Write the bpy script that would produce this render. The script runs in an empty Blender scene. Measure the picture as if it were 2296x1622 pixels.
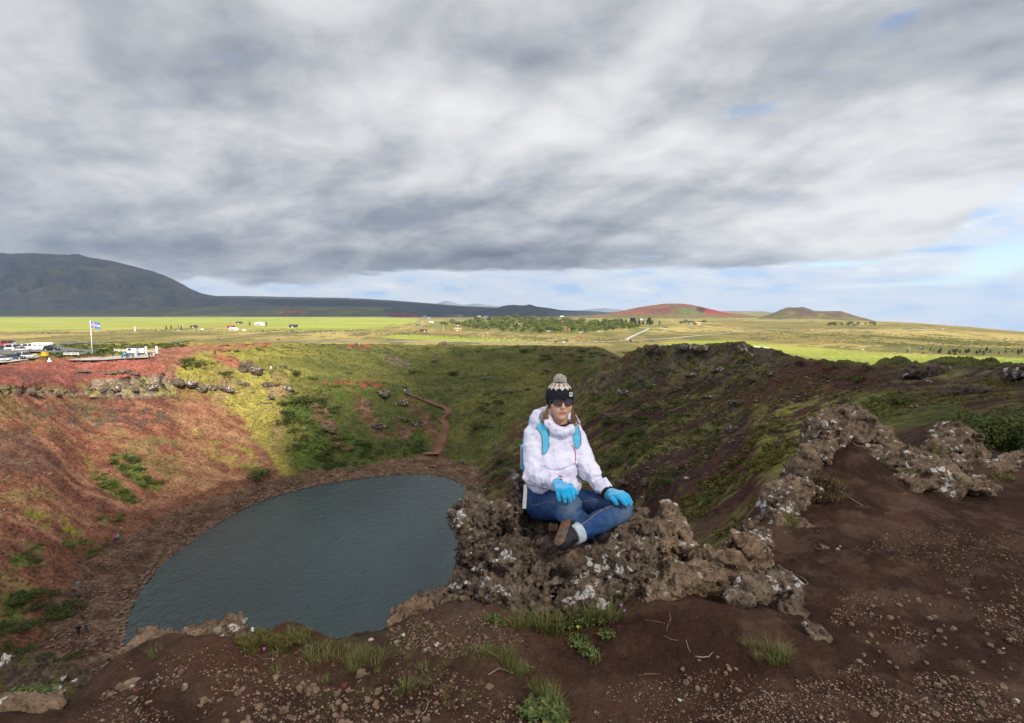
import bpy, bmesh, math, random
import numpy as np
from mathutils import Vector, Matrix, Quaternion

SC = bpy.context.scene
COL = SC.collection
R = math.radians
RNG = np.random.default_rng(7)
random.seed(7)

# ------------------------------------------------------------------ camera, sky, sun, exposure
FPX, CX, CY, HOR = 1300.0, 1148.0, 811.0, 698.0      # picture measured on a 2296 x 1622 sheet
PITCH = math.atan((CY - HOR) / FPX)
CP, SP = math.cos(PITCH), math.sin(PITCH)
cam_d = bpy.data.cameras.new('camera')
cam_d.sensor_width = 36.0
cam_d.lens = FPX / 2296.0 * 36.0
cam_d.clip_start, cam_d.clip_end = 0.05, 60000.0
cam = bpy.data.objects.new('camera', cam_d)
cam.rotation_euler = (R(90) - PITCH, 0, 0)
COL.objects.link(cam)
SC.camera = cam

EXPOSURE = 0.70
SUN_STRENGTH = 4.9
SKY_STRENGTH = 0.11
vs = SC.view_settings
vs.view_transform, vs.look, vs.exposure, vs.gamma, vs.use_curve_mapping = 'Standard', 'None', EXPOSURE, 1.0, False
SUN_EL = R(38)
SUN_AZ = math.atan2(0.45, -0.90)                      # behind the camera, a little to the right
SUN_DIR = Vector((math.sin(SUN_AZ) * math.cos(SUN_EL), math.cos(SUN_AZ) * math.cos(SUN_EL), math.sin(SUN_EL)))
sun_d = bpy.data.lights.new('sun', 'SUN')
sun_d.energy, sun_d.angle, sun_d.color = SUN_STRENGTH, R(0.53), (1.0, 0.91, 0.77)
sun = bpy.data.objects.new('sun', sun_d)
sun.rotation_euler = (-SUN_DIR).to_track_quat('-Z', 'Y').to_euler()
COL.objects.link(sun)
SC.cycles.use_denoising = True
SC.cycles.max_bounces = 6
SC.cycles.diffuse_bounces = 3
SC.cycles.glossy_bounces = 3
SC.cycles.transmission_bounces = 4
SC.cycles.volume_bounces = 0
SC.cycles.transparent_max_bounces = 12
SC.cycles.sample_clamp_indirect = 6.0


def ray(px, py):
    """direction of a picture point, scaled so that y = 1"""
    v = (CY - py) / FPX
    dy, dz = CP + v * SP, -SP + v * CP
    return (px - CX) / FPX / dy, dz / dy


def at(px, py, Y):
    a, b = ray(px, py)
    return Vector((a * Y, Y, b * Y))


def proj(x, y, z):
    d = y * CP - z * SP
    return CX + FPX * x / d, CY - FPX * (z * CP + y * SP) / d


# ------------------------------------------------------------------ node helpers
class NT:
    def __init__(self, tree):
        self.t = tree
        tree.nodes.clear()

    def n(self, kind, **kw):
        node = self.t.nodes.new(kind)
        for k, v in kw.items():
            if k.startswith('i_'):
                key = k[2:]
                key = int(key) if key.isdigit() else key.replace('_', ' ')
                self.put(node.inputs[key], v)
            else:
                setattr(node, k, v)
        return node

    def put(self, sock, v):
        if isinstance(v, bpy.types.NodeSocket):
            self.t.links.new(v, sock)
        elif v is not None:
            if sock.type == 'RGBA' and len(v) == 3:
                v = (*v, 1.0)
            sock.default_value = v

    def m(self, op, a, b=0.0, c=0.0, clamp=False):
        nd = self.n('ShaderNodeMath', operation=op, use_clamp=clamp)
        self.put(nd.inputs[0], a); self.put(nd.inputs[1], b); self.put(nd.inputs[2], c)
        return nd.outputs[0]

    def vm(self, op, a, b=(0, 0, 0), s=1.0):
        nd = self.n('ShaderNodeVectorMath', operation=op)
        self.put(nd.inputs[0], a); self.put(nd.inputs[1], b)
        if op == 'SCALE':
            self.put(nd.inputs['Scale'], s)
        return nd.outputs['Value' if op in ('LENGTH', 'DOT_PRODUCT', 'DISTANCE') else 'Vector']

    def noise(self, vec, scale, detail=4.0, rough=0.55, dist=0.0, out='Fac', lac=2.0):
        nd = self.n('ShaderNodeTexNoise')
        self.put(nd.inputs['Vector'], vec)
        self.put(nd.inputs['Scale'], scale); self.put(nd.inputs['Detail'], detail)
        self.put(nd.inputs['Roughness'], rough); self.put(nd.inputs['Distortion'], dist)
        self.put(nd.inputs['Lacunarity'], lac)
        return nd.outputs[out]

    def voro(self, vec, scale, feature='F1', out='Distance', rnd=1.0):
        nd = self.n('ShaderNodeTexVoronoi', feature=feature)
        self.put(nd.inputs['Vector'], vec); self.put(nd.inputs['Scale'], scale)
        self.put(nd.inputs['Randomness'], rnd)
        return nd.outputs[out]

    def ramp(self, fac, stops, interp='LINEAR'):
        nd = self.n('ShaderNodeValToRGB')
        cr = nd.color_ramp
        cr.interpolation = interp
        while len(cr.elements) < len(stops):
            cr.elements.new(0.5)
        for e, (p, c) in zip(cr.elements, stops):
            e.position = p
            e.color = (c, c, c, 1) if isinstance(c, (int, float)) else (*c, 1)
        self.put(nd.inputs[0], fac)
        return nd.outputs[0]

    def mix(self, fac, a, b, blend='MIX'):
        nd = self.n('ShaderNodeMix', data_type='RGBA', blend_type=blend)
        self.put(nd.inputs[0], fac); self.put(nd.inputs[6], a); self.put(nd.inputs[7], b)
        return nd.outputs[2]

    def sstep(self, x, lo, hi, a=0.0, b=1.0):
        nd = self.n('ShaderNodeMapRange', interpolation_type='SMOOTHSTEP')
        for s, v in zip(nd.inputs, (x, lo, hi, a, b)):
            self.put(s, v)
        return nd.outputs[0]

    def lin(self, x, lo, hi, a=0.0, b=1.0):
        nd = self.n('ShaderNodeMapRange')
        for s, v in zip(nd.inputs, (x, lo, hi, a, b)):
            self.put(s, v)
        return nd.outputs[0]

    def bump(self, height, strength=0.5, dist=0.1, normal=None):
        nd = self.n('ShaderNodeBump')
        self.put(nd.inputs['Height'], height); self.put(nd.inputs['Strength'], strength)
        self.put(nd.inputs['Distance'], dist)
        if normal is not None:
            self.put(nd.inputs['Normal'], normal)
        return nd.outputs[0]

    def xyz(self, vec):
        nd = self.n('ShaderNodeSeparateXYZ')
        self.put(nd.inputs[0], vec)
        return nd.outputs

    def comb(self, x, y, z):
        nd = self.n('ShaderNodeCombineXYZ')
        for s, v in zip(nd.inputs, (x, y, z)):
            self.put(s, v)
        return nd.outputs[0]

    def obj(self):
        return self.n('ShaderNodeTexCoord').outputs['Object']

    def pos(self):
        return self.n('ShaderNodeNewGeometry').outputs['Position']

    def attr(self, name, out='Color'):
        return self.n('ShaderNodeAttribute', attribute_name=name).outputs[out]

    def rnd(self):
        return self.n('ShaderNodeObjectInfo').outputs['Random']

    def finish(self, color, rough=0.9, normal=None, spec=0.3, metal=0.0, **kw):
        b = self.n('ShaderNodeBsdfPrincipled')
        self.put(b.inputs['Base Color'], color); self.put(b.inputs['Roughness'], rough)
        self.put(b.inputs['Specular IOR Level'], spec); self.put(b.inputs['Metallic'], metal)
        for k, v in kw.items():
            self.put(b.inputs[k.replace('_', ' ')], v)
        if normal is not None:
            self.put(b.inputs['Normal'], normal)
        o = self.n('ShaderNodeOutputMaterial')
        self.t.links.new(b.outputs[0], o.inputs[0])
        return b


MATS = {}


def material(name):
    m = bpy.data.materials.new(name)
    m.use_nodes = True
    MATS[name] = m
    return m, NT(m.node_tree)


def plain(name, color, rough=0.7, spec=0.3, var=0.12, scale=3.0, metal=0.0, bump=0.0):
    """a single-coloured material with a little mottling"""
    if name in MATS:
        return MATS[name]
    m, t = material(name)
    o = t.obj()
    f = t.noise(o, scale, 4, 0.6)
    c = t.mix(t.lin(f, 0.3, 0.7), tuple(x * (1 - var) for x in color), tuple(min(1, x * (1 + var)) for x in color))
    nrm = t.bump(t.noise(o, scale * 6, 3, 0.6), bump, 0.02) if bump else None
    t.finish(c, rough, nrm, spec, metal)
    return m


# ------------------------------------------------------------------ the sky
world = bpy.data.worlds.new('World')
SC.world = world
world.use_nodes = True
world.cycles.sampling_method = 'MANUAL'
world.cycles.sample_map_resolution = 512


def build_sky():
    t = NT(world.node_tree)
    d = t.n('ShaderNodeTexCoord').outputs['Generated']
    x, y, z = t.xyz(d)
    az = t.m('ARCTAN2', x, y)
    hyp = t.m('SQRT', t.m('ADD', t.m('MULTIPLY', x, x), t.m('MULTIPLY', y, y)))
    el = t.m('ARCTAN2', z, hyp)
    zz = t.m('ADD', t.m('MAXIMUM', z, 0.0), 0.10)
    qx, qy = t.m('DIVIDE', x, zz), t.m('DIVIDE', y, zz)
    # cloud base seen in perspective, lit from one side so that the billows read as volume
    zz = t.m('ADD', t.m('MAXIMUM', z, 0.0), 0.27)
    qx, qy = t.m('DIVIDE', x, zz), t.m('DIVIDE', y, zz)
    warp = t.noise(t.comb(qx, t.m('MULTIPLY', qy, 0.9), 3.1), 1.6, 2, 0.5, 0, 'Color')
    wv = t.vm('SCALE', t.vm('SUBTRACT', warp, (0.5, 0.5, 0.5)), s=0.30)
    q1 = t.vm('ADD', t.comb(t.m('ADD', t.m('MULTIPLY', qx, 0.9), t.m('MULTIPLY', qy, 0.25)), t.m('MULTIPLY', qy, 0.60), 0.0), wv)
    big = t.noise(q1, 1.25, 3, 0.45, 0.0)
    q2 = t.vm('ADD', t.comb(t.m('ADD', t.m('MULTIPLY', qx, 1.5), t.m('MULTIPLY', qy, 0.3)), t.m('MULTIPLY', qy, 1.5), 7.0), wv)
    bil = t.noise(q2, 1.6, 6, 0.58, 0.0)
    bil2 = t.noise(t.vm('ADD', q2, (0.10, 0.17, 0.0)), 1.6, 3, 0.50, 0.0)
    fine = t.m('ADD', bil, t.m('MULTIPLY', t.m('SUBTRACT', bil, bil2), 1.0))

    def ae(px, py):
        a, b = ray(px, py)
        return math.atan2(a, 1.0), math.atan2(b, math.hypot(a, 1.0))

    def blob(px, py, wpx, hpx, amp, acc, rot=0.0):
        a0, e0 = ae(px, py)
        a1, _ = ae(px + wpx, py)
        _, e1 = ae(px, py - hpx)
        da, de = t.m('SUBTRACT', az, a0), t.m('SUBTRACT', el, e0)
        if rot:
            c, s = math.cos(rot), math.sin(rot)
            da, de = (t.m('ADD', t.m('MULTIPLY', da, c), t.m('MULTIPLY', de, s)),
                      t.m('SUBTRACT', t.m('MULTIPLY', de, c), t.m('MULTIPLY', da, s)))
        da = t.m('DIVIDE', da, a1 - a0)
        de = t.m('DIVIDE', de, e1 - e0)
        g = t.m('EXPONENT', t.m('MULTIPLY', t.m('ADD', t.m('MULTIPLY', da, da), t.m('MULTIPLY', de, de)), -1.0))
        g = t.m('MULTIPLY', g, amp)
        return g if acc is None else t.m('ADD', acc, g)

    f = t.m('ADD', t.m('MULTIPLY', t.m('SUBTRACT', big, 0.5), 0.95), t.m('MULTIPLY', t.m('SUBTRACT', fine, 0.5), 0.66))
    f = t.m('ADD', f, 0.585)
    for b in ((1330, 330, 360, 130, 0.26), (1960, 400, 520, 170, 0.14), (2060, 545, 300, 45, 0.22), (120, 330, 330, 110, 0.10), (960, 470, 300, 70, -0.20), (1150, 580, 330, 34, -0.30), (400, 560, 480, 40, -0.16),
              (1180, 150, 110, 130, -0.16), (620, 400, 240, 80, -0.08), (1700, 120, 220, 70, -0.08), (480, 130, 420, 110, -0.06), (950, 150, 110, 90, 0.08), (1700, 590, 260, 22, -0.10)):
        f = blob(*b, f)
    col = t.ramp(f, [(0.05, (0.175, 0.205, 0.26)), (0.30, (0.315, 0.345, 0.40)), (0.50, (0.50, 0.52, 0.555)), (0.70, (0.71, 0.72, 0.735)), (0.92, (0.90, 0.90, 0.89))])
    # the bright low band under the cloud base, with small far cumulus
    wob = t.m('MULTIPLY', t.m('SUBTRACT', t.noise(t.comb(t.m('MULTIPLY', az, 1.0), t.m('MULTIPLY', el, 5.0), 1.0), 5.0, 5, 0.6, 0.4), 0.5), 0.055)
    wob = t.m('ADD', wob, t.m('MULTIPLY', t.m('SUBTRACT', t.noise(t.comb(az, t.m('MULTIPLY', el, 3.0), 4.0), 17.0, 4, 0.6, 0.3), 0.5), 0.026))
    e_base = t.m('ADD', ae(1148, 606)[1], t.m('MULTIPLY', t.sstep(az, ae(1950, 612)[0], ae(2420, 612)[0]), 0.10))
    e_base = t.m('ADD', e_base, t.m('MULTIPLY', t.sstep(az, ae(1000, 612)[0], ae(520, 612)[0]), -0.024))
    e_base = t.m('ADD', e_base, t.m('MULTIPLY', t.sstep(az, ae(1350, 612)[0], ae(1600, 612)[0]), 0.010))
    low = t.sstep(t.m('ADD', t.m('SUBTRACT', e_base, el), wob), -0.002, 0.011)
    n2 = t.noise(t.comb(t.m('MULTIPLY', az, 1.0), t.m('MULTIPLY', el, 3.6), 0.0), 11.0, 5, 0.58, 0.3)
    lowc = t.ramp(n2, [(0.33, (0.50, 0.72, 1.02)), (0.45, (0.76, 0.86, 1.00)), (0.57, (0.86, 0.92, 0.99)), (0.70, (1.06, 1.07, 1.06))])
    hz = t.sstep(el, 0.045, -0.005)
    lowc = t.mix(t.m('MULTIPLY', hz, 0.35), lowc, (0.84, 0.93, 1.04))
    cloud = t.mix(low, col, lowc)
    # openings to the blue
    g = blob(2260, 575, 150, 40, 0.95, None, 0.22)
    g = blob(2010, 50, 60, 26, 0.55, g, 0.3)
    g = blob(1690, 243, 90, 18, 0.40, g, 0.0)
    g = blob(1900, 592, 130, 10, 0.55, g)
    g = blob(1950, 642, 220, 10, 0.35, g)
    g = t.m('SUBTRACT', g, t.m('MULTIPLY', t.m('SUBTRACT', n2, 0.5), 1.0))
    g = t.m('SUBTRACT', g, t.m('MULTIPLY', t.m('SUBTRACT', fine, 0.5), 0.5))
    hole = t.m('MULTIPLY', t.sstep(g, 0.12, 0.75), t.lin(el, 0.15, 0.35, 0.95, 0.55))
    sky = t.n('ShaderNodeTexSky', sky_type='NISHITA', sun_disc=False, sun_elevation=SUN_EL,
              sun_rotation=SUN_AZ % (2 * math.pi), altitude=100.0, air_density=1.0, dust_density=0.0, ozone_density=3.0)
    b1 = t.n('ShaderNodeBackground', i_Color=sky.outputs[0], i_Strength=SKY_STRENGTH)
    b2 = t.n('ShaderNodeBackground', i_Color=cloud, i_Strength=2.0 ** -EXPOSURE)
    ms = t.n('ShaderNodeMixShader', i_0=t.m('SUBTRACT', 1.0, hole))
    t.t.links.new(b1.outputs[0], ms.inputs[1])
    t.t.links.new(b2.outputs[0], ms.inputs[2])
    o = t.n('ShaderNodeOutputWorld')
    t.t.links.new(ms.outputs[0], o.inputs[0])


build_sky()

# ------------------------------------------------------------------ noise, meshes, implicit surfaces
_T = np.random.default_rng(11).random((64, 64, 64), dtype=np.float32) * 2 - 1
_TF = _T.ravel()


def vnoise(x, y, z):
    x, y, z = (np.asarray(a, np.float32) for a in (x, y, z))
    xi, yi, zi = np.floor(x), np.floor(y), np.floor(z)
    fx, fy, fz = x - xi, y - yi, z - zi
    fx, fy, fz = (f * f * f * (f * (f * 6 - 15) + 10) for f in (fx, fy, fz))
    xi, yi, zi = (a.astype(np.int32) for a in (xi, yi, zi))
    x0, x1 = (xi & 63) << 12, ((xi + 1) & 63) << 12
    y0, y1 = (yi & 63) << 6, ((yi + 1) & 63) << 6
    z0, z1 = zi & 63, (zi + 1) & 63
    def L(a, b, f): return a + (b - a) * f
    c00 = L(_TF[x0 + y0 + z0], _TF[x1 + y0 + z0], fx)
    c10 = L(_TF[x0 + y1 + z0], _TF[x1 + y1 + z0], fx)
    c01 = L(_TF[x0 + y0 + z1], _TF[x1 + y0 + z1], fx)
    c11 = L(_TF[x0 + y1 + z1], _TF[x1 + y1 + z1], fx)
    return L(L(c00, c10, fy), L(c01, c11, fy), fz)


def fbm(x, y, z=0.0, octaves=4, gain=0.5, lac=2.07, ridge=False):
    s, a, f = 0.0, 1.0, 1.0
    z = np.broadcast_to(np.asarray(z, np.float32), np.shape(x))
    for i in range(octaves):
        n = vnoise(x * f + 17.3 * i, y * f - 9.1 * i, z * f + 5.7 * i)
        s = s + a * ((1 - 2 * np.abs(n)) if ridge else n)
        a *= gain; f *= lac
    return s


def worley(x, y, z):
    """distance to the nearest of one random point per unit cell"""
    x, y, z = (np.asarray(a, np.float32) for a in (x, y, z))
    xi, yi, zi = (np.floor(a).astype(np.int32) for a in (x, y, z))
    best = np.full(x.shape, 9.0, np.float32)
    for i in (-1, 0, 1):
        for j in (-1, 0, 1):
            for k in (-1, 0, 1):
                a, b, c = xi + i, yi + j, zi + k
                h = ((a & 63) << 12) + ((b & 63) << 6) + (c & 63)
                dx = a + .5 + .45 * _TF[h] - x; dy = b + .5 + .45 * _TF[(h + 7919) & 262143] - y; dz = c + .5 + .45 * _TF[(h + 104729) & 262143] - z
                best = np.minimum(best, dx * dx + dy * dy + dz * dz)
    return np.sqrt(best)


def smooth(a, b, x):
    t = np.clip((x - a) / (b - a), 0, 1)
    return t * t * (3 - 2 * t)


def mesh_np(name, verts, faces, smooth_shade=True, cols=None, attrs=None):
    """mesh from arrays; faces is an (n,3) or (n,4) array or a list of such arrays"""
    me = bpy.data.meshes.new(name)
    verts = np.asarray(verts, np.float32)
    fl = faces if isinstance(faces, list) else [faces]
    fl = [np.asarray(f, np.int32) for f in fl if len(f)]
    me.vertices.add(len(verts)); me.vertices.foreach_set('co', verts.ravel())
    loops = np.concatenate([f.ravel() for f in fl])
    sizes = np.concatenate([np.full(len(f), f.shape[1], np.int32) for f in fl])
    starts = np.concatenate([[0], np.cumsum(sizes)[:-1]]).astype(np.int32)
    me.loops.add(len(loops)); me.loops.foreach_set('vertex_index', loops)
    me.polygons.add(len(sizes)); me.polygons.foreach_set('loop_start', starts)
    try:
        me.polygons.foreach_set('loop_total', sizes)
    except Exception:
        pass
    me.polygons.foreach_set('use_smooth', np.full(len(sizes), smooth_shade))
    if cols is not None:
        c = np.ones((len(verts), 4), np.float32); c[:, :3] = cols
        me.attributes.new('Col', 'FLOAT_COLOR', 'POINT').data.foreach_set('color', c.ravel())
    for k, v in (attrs or {}).items():
        me.attributes.new(k, 'FLOAT', 'POINT').data.foreach_set('value', np.asarray(v, np.float32).ravel())
    me.update(calc_edges=True)
    me.validate()
    return me


def link(name, me, mat=None, parent=None, loc=None, rot=None, scale=None):
    o = bpy.data.objects.new(name, me)
    if mat is not None and me is not None and not me.materials:
        me.materials.append(MATS[mat] if isinstance(mat, str) else mat)
    COL.objects.link(o)
    o.parent = parent
    if loc is not None: o.location = loc
    if rot is not None: o.rotation_euler = rot
    if scale is not None: o.scale = scale if hasattr(scale, '__len__') else (scale,) * 3
    return o


def tag(o, label=None, cat=None, group=None, kind=None):
    if label: o['label'] = label
    if cat: o['category'] = cat
    if group: o['group'] = group
    if kind: o['kind'] = kind
    return o


def empty(name, loc=(0, 0, 0), rz=0.0, scale=1.0):
    o = bpy.data.objects.new(name, None)
    o.location = loc; o.rotation_euler = (0, 0, rz); o.scale = (scale,) * 3
    o.empty_display_size = 0.1
    COL.objects.link(o)
    return o


def copy_tree(o, parent=None):
    c = o.copy(); COL.objects.link(c); c.parent = parent
    for ch in [k for k in o.children]:
        copy_tree(ch, c)
    return c


def grid_faces(nr, nc):
    i = np.arange(nr - 1)[:, None] * nc + np.arange(nc - 1)[None, :]
    return np.stack([i, i + 1, i + nc + 1, i + nc], -1).reshape(-1, 4)


class MB:
    """collects simple solids into one mesh"""
    def __init__(self):
        self.v, self.f = [], []

    def add(self, v, f):
        k = len(self.v)
        self.v += [tuple(p) for p in v]
        self.f += [tuple(i + k for i in q) for q in f]
        return self

    def box(self, c, s, rz=0.0, taper=1.0, mat=None):
        hx, hy, hz = s[0] / 2, s[1] / 2, s[2] / 2
        p = [(-hx, -hy, -hz), (hx, -hy, -hz), (hx, hy, -hz), (-hx, hy, -hz)]
        p += [(a * taper, b * taper, hz) for a, b, _ in p]
        cs, sn = math.cos(rz), math.sin(rz)
        p = [Vector((a * cs - b * sn + c[0], a * sn + b * cs + c[1], z + c[2])) for a, b, z in p]
        if mat is not None: p = [mat @ q for q in p]
        return self.add(p, [(3, 2, 1, 0), (4, 5, 6, 7), (0, 1, 5, 4), (1, 2, 6, 5), (2, 3, 7, 6), (3, 0, 4, 7)])

    def prism(self, poly, y0, y1):
        """poly: (x, z) outline counter-clockwise seen from -y"""
        n = len(poly)
        v = [(a, y0, b) for a, b in poly] + [(a, y1, b) for a, b in poly]
        f = [tuple(range(n)), tuple(range(2 * n - 1, n - 1, -1))]
        f += [(i, i + n, (i + 1) % n + n, (i + 1) % n) for i in range(n)]
        f = [tuple(reversed(q)) if k > 1 else q for k, q in enumerate(f)]
        return self.add(v, f)

    def tube(self, pts, rad, n=8, cap=True):
        pts = [Vector(p) for p in pts]
        rad = rad if hasattr(rad, '__len__') else [rad] * len(pts)
        v, f = [], []
        prev = None
        for i, p in enumerate(pts):
            d = (pts[min(i + 1, len(pts) - 1)] - pts[max(i - 1, 0)]).normalized()
            if prev is None:
                a = d.orthogonal().normalized()
            else:
                a = (prev - d * prev.dot(d)).normalized()
            prev = a
            b = d.cross(a)
            for k in range(n):
                w = 2 * math.pi * k / n
                v.append(p + (a * math.cos(w) + b * math.sin(w)) * rad[i])
        for i in range(len(pts) - 1):
            for k in range(n):
                f.append((i * n + k, i * n + (k + 1) % n, (i + 1) * n + (k + 1) % n, (i + 1) * n + k))
        if cap:
            f.append(tuple(range(n - 1, -1, -1)))
            f.append(tuple(range((len(pts) - 1) * n, len(pts) * n)))
        return self.add(v, f)

    def lathe(self, prof, n=16, c=(0, 0, 0), mat=None):
        v, f = [], []
        for r_, z_ in prof:
            for k in range(n):
                w = 2 * math.pi * k / n
                p = Vector((r_ * math.cos(w) + c[0], r_ * math.sin(w) + c[1], z_ + c[2]))
                v.append(mat @ p if mat is not None else p)
        for i in range(len(prof) - 1):
            for k in range(n):
                f.append((i * n + k, i * n + (k + 1) % n, (i + 1) * n + (k + 1) % n, (i + 1) * n + k))
        f.append(tuple(range(n - 1, -1, -1)))
        f.append(tuple(range((len(prof) - 1) * n, len(prof) * n)))
        return self.add(v, f)

    def mesh(self, name, smooth_shade=False):
        me = bpy.data.meshes.new(name)
        me.from_pydata(self.v, [], self.f)
        if smooth_shade:
            me.polygons.foreach_set('use_smooth', [True] * len(me.polygons))
        me.validate(); me.update()
        return me

    def build(self, name, mat, parent=None, smooth_shade=False, **kw):
        return link(name, self.mesh(name, smooth_shade), mat, parent, **kw)


def surface_nets(F, org, h):
    """closed surface of F < 0 on a regular grid"""
    inside = F < 0
    nx, ny, nz = F.shape
    c = np.zeros((nx - 1, ny - 1, nz - 1), np.int8)
    for i in (0, 1):
        for j in (0, 1):
            for k in (0, 1):
                c += inside[i:nx - 1 + i, j:ny - 1 + j, k:nz - 1 + k]
    act = (c > 0) & (c < 8)
    I, J, K = np.nonzero(act)
    idx = np.full(act.shape, -1, np.int32)
    idx[I, J, K] = np.arange(len(I))
    corner = {(i, j, k): F[I + i, J + j, K + k] for i in (0, 1) for j in (0, 1) for k in (0, 1)}
    acc = np.zeros((len(I), 3), np.float32); cnt = np.zeros(len(I), np.float32)
    for ax in range(3):
        for p in (0, 1):
            for q in (0, 1):
                a, b = [p, q], [p, q]
                a.insert(ax, 0); b.insert(ax, 1)
                fa, fb = corner[tuple(a)], corner[tuple(b)]
                m = (fa < 0) != (fb < 0)
                tt = np.where(m, fa / np.where(m, fa - fb, 1), 0)
                for w in range(3):
                    acc[:, w] += np.where(m, tt if w == ax else a[w], 0)
                cnt += m
    V = (np.stack([I, J, K], 1) + acc / cnt[:, None]) * h + np.asarray(org)
    quads = []
    for ax in range(3):
        s0 = [slice(None)] * 3; s1 = [slice(None)] * 3
        s0[ax] = slice(0, -1); s1[ax] = slice(1, None)
        a, b = inside[tuple(s0)], inside[tuple(s1)]
        E = np.stack(np.nonzero(a != b), 1)
        o1, o2 = [w for w in range(3) if w != ax]
        ok = (E[:, o1] > 0) & (E[:, o2] > 0) & (E[:, o1] < F.shape[o1] - 1) & (E[:, o2] < F.shape[o2] - 1)
        E = E[ok]
        ia = a[E[:, 0], E[:, 1], E[:, 2]]
        def cell(d1, d2):
            q = E.copy(); q[:, o1] += d1; q[:, o2] += d2
            return idx[q[:, 0], q[:, 1], q[:, 2]]
        Q = np.stack([cell(-1, -1), cell(0, -1), cell(0, 0), cell(-1, 0)], 1)
        flip = ia if ax != 1 else ~ia
        Q[~flip] = Q[~flip][:, ::-1]
        quads.append(Q)
    Q = np.concatenate(quads)
    Q = Q[(Q >= 0).all(1)]
    return V.astype(np.float32), Q


def relax(V, Q, n=1, k=0.5):
    for _ in range(n):
        S = np.zeros_like(V); C = np.zeros(len(V), np.float32)
        for a in range(4):
            for b in (1, 3):
                np.add.at(S, Q[:, a], V[Q[:, (a + b) % 4]])
                np.add.at(C, Q[:, a], 1)
        V = V + k * (S / np.maximum(C, 1)[:, None] - V)
    return V


def vnormals(V, Q):
    n = np.cross(V[Q[:, 2]] - V[Q[:, 0]], V[Q[:, 3 if Q.shape[1] == 4 else 1]] - V[Q[:, 1]])
    N = np.zeros_like(V)
    for a in range(Q.shape[1]):
        np.add.at(N, Q[:, a], n)
    return N / np.maximum(np.linalg.norm(N, axis=1), 1e-9)[:, None]


def box_grid(lo, hi, h):
    lo, hi = np.asarray(lo, float), np.asarray(hi, float)
    n = np.ceil((hi - lo) / h).astype(int) + 1
    ax = [lo[i] + h * np.arange(n[i]) for i in range(3)]
    X, Y, Z = np.meshgrid(*ax, indexing='ij')
    return X.astype(np.float32), Y.astype(np.float32), Z.astype(np.float32), lo


def smin(a, b, k):
    hh = np.clip(0.5 + 0.5 * (b - a) / k, 0, 1)
    return b + (a - b) * hh - k * hh * (1 - hh)


def sd_cap(G, a, b, r1, r2):
    """tapered capsule; G = (X, Y, Z)"""
    a, b = np.asarray(a, np.float32), np.asarray(b, np.float32)
    d = b - a
    X, Y, Z = G[0] - a[0], G[1] - a[1], G[2] - a[2]
    t = np.clip((X * d[0] + Y * d[1] + Z * d[2]) / max(float(d @ d), 1e-9), 0, 1)
    return np.sqrt((X - t * d[0]) ** 2 + (Y - t * d[1]) ** 2 + (Z - t * d[2]) ** 2) - (r1 + (r2 - r1) * t)


def sd_ell(G, c, r, rot=None):
    P = np.stack([G[0] - c[0], G[1] - c[1], G[2] - c[2]], -1)
    if rot is not None:
        P = P @ np.asarray(rot, np.float32)
    r = np.asarray(r, np.float32)
    k0 = np.linalg.norm(P / r, axis=-1)
    k1 = np.linalg.norm(P / (r * r), axis=-1)
    return k0 * (k0 - 1) / np.maximum(k1, 1e-6)


def sd_box(G, c, s, rnd=0.02, rot=None):
    P = np.stack([G[0] - c[0], G[1] - c[1], G[2] - c[2]], -1)
    if rot is not None:
        P = P @ np.asarray(rot, np.float32)
    q = np.abs(P) - (np.asarray(s, np.float32) / 2 - rnd)
    return np.linalg.norm(np.maximum(q, 0), axis=-1) + np.minimum(q.max(-1), 0) - rnd


def pchip(xs, ys, xq):
    """monotone cubic through (xs, ys); ys may have trailing axes"""
    xs = np.asarray(xs, float); ys = np.asarray(ys, float)
    h = np.diff(xs); sh = (-1,) + (1,) * (ys.ndim - 1)
    d = np.diff(ys, axis=0) / h.reshape(sh)
    m = np.zeros_like(ys)
    w1 = (2 * h[1:] + h[:-1]).reshape(sh); w2 = (h[1:] + 2 * h[:-1]).reshape(sh)
    with np.errstate(divide='ignore', invalid='ignore'):
        hm = (w1 + w2) / (w1 / d[:-1] + w2 / d[1:])
    m[1:-1] = np.where(d[:-1] * d[1:] > 0, hm, 0)
    m[0], m[-1] = d[0], d[-1]
    k = np.clip(np.searchsorted(xs, xq) - 1, 0, len(xs) - 2)
    t = ((xq - xs[k]) / h[k]).reshape(sh); hk = h[k].reshape(sh)
    return ((2 * t**3 - 3 * t**2 + 1) * ys[k] + (t**3 - 2 * t**2 + t) * hk * m[k]
            + (-2 * t**3 + 3 * t**2) * ys[k + 1] + (t**3 - t**2) * hk * m[k + 1])


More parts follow.
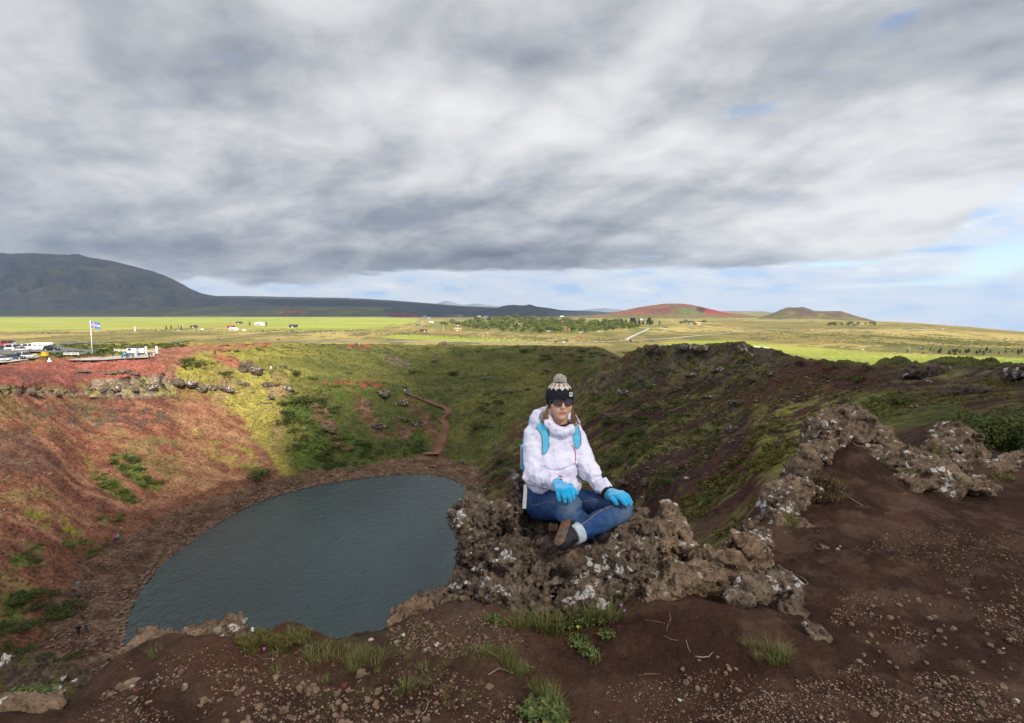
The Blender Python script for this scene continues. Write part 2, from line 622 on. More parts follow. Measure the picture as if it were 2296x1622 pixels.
def poly_mask(px, py, poly, feather=6.0):
    """soft inside mask of a polygon, vectorised"""
    P = np.asarray(poly, float)
    inside = np.zeros(px.shape, bool)
    dist = np.full(px.shape, 1e9, np.float32)
    x0, y0 = P.min(0) - 3 * feather; x1, y1 = P.max(0) + 3 * feather
    sel = (px > x0) & (px < x1) & (py > y0) & (py < y1)
    qx, qy = px[sel], py[sel]
    ins = np.zeros(qx.shape, bool); ds = np.full(qx.shape, 1e9)
    for i in range(len(P)):
        ax, ay = P[i]; bx, by = P[(i + 1) % len(P)]
        cond = (ay > qy) != (by > qy)
        with np.errstate(divide='ignore', invalid='ignore'):
            ins ^= cond & (qx < (bx - ax) * (qy - ay) / (by - ay + 1e-12) + ax)
        t = np.clip(((qx - ax) * (bx - ax) + (qy - ay) * (by - ay)) / ((bx - ax) ** 2 + (by - ay) ** 2 + 1e-9), 0, 1)
        ds = np.minimum(ds, np.hypot(qx - ax - t * (bx - ax), qy - ay - t * (by - ay)))
    out = np.zeros(px.shape, np.float32)
    out[sel] = smooth(-feather, feather, np.where(ins, ds, -ds))
    return out

# ------------------------------------------------------------------ the crater, the plain and the hills
LAKE_Z = -47.0


def poly_sd(x, y, poly):
    """signed distance, positive inside"""
    P = np.asarray(poly, float)
    ins = np.zeros(x.shape, bool); ds = np.full(x.shape, 1e9)
    for i in range(len(P)):
        ax, ay = P[i]; bx, by = P[(i + 1) % len(P)]
        cond = (ay > y) != (by > y)
        ins ^= cond & (x < (bx - ax) * (y - ay) / (by - ay + 1e-12) + ax)
        t = np.clip(((x - ax) * (bx - ax) + (y - ay) * (by - ay)) / ((bx - ax) ** 2 + (by - ay) ** 2 + 1e-9), 0, 1)
        ds = np.minimum(ds, np.hypot(x - ax - t * (bx - ax), y - ay - t * (by - ay)))
    return np.where(ins, ds, -ds)


def on_lake(px, py):
    a, b = ray(px, py)
    Y = LAKE_Z / b
    return (a * Y, Y)


SHORE = [on_lake(*p) for p in ((277, 1440), (290, 1372), (332, 1302), (400, 1235), (500, 1166), (600, 1119), (700, 1091),
                               (800, 1075), (920, 1063), (985, 1067), (1030, 1084), (1047, 1108), (1046, 1142))]
SHORE += [(-3, 122), (6, 104), (9, 86), (5, 68), (-6, 54), (-20, 47), (-31, 50), (-40, 58), (-47, 68)]
_p = np.array(SHORE); _n = len(_p)
_c = np.concatenate([_p[-2:], _p, _p[:3]])
SHORE = pchip(np.arange(len(_c)), _c, np.linspace(2, 2 + _n, 121)[:-1])      # smoothed outline

# feature lines of the ground: for each picture column, points (distance, picture row) or (distance, 'z', height)
Zt_ = lambda Y, z: (Y, None, z)
P_ = lambda Y, py: (Y, py, None)
FAR_L = [Zt_(700, -42), Zt_(2000, -42), Zt_(4150, -42), Zt_(5200, 26), Zt_(11500, 90)]
FAR_M = [Zt_(700, -42), Zt_(2000, -42), Zt_(4500, -46), Zt_(9000, -30), Zt_(11500, 0)]
COLS = {
 -260: [Zt_(6, -4.4), Zt_(38, -40), Zt_(50, -42), Zt_(58, -42), Zt_(68, -38), Zt_(80, -32), Zt_(93, -25.5), Zt_(103, -19), Zt_(106, -15.5), Zt_(119, -13.5), Zt_(150, -13.5), Zt_(255, -14.5)],
 0:    [Zt_(6, -4.4), Zt_(44, -43), Zt_(62, -44.5), P_(74, 1422), P_(85, 1276), P_(95, 1153), P_(110, 1019), P_(124, 900), P_(127, 868), P_(140, 828), P_(170, 803), P_(260, 770)],
 100:  [Zt_(6, -4.4), Zt_(46, -44), Zt_(66, -45.2), P_(80, 1392), P_(92, 1247), P_(106, 1112), P_(124, 978), P_(140, 888), P_(143, 855), P_(156, 818), P_(180, 797), P_(262, 770)],
 200:  [Zt_(6, -4.4), Zt_(48, -44.8), Zt_(66, -45.9), P_(80, 1411), P_(95, 1285), P_(118, 1110), P_(138, 985), P_(154, 892), P_(157, 856), P_(174, 810), P_(198, 790), P_(268, 770)],
 300:  [Zt_(6, -4.4), Zt_(50, -45.3), Zt_(72, -50), P_(90, 1350), P_(112, 1200), P_(133, 1060), P_(148, 960), P_(162, 884), P_(165, 850), P_(176, 806), P_(200, 788), P_(268, 770)],
 420:  [Zt_(6, -4.4), Zt_(50, -45.3), Zt_(85, -51), P_(114, 1222), P_(133, 1120), P_(150, 1020), P_(163, 940), P_(174, 878), P_(177, 846), P_(186, 806), P_(212, 784), P_(270, 768)],
 530:  [Zt_(6, -4.4), Zt_(50, -45.5), Zt_(95, -52), P_(131, 1150), P_(147, 1085), P_(165, 1000), P_(178, 930), P_(187, 880), P_(193, 850), P_(208, 808), P_(235, 783), P_(300, 769)],
 640:  [Zt_(6, -4.4), Zt_(48, -45.5), Zt_(105, -52), P_(147, 1105), P_(158, 1065), P_(176, 985), P_(190, 920), P_(203, 870), P_(215, 838), P_(235, 805), P_(262, 783), P_(310, 771)],
 750:  [Zt_(6, -4.4), Zt_(47, -45), Zt_(105, -52), P_(156, 1083), P_(168, 1048), P_(183, 978), P_(198, 915), P_(213, 868), P_(229, 842), P_(252, 810), P_(278, 787), P_(313, 772)],
 850:  [Zt_(6, -4.4), Zt_(45, -44), Zt_(105, -52), P_(162.5, 1068), P_(175, 1035), P_(190, 975), P_(207, 915), P_(225, 864), P_(245, 843), P_(270, 815), P_(292, 788), P_(315, 774)],
 950:  [Zt_(6, -4.4), Zt_(42, -42), Zt_(100, -52), P_(166, 1062), P_(184, 1018), P_(200, 960), P_(218, 915), P_(238, 875), P_(260, 843), P_(285, 817), P_(315, 793), P_(350, 774)],
 1050: [Zt_(6, -4.4), Zt_(38, -38), Zt_(90, -48), P_(140, 1125), P_(163, 1060), P_(185, 1000), P_(203, 945), P_(226, 890), P_(250, 852), P_(280, 820), P_(310, 796), P_(350, 775)],
 1120: [Zt_(6, -4.4), Zt_(34, -32), Zt_(85, -43), P_(122, 1150), P_(150, 1060), P_(175, 1000), P_(197, 940), P_(220, 890), P_(245, 852), P_(275, 818), P_(305, 795), P_(345, 776)],
 1200: [Zt_(6, -4.4), Zt_(30, -26), P_(70, 1270), P_(110, 1130), P_(135, 1070), P_(165, 990), P_(190, 930), P_(215, 885), P_(240, 850), P_(270, 817), P_(300, 794), P_(340, 777)],
 1330: [Zt_(6, -4.3), Zt_(26, -20), P_(55, 1280), P_(85, 1170), P_(108, 1100), P_(130, 1020), P_(150, 950), P_(165, 903), P_(178, 866), P_(190, 834), P_(240, 812), P_(330, 779)],
 1450: [Zt_(6, -4.3), Zt_(22, -14), P_(40, 1250), P_(65, 1150), P_(85, 1090), P_(110, 1000), P_(130, 940), P_(145, 890), P_(155, 836), P_(165, 784), Zt_(240, -22), Zt_(400, -38)],
 1580: [Zt_(6, -4.2), Zt_(20, -11), P_(32, 1240), P_(48, 1150), P_(72, 1060), P_(95, 990), P_(115, 930), P_(132, 870), P_(142, 820), P_(150, 775), Zt_(240, -24), Zt_(420, -40)],
 1665: [Zt_(6.3, -4.1), Zt_(19, -9.5), P_(28, 1215), P_(42, 1120), P_(63, 1020), P_(86, 955), P_(104, 905), P_(123, 855), P_(134, 808), P_(142, 770), Zt_(240, -25), Zt_(420, -41)],
 1700: [Zt_(6.5, -4.0), Zt_(18, -8.5), P_(26, 1200), P_(38, 1100), P_(58, 1000), P_(80, 940), P_(98, 895), P_(118, 850), P_(130, 815), P_(140, 785), Zt_(240, -25), Zt_(420, -41)],
 1830: [Zt_(7, -3.6), Zt_(16, -7), Zt_(24, -8.6), Zt_(34, -9.6), P_(46, 1000), P_(62, 940), P_(80, 890), P_(95, 855), P_(104, 835), P_(115, 815), Zt_(200, -25), Zt_(420, -41)],
 1900: [Zt_(7.3, -3.3), Zt_(15, -6), Zt_(22, -7.2), Zt_(30, -7.8), P_(40, 975), P_(54, 922), P_(69, 880), P_(82, 853), P_(90, 838), P_(100, 825), Zt_(200, -26), Zt_(420, -41)],
 2000: [Zt_(7.5, -3.0), Zt_(14, -4.9), Zt_(20, -5.6), Zt_(26, -6.0), P_(34, 950), P_(46, 905), P_(58, 872), P_(68, 850), P_(74, 837), P_(84, 821), Zt_(200, -27), Zt_(420, -42)],
 2150: [Zt_(7.3, -2.7), Zt_(13, -3.5), Zt_(18, -4.1), Zt_(22, -4.4), P_(29, 930), P_(39, 897), P_(48, 870), P_(56, 853), P_(61, 838), P_(70, 820), Zt_(180, -27), Zt_(420, -42)],
 2296: [Zt_(7, -2.6), Zt_(12, -2.8), Zt_(15, -3.1), P_(18, 940), P_(24, 915), P_(32, 890), P_(40, 870), P_(46, 858), P_(50, 841), P_(58, 822), Zt_(160, -27), Zt_(420, -42)],
 2560: [Zt_(6.5, -2.5), Zt_(10, -2.6), Zt_(12.5, -2.8), Zt_(15, -3.2), Zt_(20, -3.6), Zt_(26, -4.1), Zt_(33, -4.5), Zt_(38, -4.8), Zt_(42, -4.8), Zt_(48, -5.0), Zt_(150, -27), Zt_(420, -42)],
}
FAR_R = {1830: [Zt_(700, -42), Zt_(2000, -40), Zt_(4500, -52), Zt_(9000, -120), Zt_(11500, -300)],
         1900: [Zt_(700, -42), Zt_(2000, -35), Zt_(4500, -90), Zt_(9000, -260), Zt_(11500, -700)],
         2000: [Zt_(700, -42), Zt_(1800, -34), Zt_(4500, -140), Zt_(9000, -360), Zt_(11500, -900)],
         2150: [Zt_(700, -42), Zt_(1500, -40), Zt_(4500, -190), Zt_(9000, -420), Zt_(11500, -1000)],
         2296: [Zt_(700, -42), Zt_(1250, -45), Zt_(4500, -240), Zt_(9000, -460), Zt_(11500, -1100)],
         2560: [Zt_(700, -44), Zt_(1100, -52), Zt_(4500, -300), Zt_(9000, -520), Zt_(11500, -1200)]}
ROWS = [8, 8, 30, 50, 75, 75, 75, 45, 65, 55, 50, 24, 60, 50, 14, 6]
GW, GX0, GX1 = 660, -250.0, 2550.0


def build_ground_grid():
    keys = sorted(COLS)
    tab = []
    for k in keys:
        far = FAR_R.get(k, FAR_L if k < 900 else FAR_M)
        row = []
        for (Y, py, z) in COLS[k] + far:
            row.append((math.log(Y), z if z is not None else ray(k, py)[1] * Y))
        tab.append(row)
    tab = np.array(tab)                                   # columns, features, 2
    cpx = np.linspace(GX0, GX1, GW)
    tc = pchip(keys, tab, cpx)                            # GW, features, 2
    s = np.concatenate([np.arange(n) / n + i for i, n in enumerate(ROWS)] + [[len(ROWS)]])
    g = pchip(np.arange(tab.shape[1]), np.swapaxes(tc, 0, 1), s)   # rows, GW, 2
    Y = np.exp(g[..., 0]); Z = g[..., 1]
    PX = np.broadcast_to(cpx[None, :], Y.shape)
    # exact picture column for each vertex
    u = (PX - CX) / FPX
    X = u * (Y * CP - Z * SP)
    S = np.broadcast_to(s[:, None], Y.shape)
    return X, Y, Z, S


GXX, GYY, GZZ, GSS = build_ground_grid()
LSD = poly_sd(GXX, GYY, SHORE)                            # >0 in the lake
near = (GYY < 260)
_wob = fbm(GXX * 0.35, GYY * 0.35, 2.0, 3) * 0.5
_d = -LSD + _wob * 0.6
land = np.maximum(GZZ, LAKE_Z + 0.05 + np.clip(_d, 0, 60) * 0.10)
land = np.where((_d > 0) & (_d < 16), np.minimum(land, LAKE_Z + 0.05 + _d * 0.30 + 0.10 * _d ** 2), land)
water_floor = LAKE_Z - 0.06 - np.clip(-_d, 0, 30) * 0.45
_a = GXX ** 2 + GYY ** 2 < 300 ** 2
GZZ = np.where(_a, np.where(_d > 0, land, water_floor), GZZ)
GPX, GPY = proj(GXX, GYY, GZZ)
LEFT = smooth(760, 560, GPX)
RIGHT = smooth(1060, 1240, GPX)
_near = smooth(12, 24, GYY) * smooth(700, 330, GYY)
_dry = smooth(-0.5, 4.0, -LSD)
# relief of the ground itself: hummocks, gullies running down the walls, rough lava on the right
_hum = fbm(GXX * 0.16, GYY * 0.16, 1.0, 5, 0.55)
_gul = fbm(GXX * 0.035 + GYY * 0.02, GYY * 0.20 - GXX * 0.05, 8.0, 4)
_rug = fbm(GXX * 0.22, GYY * 0.22, GZZ * 0.22, 5, 0.55, ridge=True)
_det = fbm(GXX * 0.9, GYY * 0.9, GZZ * 0.9, 3, 0.6)
_rockw = RIGHT * smooth(6.6, 8.2, GSS) * smooth(10.2, 9.3, GSS)
_scale = np.clip(GYY / 90.0, 0.12, 1.0)
GZZ = GZZ + _near * _dry * _scale * (0.50 * _hum + 0.30 * _gul * smooth(3.5, 5.0, GSS) * smooth(9, 8, GSS) + 0.22 * _det
                                    + _rockw * 0.75 * (_rug - 0.3))
_far = smooth(380, 800, GYY)
GZZ = GZZ + _far * (1.6 * fbm(GXX * 0.004, GYY * 0.004, 3.0, 4) * smooth(3000, 900, GYY) + 0.5 * fbm(GXX * 0.02, GYY * 0.012, 5.0, 3) * smooth(1800, 700, GYY))
GPX, GPY = proj(GXX, GYY, GZZ)
CLIFF = (poly_mask(GPX, GPY, [(188, 872), (210, 852), (300, 846), (372, 838), (400, 842), (398, 888), (330, 893), (230, 893), (195, 888)], 4)
         + .8 * poly_mask(GPX, GPY, [(-260, 862), (0, 862), (60, 868), (130, 872), (190, 880), (185, 888), (60, 884), (-260, 884)], 3))
CLIFF_N = fbm(GPX * .055, GPY * .02, 3.0, 4, .6, ridge=True) - .4 + .5 * fbm(GPX * .16, GPY * .10, 5.0, 3)
GYY = GYY - CLIFF * 1.5 * CLIFF_N * (GSS > 6) * (GSS < 9.2)
GZZ = GZZ + CLIFF * .35 * fbm(GPX * .12, GPY * .16, 9.0, 3) * (GSS > 6) * (GSS < 9.2)

# lookup tables: distance along each picture column
_LY = np.linspace(math.log(6.5), math.log(11400), 1500)
_YT = np.exp(_LY)
_cpx = np.linspace(GX0, GX1, GW)
_ZT = np.stack([np.interp(_YT, GYY[:, i], GZZ[:, i]) for i in range(GW)], 0)
_PR = proj(0 * _ZT, np.broadcast_to(_YT, _ZT.shape), _ZT)[1]
_PT = np.minimum.accumulate(_PR, axis=1)


def ground_z(x, y):
    z = -20.0
    for _ in range(5):
        d = y * CP - z * SP
        px = CX + FPX * x / d
        i = min(max((px - GX0) / (GX1 - GX0) * (GW - 1), 0), GW - 1.001); j = (math.log(max(y, 6.6)) - _LY[0]) / (_LY[1] - _LY[0])
        i0, j0 = int(i), min(max(int(j), 0), 1498); fi, fj = i - i0, min(j - j0, 1)
        z = ((_ZT[i0, j0] * (1 - fj) + _ZT[i0, j0 + 1] * fj) * (1 - fi) + (_ZT[i0 + 1, j0] * (1 - fj) + _ZT[i0 + 1, j0 + 1] * fj) * fi)
    return float(z)


def hit(px, py, ymin=0.0):
    """ground point seen at a picture point"""
    i = int(round(min(max((px - GX0) / (GX1 - GX0) * (GW - 1), 0), GW - 1)))
    col, k0 = _PT[i], 0
    if ymin:                                              # look past a nearer crest
        k0 = int(np.searchsorted(_YT, ymin)); col = np.minimum.accumulate(_PR[i, k0:])
    j = int(np.searchsorted(-col, -py))
    j = min(max(j, 1), len(col) - 1)
    a, b = col[j - 1], col[j]
    f = min(max((a - py) / max(a - b, 1e-6), 0), 1)
    j += k0
    Y = _YT[j - 1] + (_YT[j] - _YT[j - 1]) * f
    z = _ZT[i, j - 1] + (_ZT[i, j] - _ZT[i, j - 1]) * f
    d = Y * CP - z * SP
    return Vector(((px - CX) / FPX * d, Y, float(z)))


def paint_ground():
    px = GPX + 9 * fbm(GXX * 0.3, GYY * 0.3, 0.3, 3) * smooth(500, 300, GYY)
    py = GPY + 7 * fbm(GXX * 0.3 + 40, GYY * 0.3, 0.7, 3) * smooth(500, 300, GYY)
    n1 = fbm(GXX * 0.10, GYY * 0.10, 4.0, 5, 0.55)
    n2 = fbm(GXX * 0.45, GYY * 0.45, GZZ * 0.45, 4, 0.6)
    st = fbm(GXX * 0.05 + GYY * 0.03, GYY * 0.36 - GXX * 0.12, 6.0, 6, 0.62)       # streaks down the left wall
    sr = fbm(GXX * 0.05 - GYY * 0.02, GYY * 0.22 + GXX * 0.12, 9.0, 5, 0.55)       # streaks down the right wall
    C = np.zeros(GXX.shape + (3,), np.float32)

    def lay(mask, col):
        m = np.clip(mask, 0, 1)[..., None]
        C[:] = C * (1 - m) + np.asarray(col, np.float32) * m

    def two(a, b, f):
        f = np.clip(f, 0, 1)[..., None]
        return np.asarray(a, np.float32) * (1 - f) + np.asarray(b, np.float32) * f

    def P(pts, fe=7):
        return poly_mask(px, py, pts, fe)

    # grass of the bowl: sunlit yellow tone painted on the left, shaded green tone on the right
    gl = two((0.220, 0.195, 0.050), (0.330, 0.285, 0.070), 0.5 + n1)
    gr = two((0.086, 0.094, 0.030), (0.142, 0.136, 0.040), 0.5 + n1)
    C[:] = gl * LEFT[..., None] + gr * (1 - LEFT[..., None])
    lay(smooth(0.15, 0.5, n2) * 0.5, (0.09, 0.11, 0.022))
    # left wall of red scree
    wall = P([(-400, 770), (-100, 800), (200, 808), (365, 790), (375, 850), (470, 885), (560, 955), (615, 1040), (640, 1120), (300, 1420), (200, 1530), (-400, 1720)], 10)
    lay(wall, two((0.180, 0.068, 0.047), (0.270, 0.115, 0.070), 0.5 + 0.7 * st))
    lay(wall * smooth(0.05, 0.55, st - 0.4 * n1) * .55, (0.30, 0.168, 0.10))
    lay(wall * smooth(0.10, 0.50, -st + 0.3 * n2) * 0.7, (0.150, 0.066, 0.048))
    lay(wall * smooth(0.18, 0.5, n2) * .35, (0.075, 0.045, 0.036))
    lay(wall * smooth(0.42, 0.75, n1 + .7 * n2) * .5, (0.20, 0.165, 0.06))
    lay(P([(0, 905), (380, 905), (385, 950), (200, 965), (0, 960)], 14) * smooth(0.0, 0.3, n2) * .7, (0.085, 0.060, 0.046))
    lay(P([(-400, 770), (-50, 822), (200, 800), (360, 792), (372, 846), (200, 860), (0, 872), (-400, 920)], 6), two((0.300, 0.105, 0.078), (0.175, 0.072, 0.058), 0.45 + 0.9 * n1 + .5 * n2))
    lay(P([(395, 900), (470, 900), (560, 975), (610, 1055), (560, 1085), (430, 1120), (330, 1150), (420, 1040)], 22) * 0.8, two((0.34, 0.190, 0.108), (0.25, 0.115, 0.068), 0.4 - st))
    ck = CLIFF * (GSS > 6) * (GSS < 9.4)
    lay(ck, two((0.085, 0.066, 0.050), (0.300, 0.235, 0.175), 0.45 + .8 * CLIFF_N + .4 * n2))
    lay(ck * smooth(.05, .4, n2 + .3 * n1) * .7, (0.21, 0.19, 0.05))
    lay(poly_mask(px, py, [(-260, 884), (190, 888), (400, 890), (395, 897), (190, 896), (-260, 892)], 3) * smooth(-.2, .3, n2) * .6, (0.05, 0.032, 0.026))  # shade under the cliff painted as a dark strip along its foot
    # dark stripe of ash at the far left
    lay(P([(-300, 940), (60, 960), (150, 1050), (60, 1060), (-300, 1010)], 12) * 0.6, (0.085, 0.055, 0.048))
    # rim top by the platform: pinkish soil running off to the right
    lay(P([(340, 778), (480, 771), (605, 769), (600, 776), (520, 783), (470, 790), (420, 800), (380, 850), (350, 800)], 5), two((0.33, 0.155, 0.10), (0.25, 0.11, 0.075), 0.5 + n1))
    lay(P([(545, 771), (605, 769), (604, 775), (550, 777)], 2), (0.28, 0.060, 0.042))
    lay(P([(470, 796), (520, 796), (545, 818), (520, 830), (500, 815)], 4), (0.34, 0.13, 0.085))
    lay(P([(775, 774), (830, 773), (835, 779), (780, 781)], 2), (0.28, 0.085, 0.06))
    lay(P([(800, 858), (840, 856), (870, 860), (850, 867), (806, 866)], 3), (0.235, 0.065, 0.048))
    lay(P([(720, 855), (780, 855), (800, 862), (735, 861)], 3) * 0.7, (0.26, 0.075, 0.05))
    # moss and patchy turf at the top of the left wall
    ms = P([(380, 830), (470, 820), (640, 840), (640, 900), (620, 1040), (545, 960), (450, 890), (385, 880)], 14)
    lay(ms * smooth(0.0, 0.45, n2 + 0.35 * n1) * .6, (0.27, 0.235, 0.065))
    lay(ms * smooth(0.1, 0.35, -n1 + 0.2 * n2) * 0.8, (0.28, 0.185, 0.10))
    mo = P([(430, 960), (560, 1000), (600, 1070), (530, 1050), (450, 1010)], 14) * smooth(0.0, 0.3, n2)
    lay(mo * .8, (0.26, 0.225, 0.05))
    # green strips on the scree
    for poly in ([(188, 1038), (215, 1050), (270, 1090), (305, 1125), (298, 1135), (245, 1105), (195, 1060)],
                 [(245, 1018), (300, 1020), (320, 1055), (362, 1085), (352, 1105), (300, 1085), (255, 1045)],
                 [(140, 1210), (185, 1206), (222, 1240), (205, 1255), (150, 1238)], [(205, 1145), (240, 1160), (245, 1175), (215, 1168)],
                 [(0, 1330), (110, 1320), (165, 1360), (150, 1410), (0, 1425)], [(-60, 1425), (120, 1440), (190, 1475), (120, 1500), (-60, 1490)],
                 [(20, 1245), (80, 1235), (90, 1265), (30, 1275)], [(50, 1210), (100, 1225), (90, 1240)], [(545, 1045), (600, 1045), (605, 1080), (570, 1075)]):
        lay(P(poly, 9) * smooth(-.75, -.05, n2), (0.115, 0.135, 0.032))
    lay(P([(60, 1150), (160, 1165), (190, 1200), (100, 1190)], 12) * smooth(0.0, 0.25, n2), (0.19, 0.18, 0.03))
    # inner slope across the lake: willow scrub with bare gullies
    scrub = P([(625, 885), (700, 870), (780, 880), (860, 890), (920, 930), (965, 990), (955, 1020), (860, 1035), (760, 1058), (680, 1062), (640, 1020)], 12)
    lay(scrub * smooth(-0.35, 0.15, n1 + 0.4 * n2), (0.070, 0.100, 0.021))
    for poly in ([(700, 905), (735, 915), (765, 980), (790, 1010), (760, 1005), (715, 950)], [(790, 880), (820, 900), (850, 950), (880, 985), (840, 970), (800, 925)],
                 [(905, 890), (925, 895), (965, 940), (1000, 985), (985, 1030), (960, 1040), (975, 985), (930, 935)],
                 [(885, 950), (930, 960), (915, 985), (880, 975)]):
        lay(P(poly, 7) * smooth(-0.45, 0.1, n2 + 0.5), two((0.145, 0.070, 0.044), (0.20, 0.115, 0.075), 0.5 + n2))
    lay(P([(855, 785), (875, 795), (920, 815), (915, 835), (880, 822), (860, 800)], 5) * smooth(-0.2, 0.3, n2 + 0.2) * 0.8, (0.135, 0.105, 0.075))
    # stony flat at the far shore
    lay(P([(690, 1062), (860, 1035), (960, 1018), (1010, 1035), (1080, 1050), (1110, 1100), (1080, 1160), (1040, 1110), (1000, 1066), (920, 1058), (800, 1072), (700, 1085)], 8), two((0.15, 0.082, 0.054), (0.215, 0.13, 0.088), 0.5 + n2))
    # beach
    d = -LSD
    be = smooth(-1, 0.5, d) * smooth(13, 9, d + 2 * n1) * smooth(250, 200, GYY)
    lay(be * smooth(760, 640, px), two((0.105, 0.058, 0.040), (0.165, 0.098, 0.067), 0.5 + 1.2 * n2))
    pa = smooth(9.5, 11, d + 1.2 * n1) * smooth(14.5, 12.5, d + 1.2 * n1) * smooth(640, 560, px)
    lay(pa, (0.185, 0.083, 0.052))
    # right wall: dark scree streaked with green
    rw = poly_mask(px, py, [(1080, 1060), (1130, 985), (1210, 905), (1290, 850), (1340, 838), (1480, 780), (1670, 772), (1900, 828), (2700, 818), (2700, 1800), (1040, 1800), (1060, 1130)], 16)
    base = two((0.075, 0.040, 0.030), (0.125, 0.060, 0.044), 0.5 + n1)
    lay(rw, base)
    lay(rw * smooth(0.0, 0.40, sr + 0.45 * n2) * (.25 + .75 * smooth(6, 45, GYY)) * .8, two((0.075, 0.088, 0.026), (0.135, 0.128, 0.038), 0.5 + n2))
    lay(rw * smooth(0.15, 0.45, -sr + 0.2 * n1) * 0.8, (0.052, 0.032, 0.027))
    up = rw * _rockw
    lay(up * smooth(-0.2, 0.3, n2) * 0.85, two((0.120, 0.108, 0.042), (0.205, 0.180, 0.052), 0.5 + n1))
    lay(up * smooth(0.02, 0.4, _rug - 0.35) * .7, (0.125, 0.106, 0.082))
    lay(P([(1760, 805), (1830, 815), (1905, 828), (2010, 832), (1950, 856), (1860, 880), (1770, 905), (1690, 930), (1640, 900), (1720, 860)], 10) * smooth(-0.5, 0.0, n2 + 0.15), (0.105, 0.043, 0.032))
    lay(P([(1560, 1060), (1640, 1010), (1720, 1020), (1720, 1100), (1640, 1150), (1520, 1170), (1460, 1150)], 18) * smooth(-0.3, 0.1, n1 + 0.2), (0.088, 0.034, 0.030))
    lay(P([(1130, 1120), (1170, 1040), (1190, 960), (1260, 900), (1230, 1010), (1180, 1100)], 10) * 0.85, (0.075, 0.036, 0.028))
    lay(P([(1700, 905), (1830, 880), (2000, 880), (2000, 960), (1820, 1000), (1700, 1080), (1680, 1000)], 20) * smooth(-0.15, 0.2, n2 + 0.3 * n1), (0.190, 0.172, 0.048))
    lay(P([(1900, 890), (2100, 885), (2200, 930), (2050, 960), (1900, 960)], 12) * 0.7, (0.085, 0.110, 0.024))
    lay(P([(2010, 900), (2090, 885), (2100, 900), (2040, 925)], 6) * 0.6, (0.10, 0.055, 0.042))
    # far rim
    lay(P([(1180, 775), (1500, 778), (1480, 800), (1330, 828), (1250, 815)], 8) * smooth(0.0, 0.35, n1 + 0.4 * n2) * 0.8, (0.105, 0.058, 0.038))
    # the plain
    big = fbm(GXX * 0.006, GYY * 0.003, 1.0, 5, 0.55)
    mid = fbm(GXX * 0.03, GYY * 0.012, 2.0, 4, 0.6)
    pl = smooth(330, 420, GYY) * (1 - rw) * smooth(798, 772, GPY + 0 * px) + smooth(300, 420, GYY) * (GPX > 1600)
    pl = np.clip(pl, 0, 1)
    lay(pl, two((0.215, 0.175, 0.062), (0.370, 0.295, 0.115), 0.5 + 0.8 * big + 0.5 * mid))
    lay(pl * smooth(0.10, 0.45, mid - 0.3 * big) * 0.85, (0.115, 0.115, 0.042))
    qx, qy = GPX, GPY

    def Q(pts, fe=1.2):
        return poly_mask(qx, qy, pts, fe)
    green = two((0.21, 0.265, 0.050), (0.32, 0.335, 0.075), 0.5 + 0.9 * fbm(GXX * 0.004, GYY * 0.02, 6.0, 3))
    lay(pl * Q([(-260, 712), (400, 712), (600, 711), (880, 713), (935, 716), (945, 720), (862, 738), (640, 741), (520, 735), (380, 736), (250, 739), (-260, 747)]), green)
    lay(pl * Q([(-260, 724), (300, 726), (560, 724), (700, 729), (600, 732), (300, 732), (-260, 731)], 1.0) * 0.45, (0.28, 0.22, 0.07))
    lay(pl * Q([(845, 756), (900, 750), (1060, 757), (1225, 765), (1240, 770), (1050, 766), (900, 761)]), green)
    lay(pl * Q([(1480, 769), (1560, 764), (1640, 763), (1700, 768), (1770, 775), (2000, 793), (2296, 803), (2600, 810), (2600, 828), (1960, 824), (1900, 817), (1830, 803), (1700, 785), (1500, 776)], 2.0), green)
    lay(pl * Q([(1960, 768), (2080, 773), (2296, 782), (2296, 795), (2100, 786), (1990, 778)], 2.5) * 0.75, (0.055, 0.075, 0.024))
    lay(pl * Q([(1560, 744), (1760, 748), (2000, 752), (2296, 768), (2296, 776), (1900, 764), (1600, 752)], 4) * smooth(-0.1, 0.3, mid) * 0.8, (0.10, 0.105, 0.03))
    lay(pl * Q([(960, 718), (1150, 714), (1480, 718), (1540, 724), (1440, 745), (1300, 752), (1100, 742), (960, 735)], 5) * smooth(-0.3, 0.2, mid + 0.2) * 0.8, (0.12, 0.15, 0.034))
    # far heath beyond the fields
    lay(smooth(3900, 4500, GYY) * (GPX < 1500), two((0.070, 0.084, 0.042), (0.125, 0.125, 0.058), 0.5 + big + .5 * mid))
    v = 1 + 0.16 * n2[..., None] * smooth(900, 300, GYY)[..., None]
    return np.clip(C * v, 0.004, 1.0)


def ground_material():
    m, t = material('ground')
    c = t.attr('Col')
    p = t.pos()
    n1 = t.noise(p, 1.6, 5, 0.65)
    n2 = t.noise(p, 0.35, 4, 0.6)
    n3 = t.noise(p, 5.0, 3, 0.6)
    k = t.m('ADD', t.m('ADD', t.lin(n1, 0.36, 0.64, 0.55, 1.45), t.lin(n2, 0.36, 0.64, -0.24, 0.24)), t.lin(n3, 0.3, 0.7, -0.15, 0.15))
    cc = t.vm('SCALE', c, s=k)
    h = t.m('ADD', t.m('MULTIPLY', n1, 0.7), t.m('MULTIPLY', n3, 0.25))
    t.finish(cc, 0.95, t.bump(h, 0.9, 1.1), 0.08)


ground_material()
GCOL = paint_ground()
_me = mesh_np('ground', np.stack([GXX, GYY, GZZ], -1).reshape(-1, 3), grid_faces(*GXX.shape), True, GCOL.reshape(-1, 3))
tag(link('ground', _me, 'ground'), kind='structure')


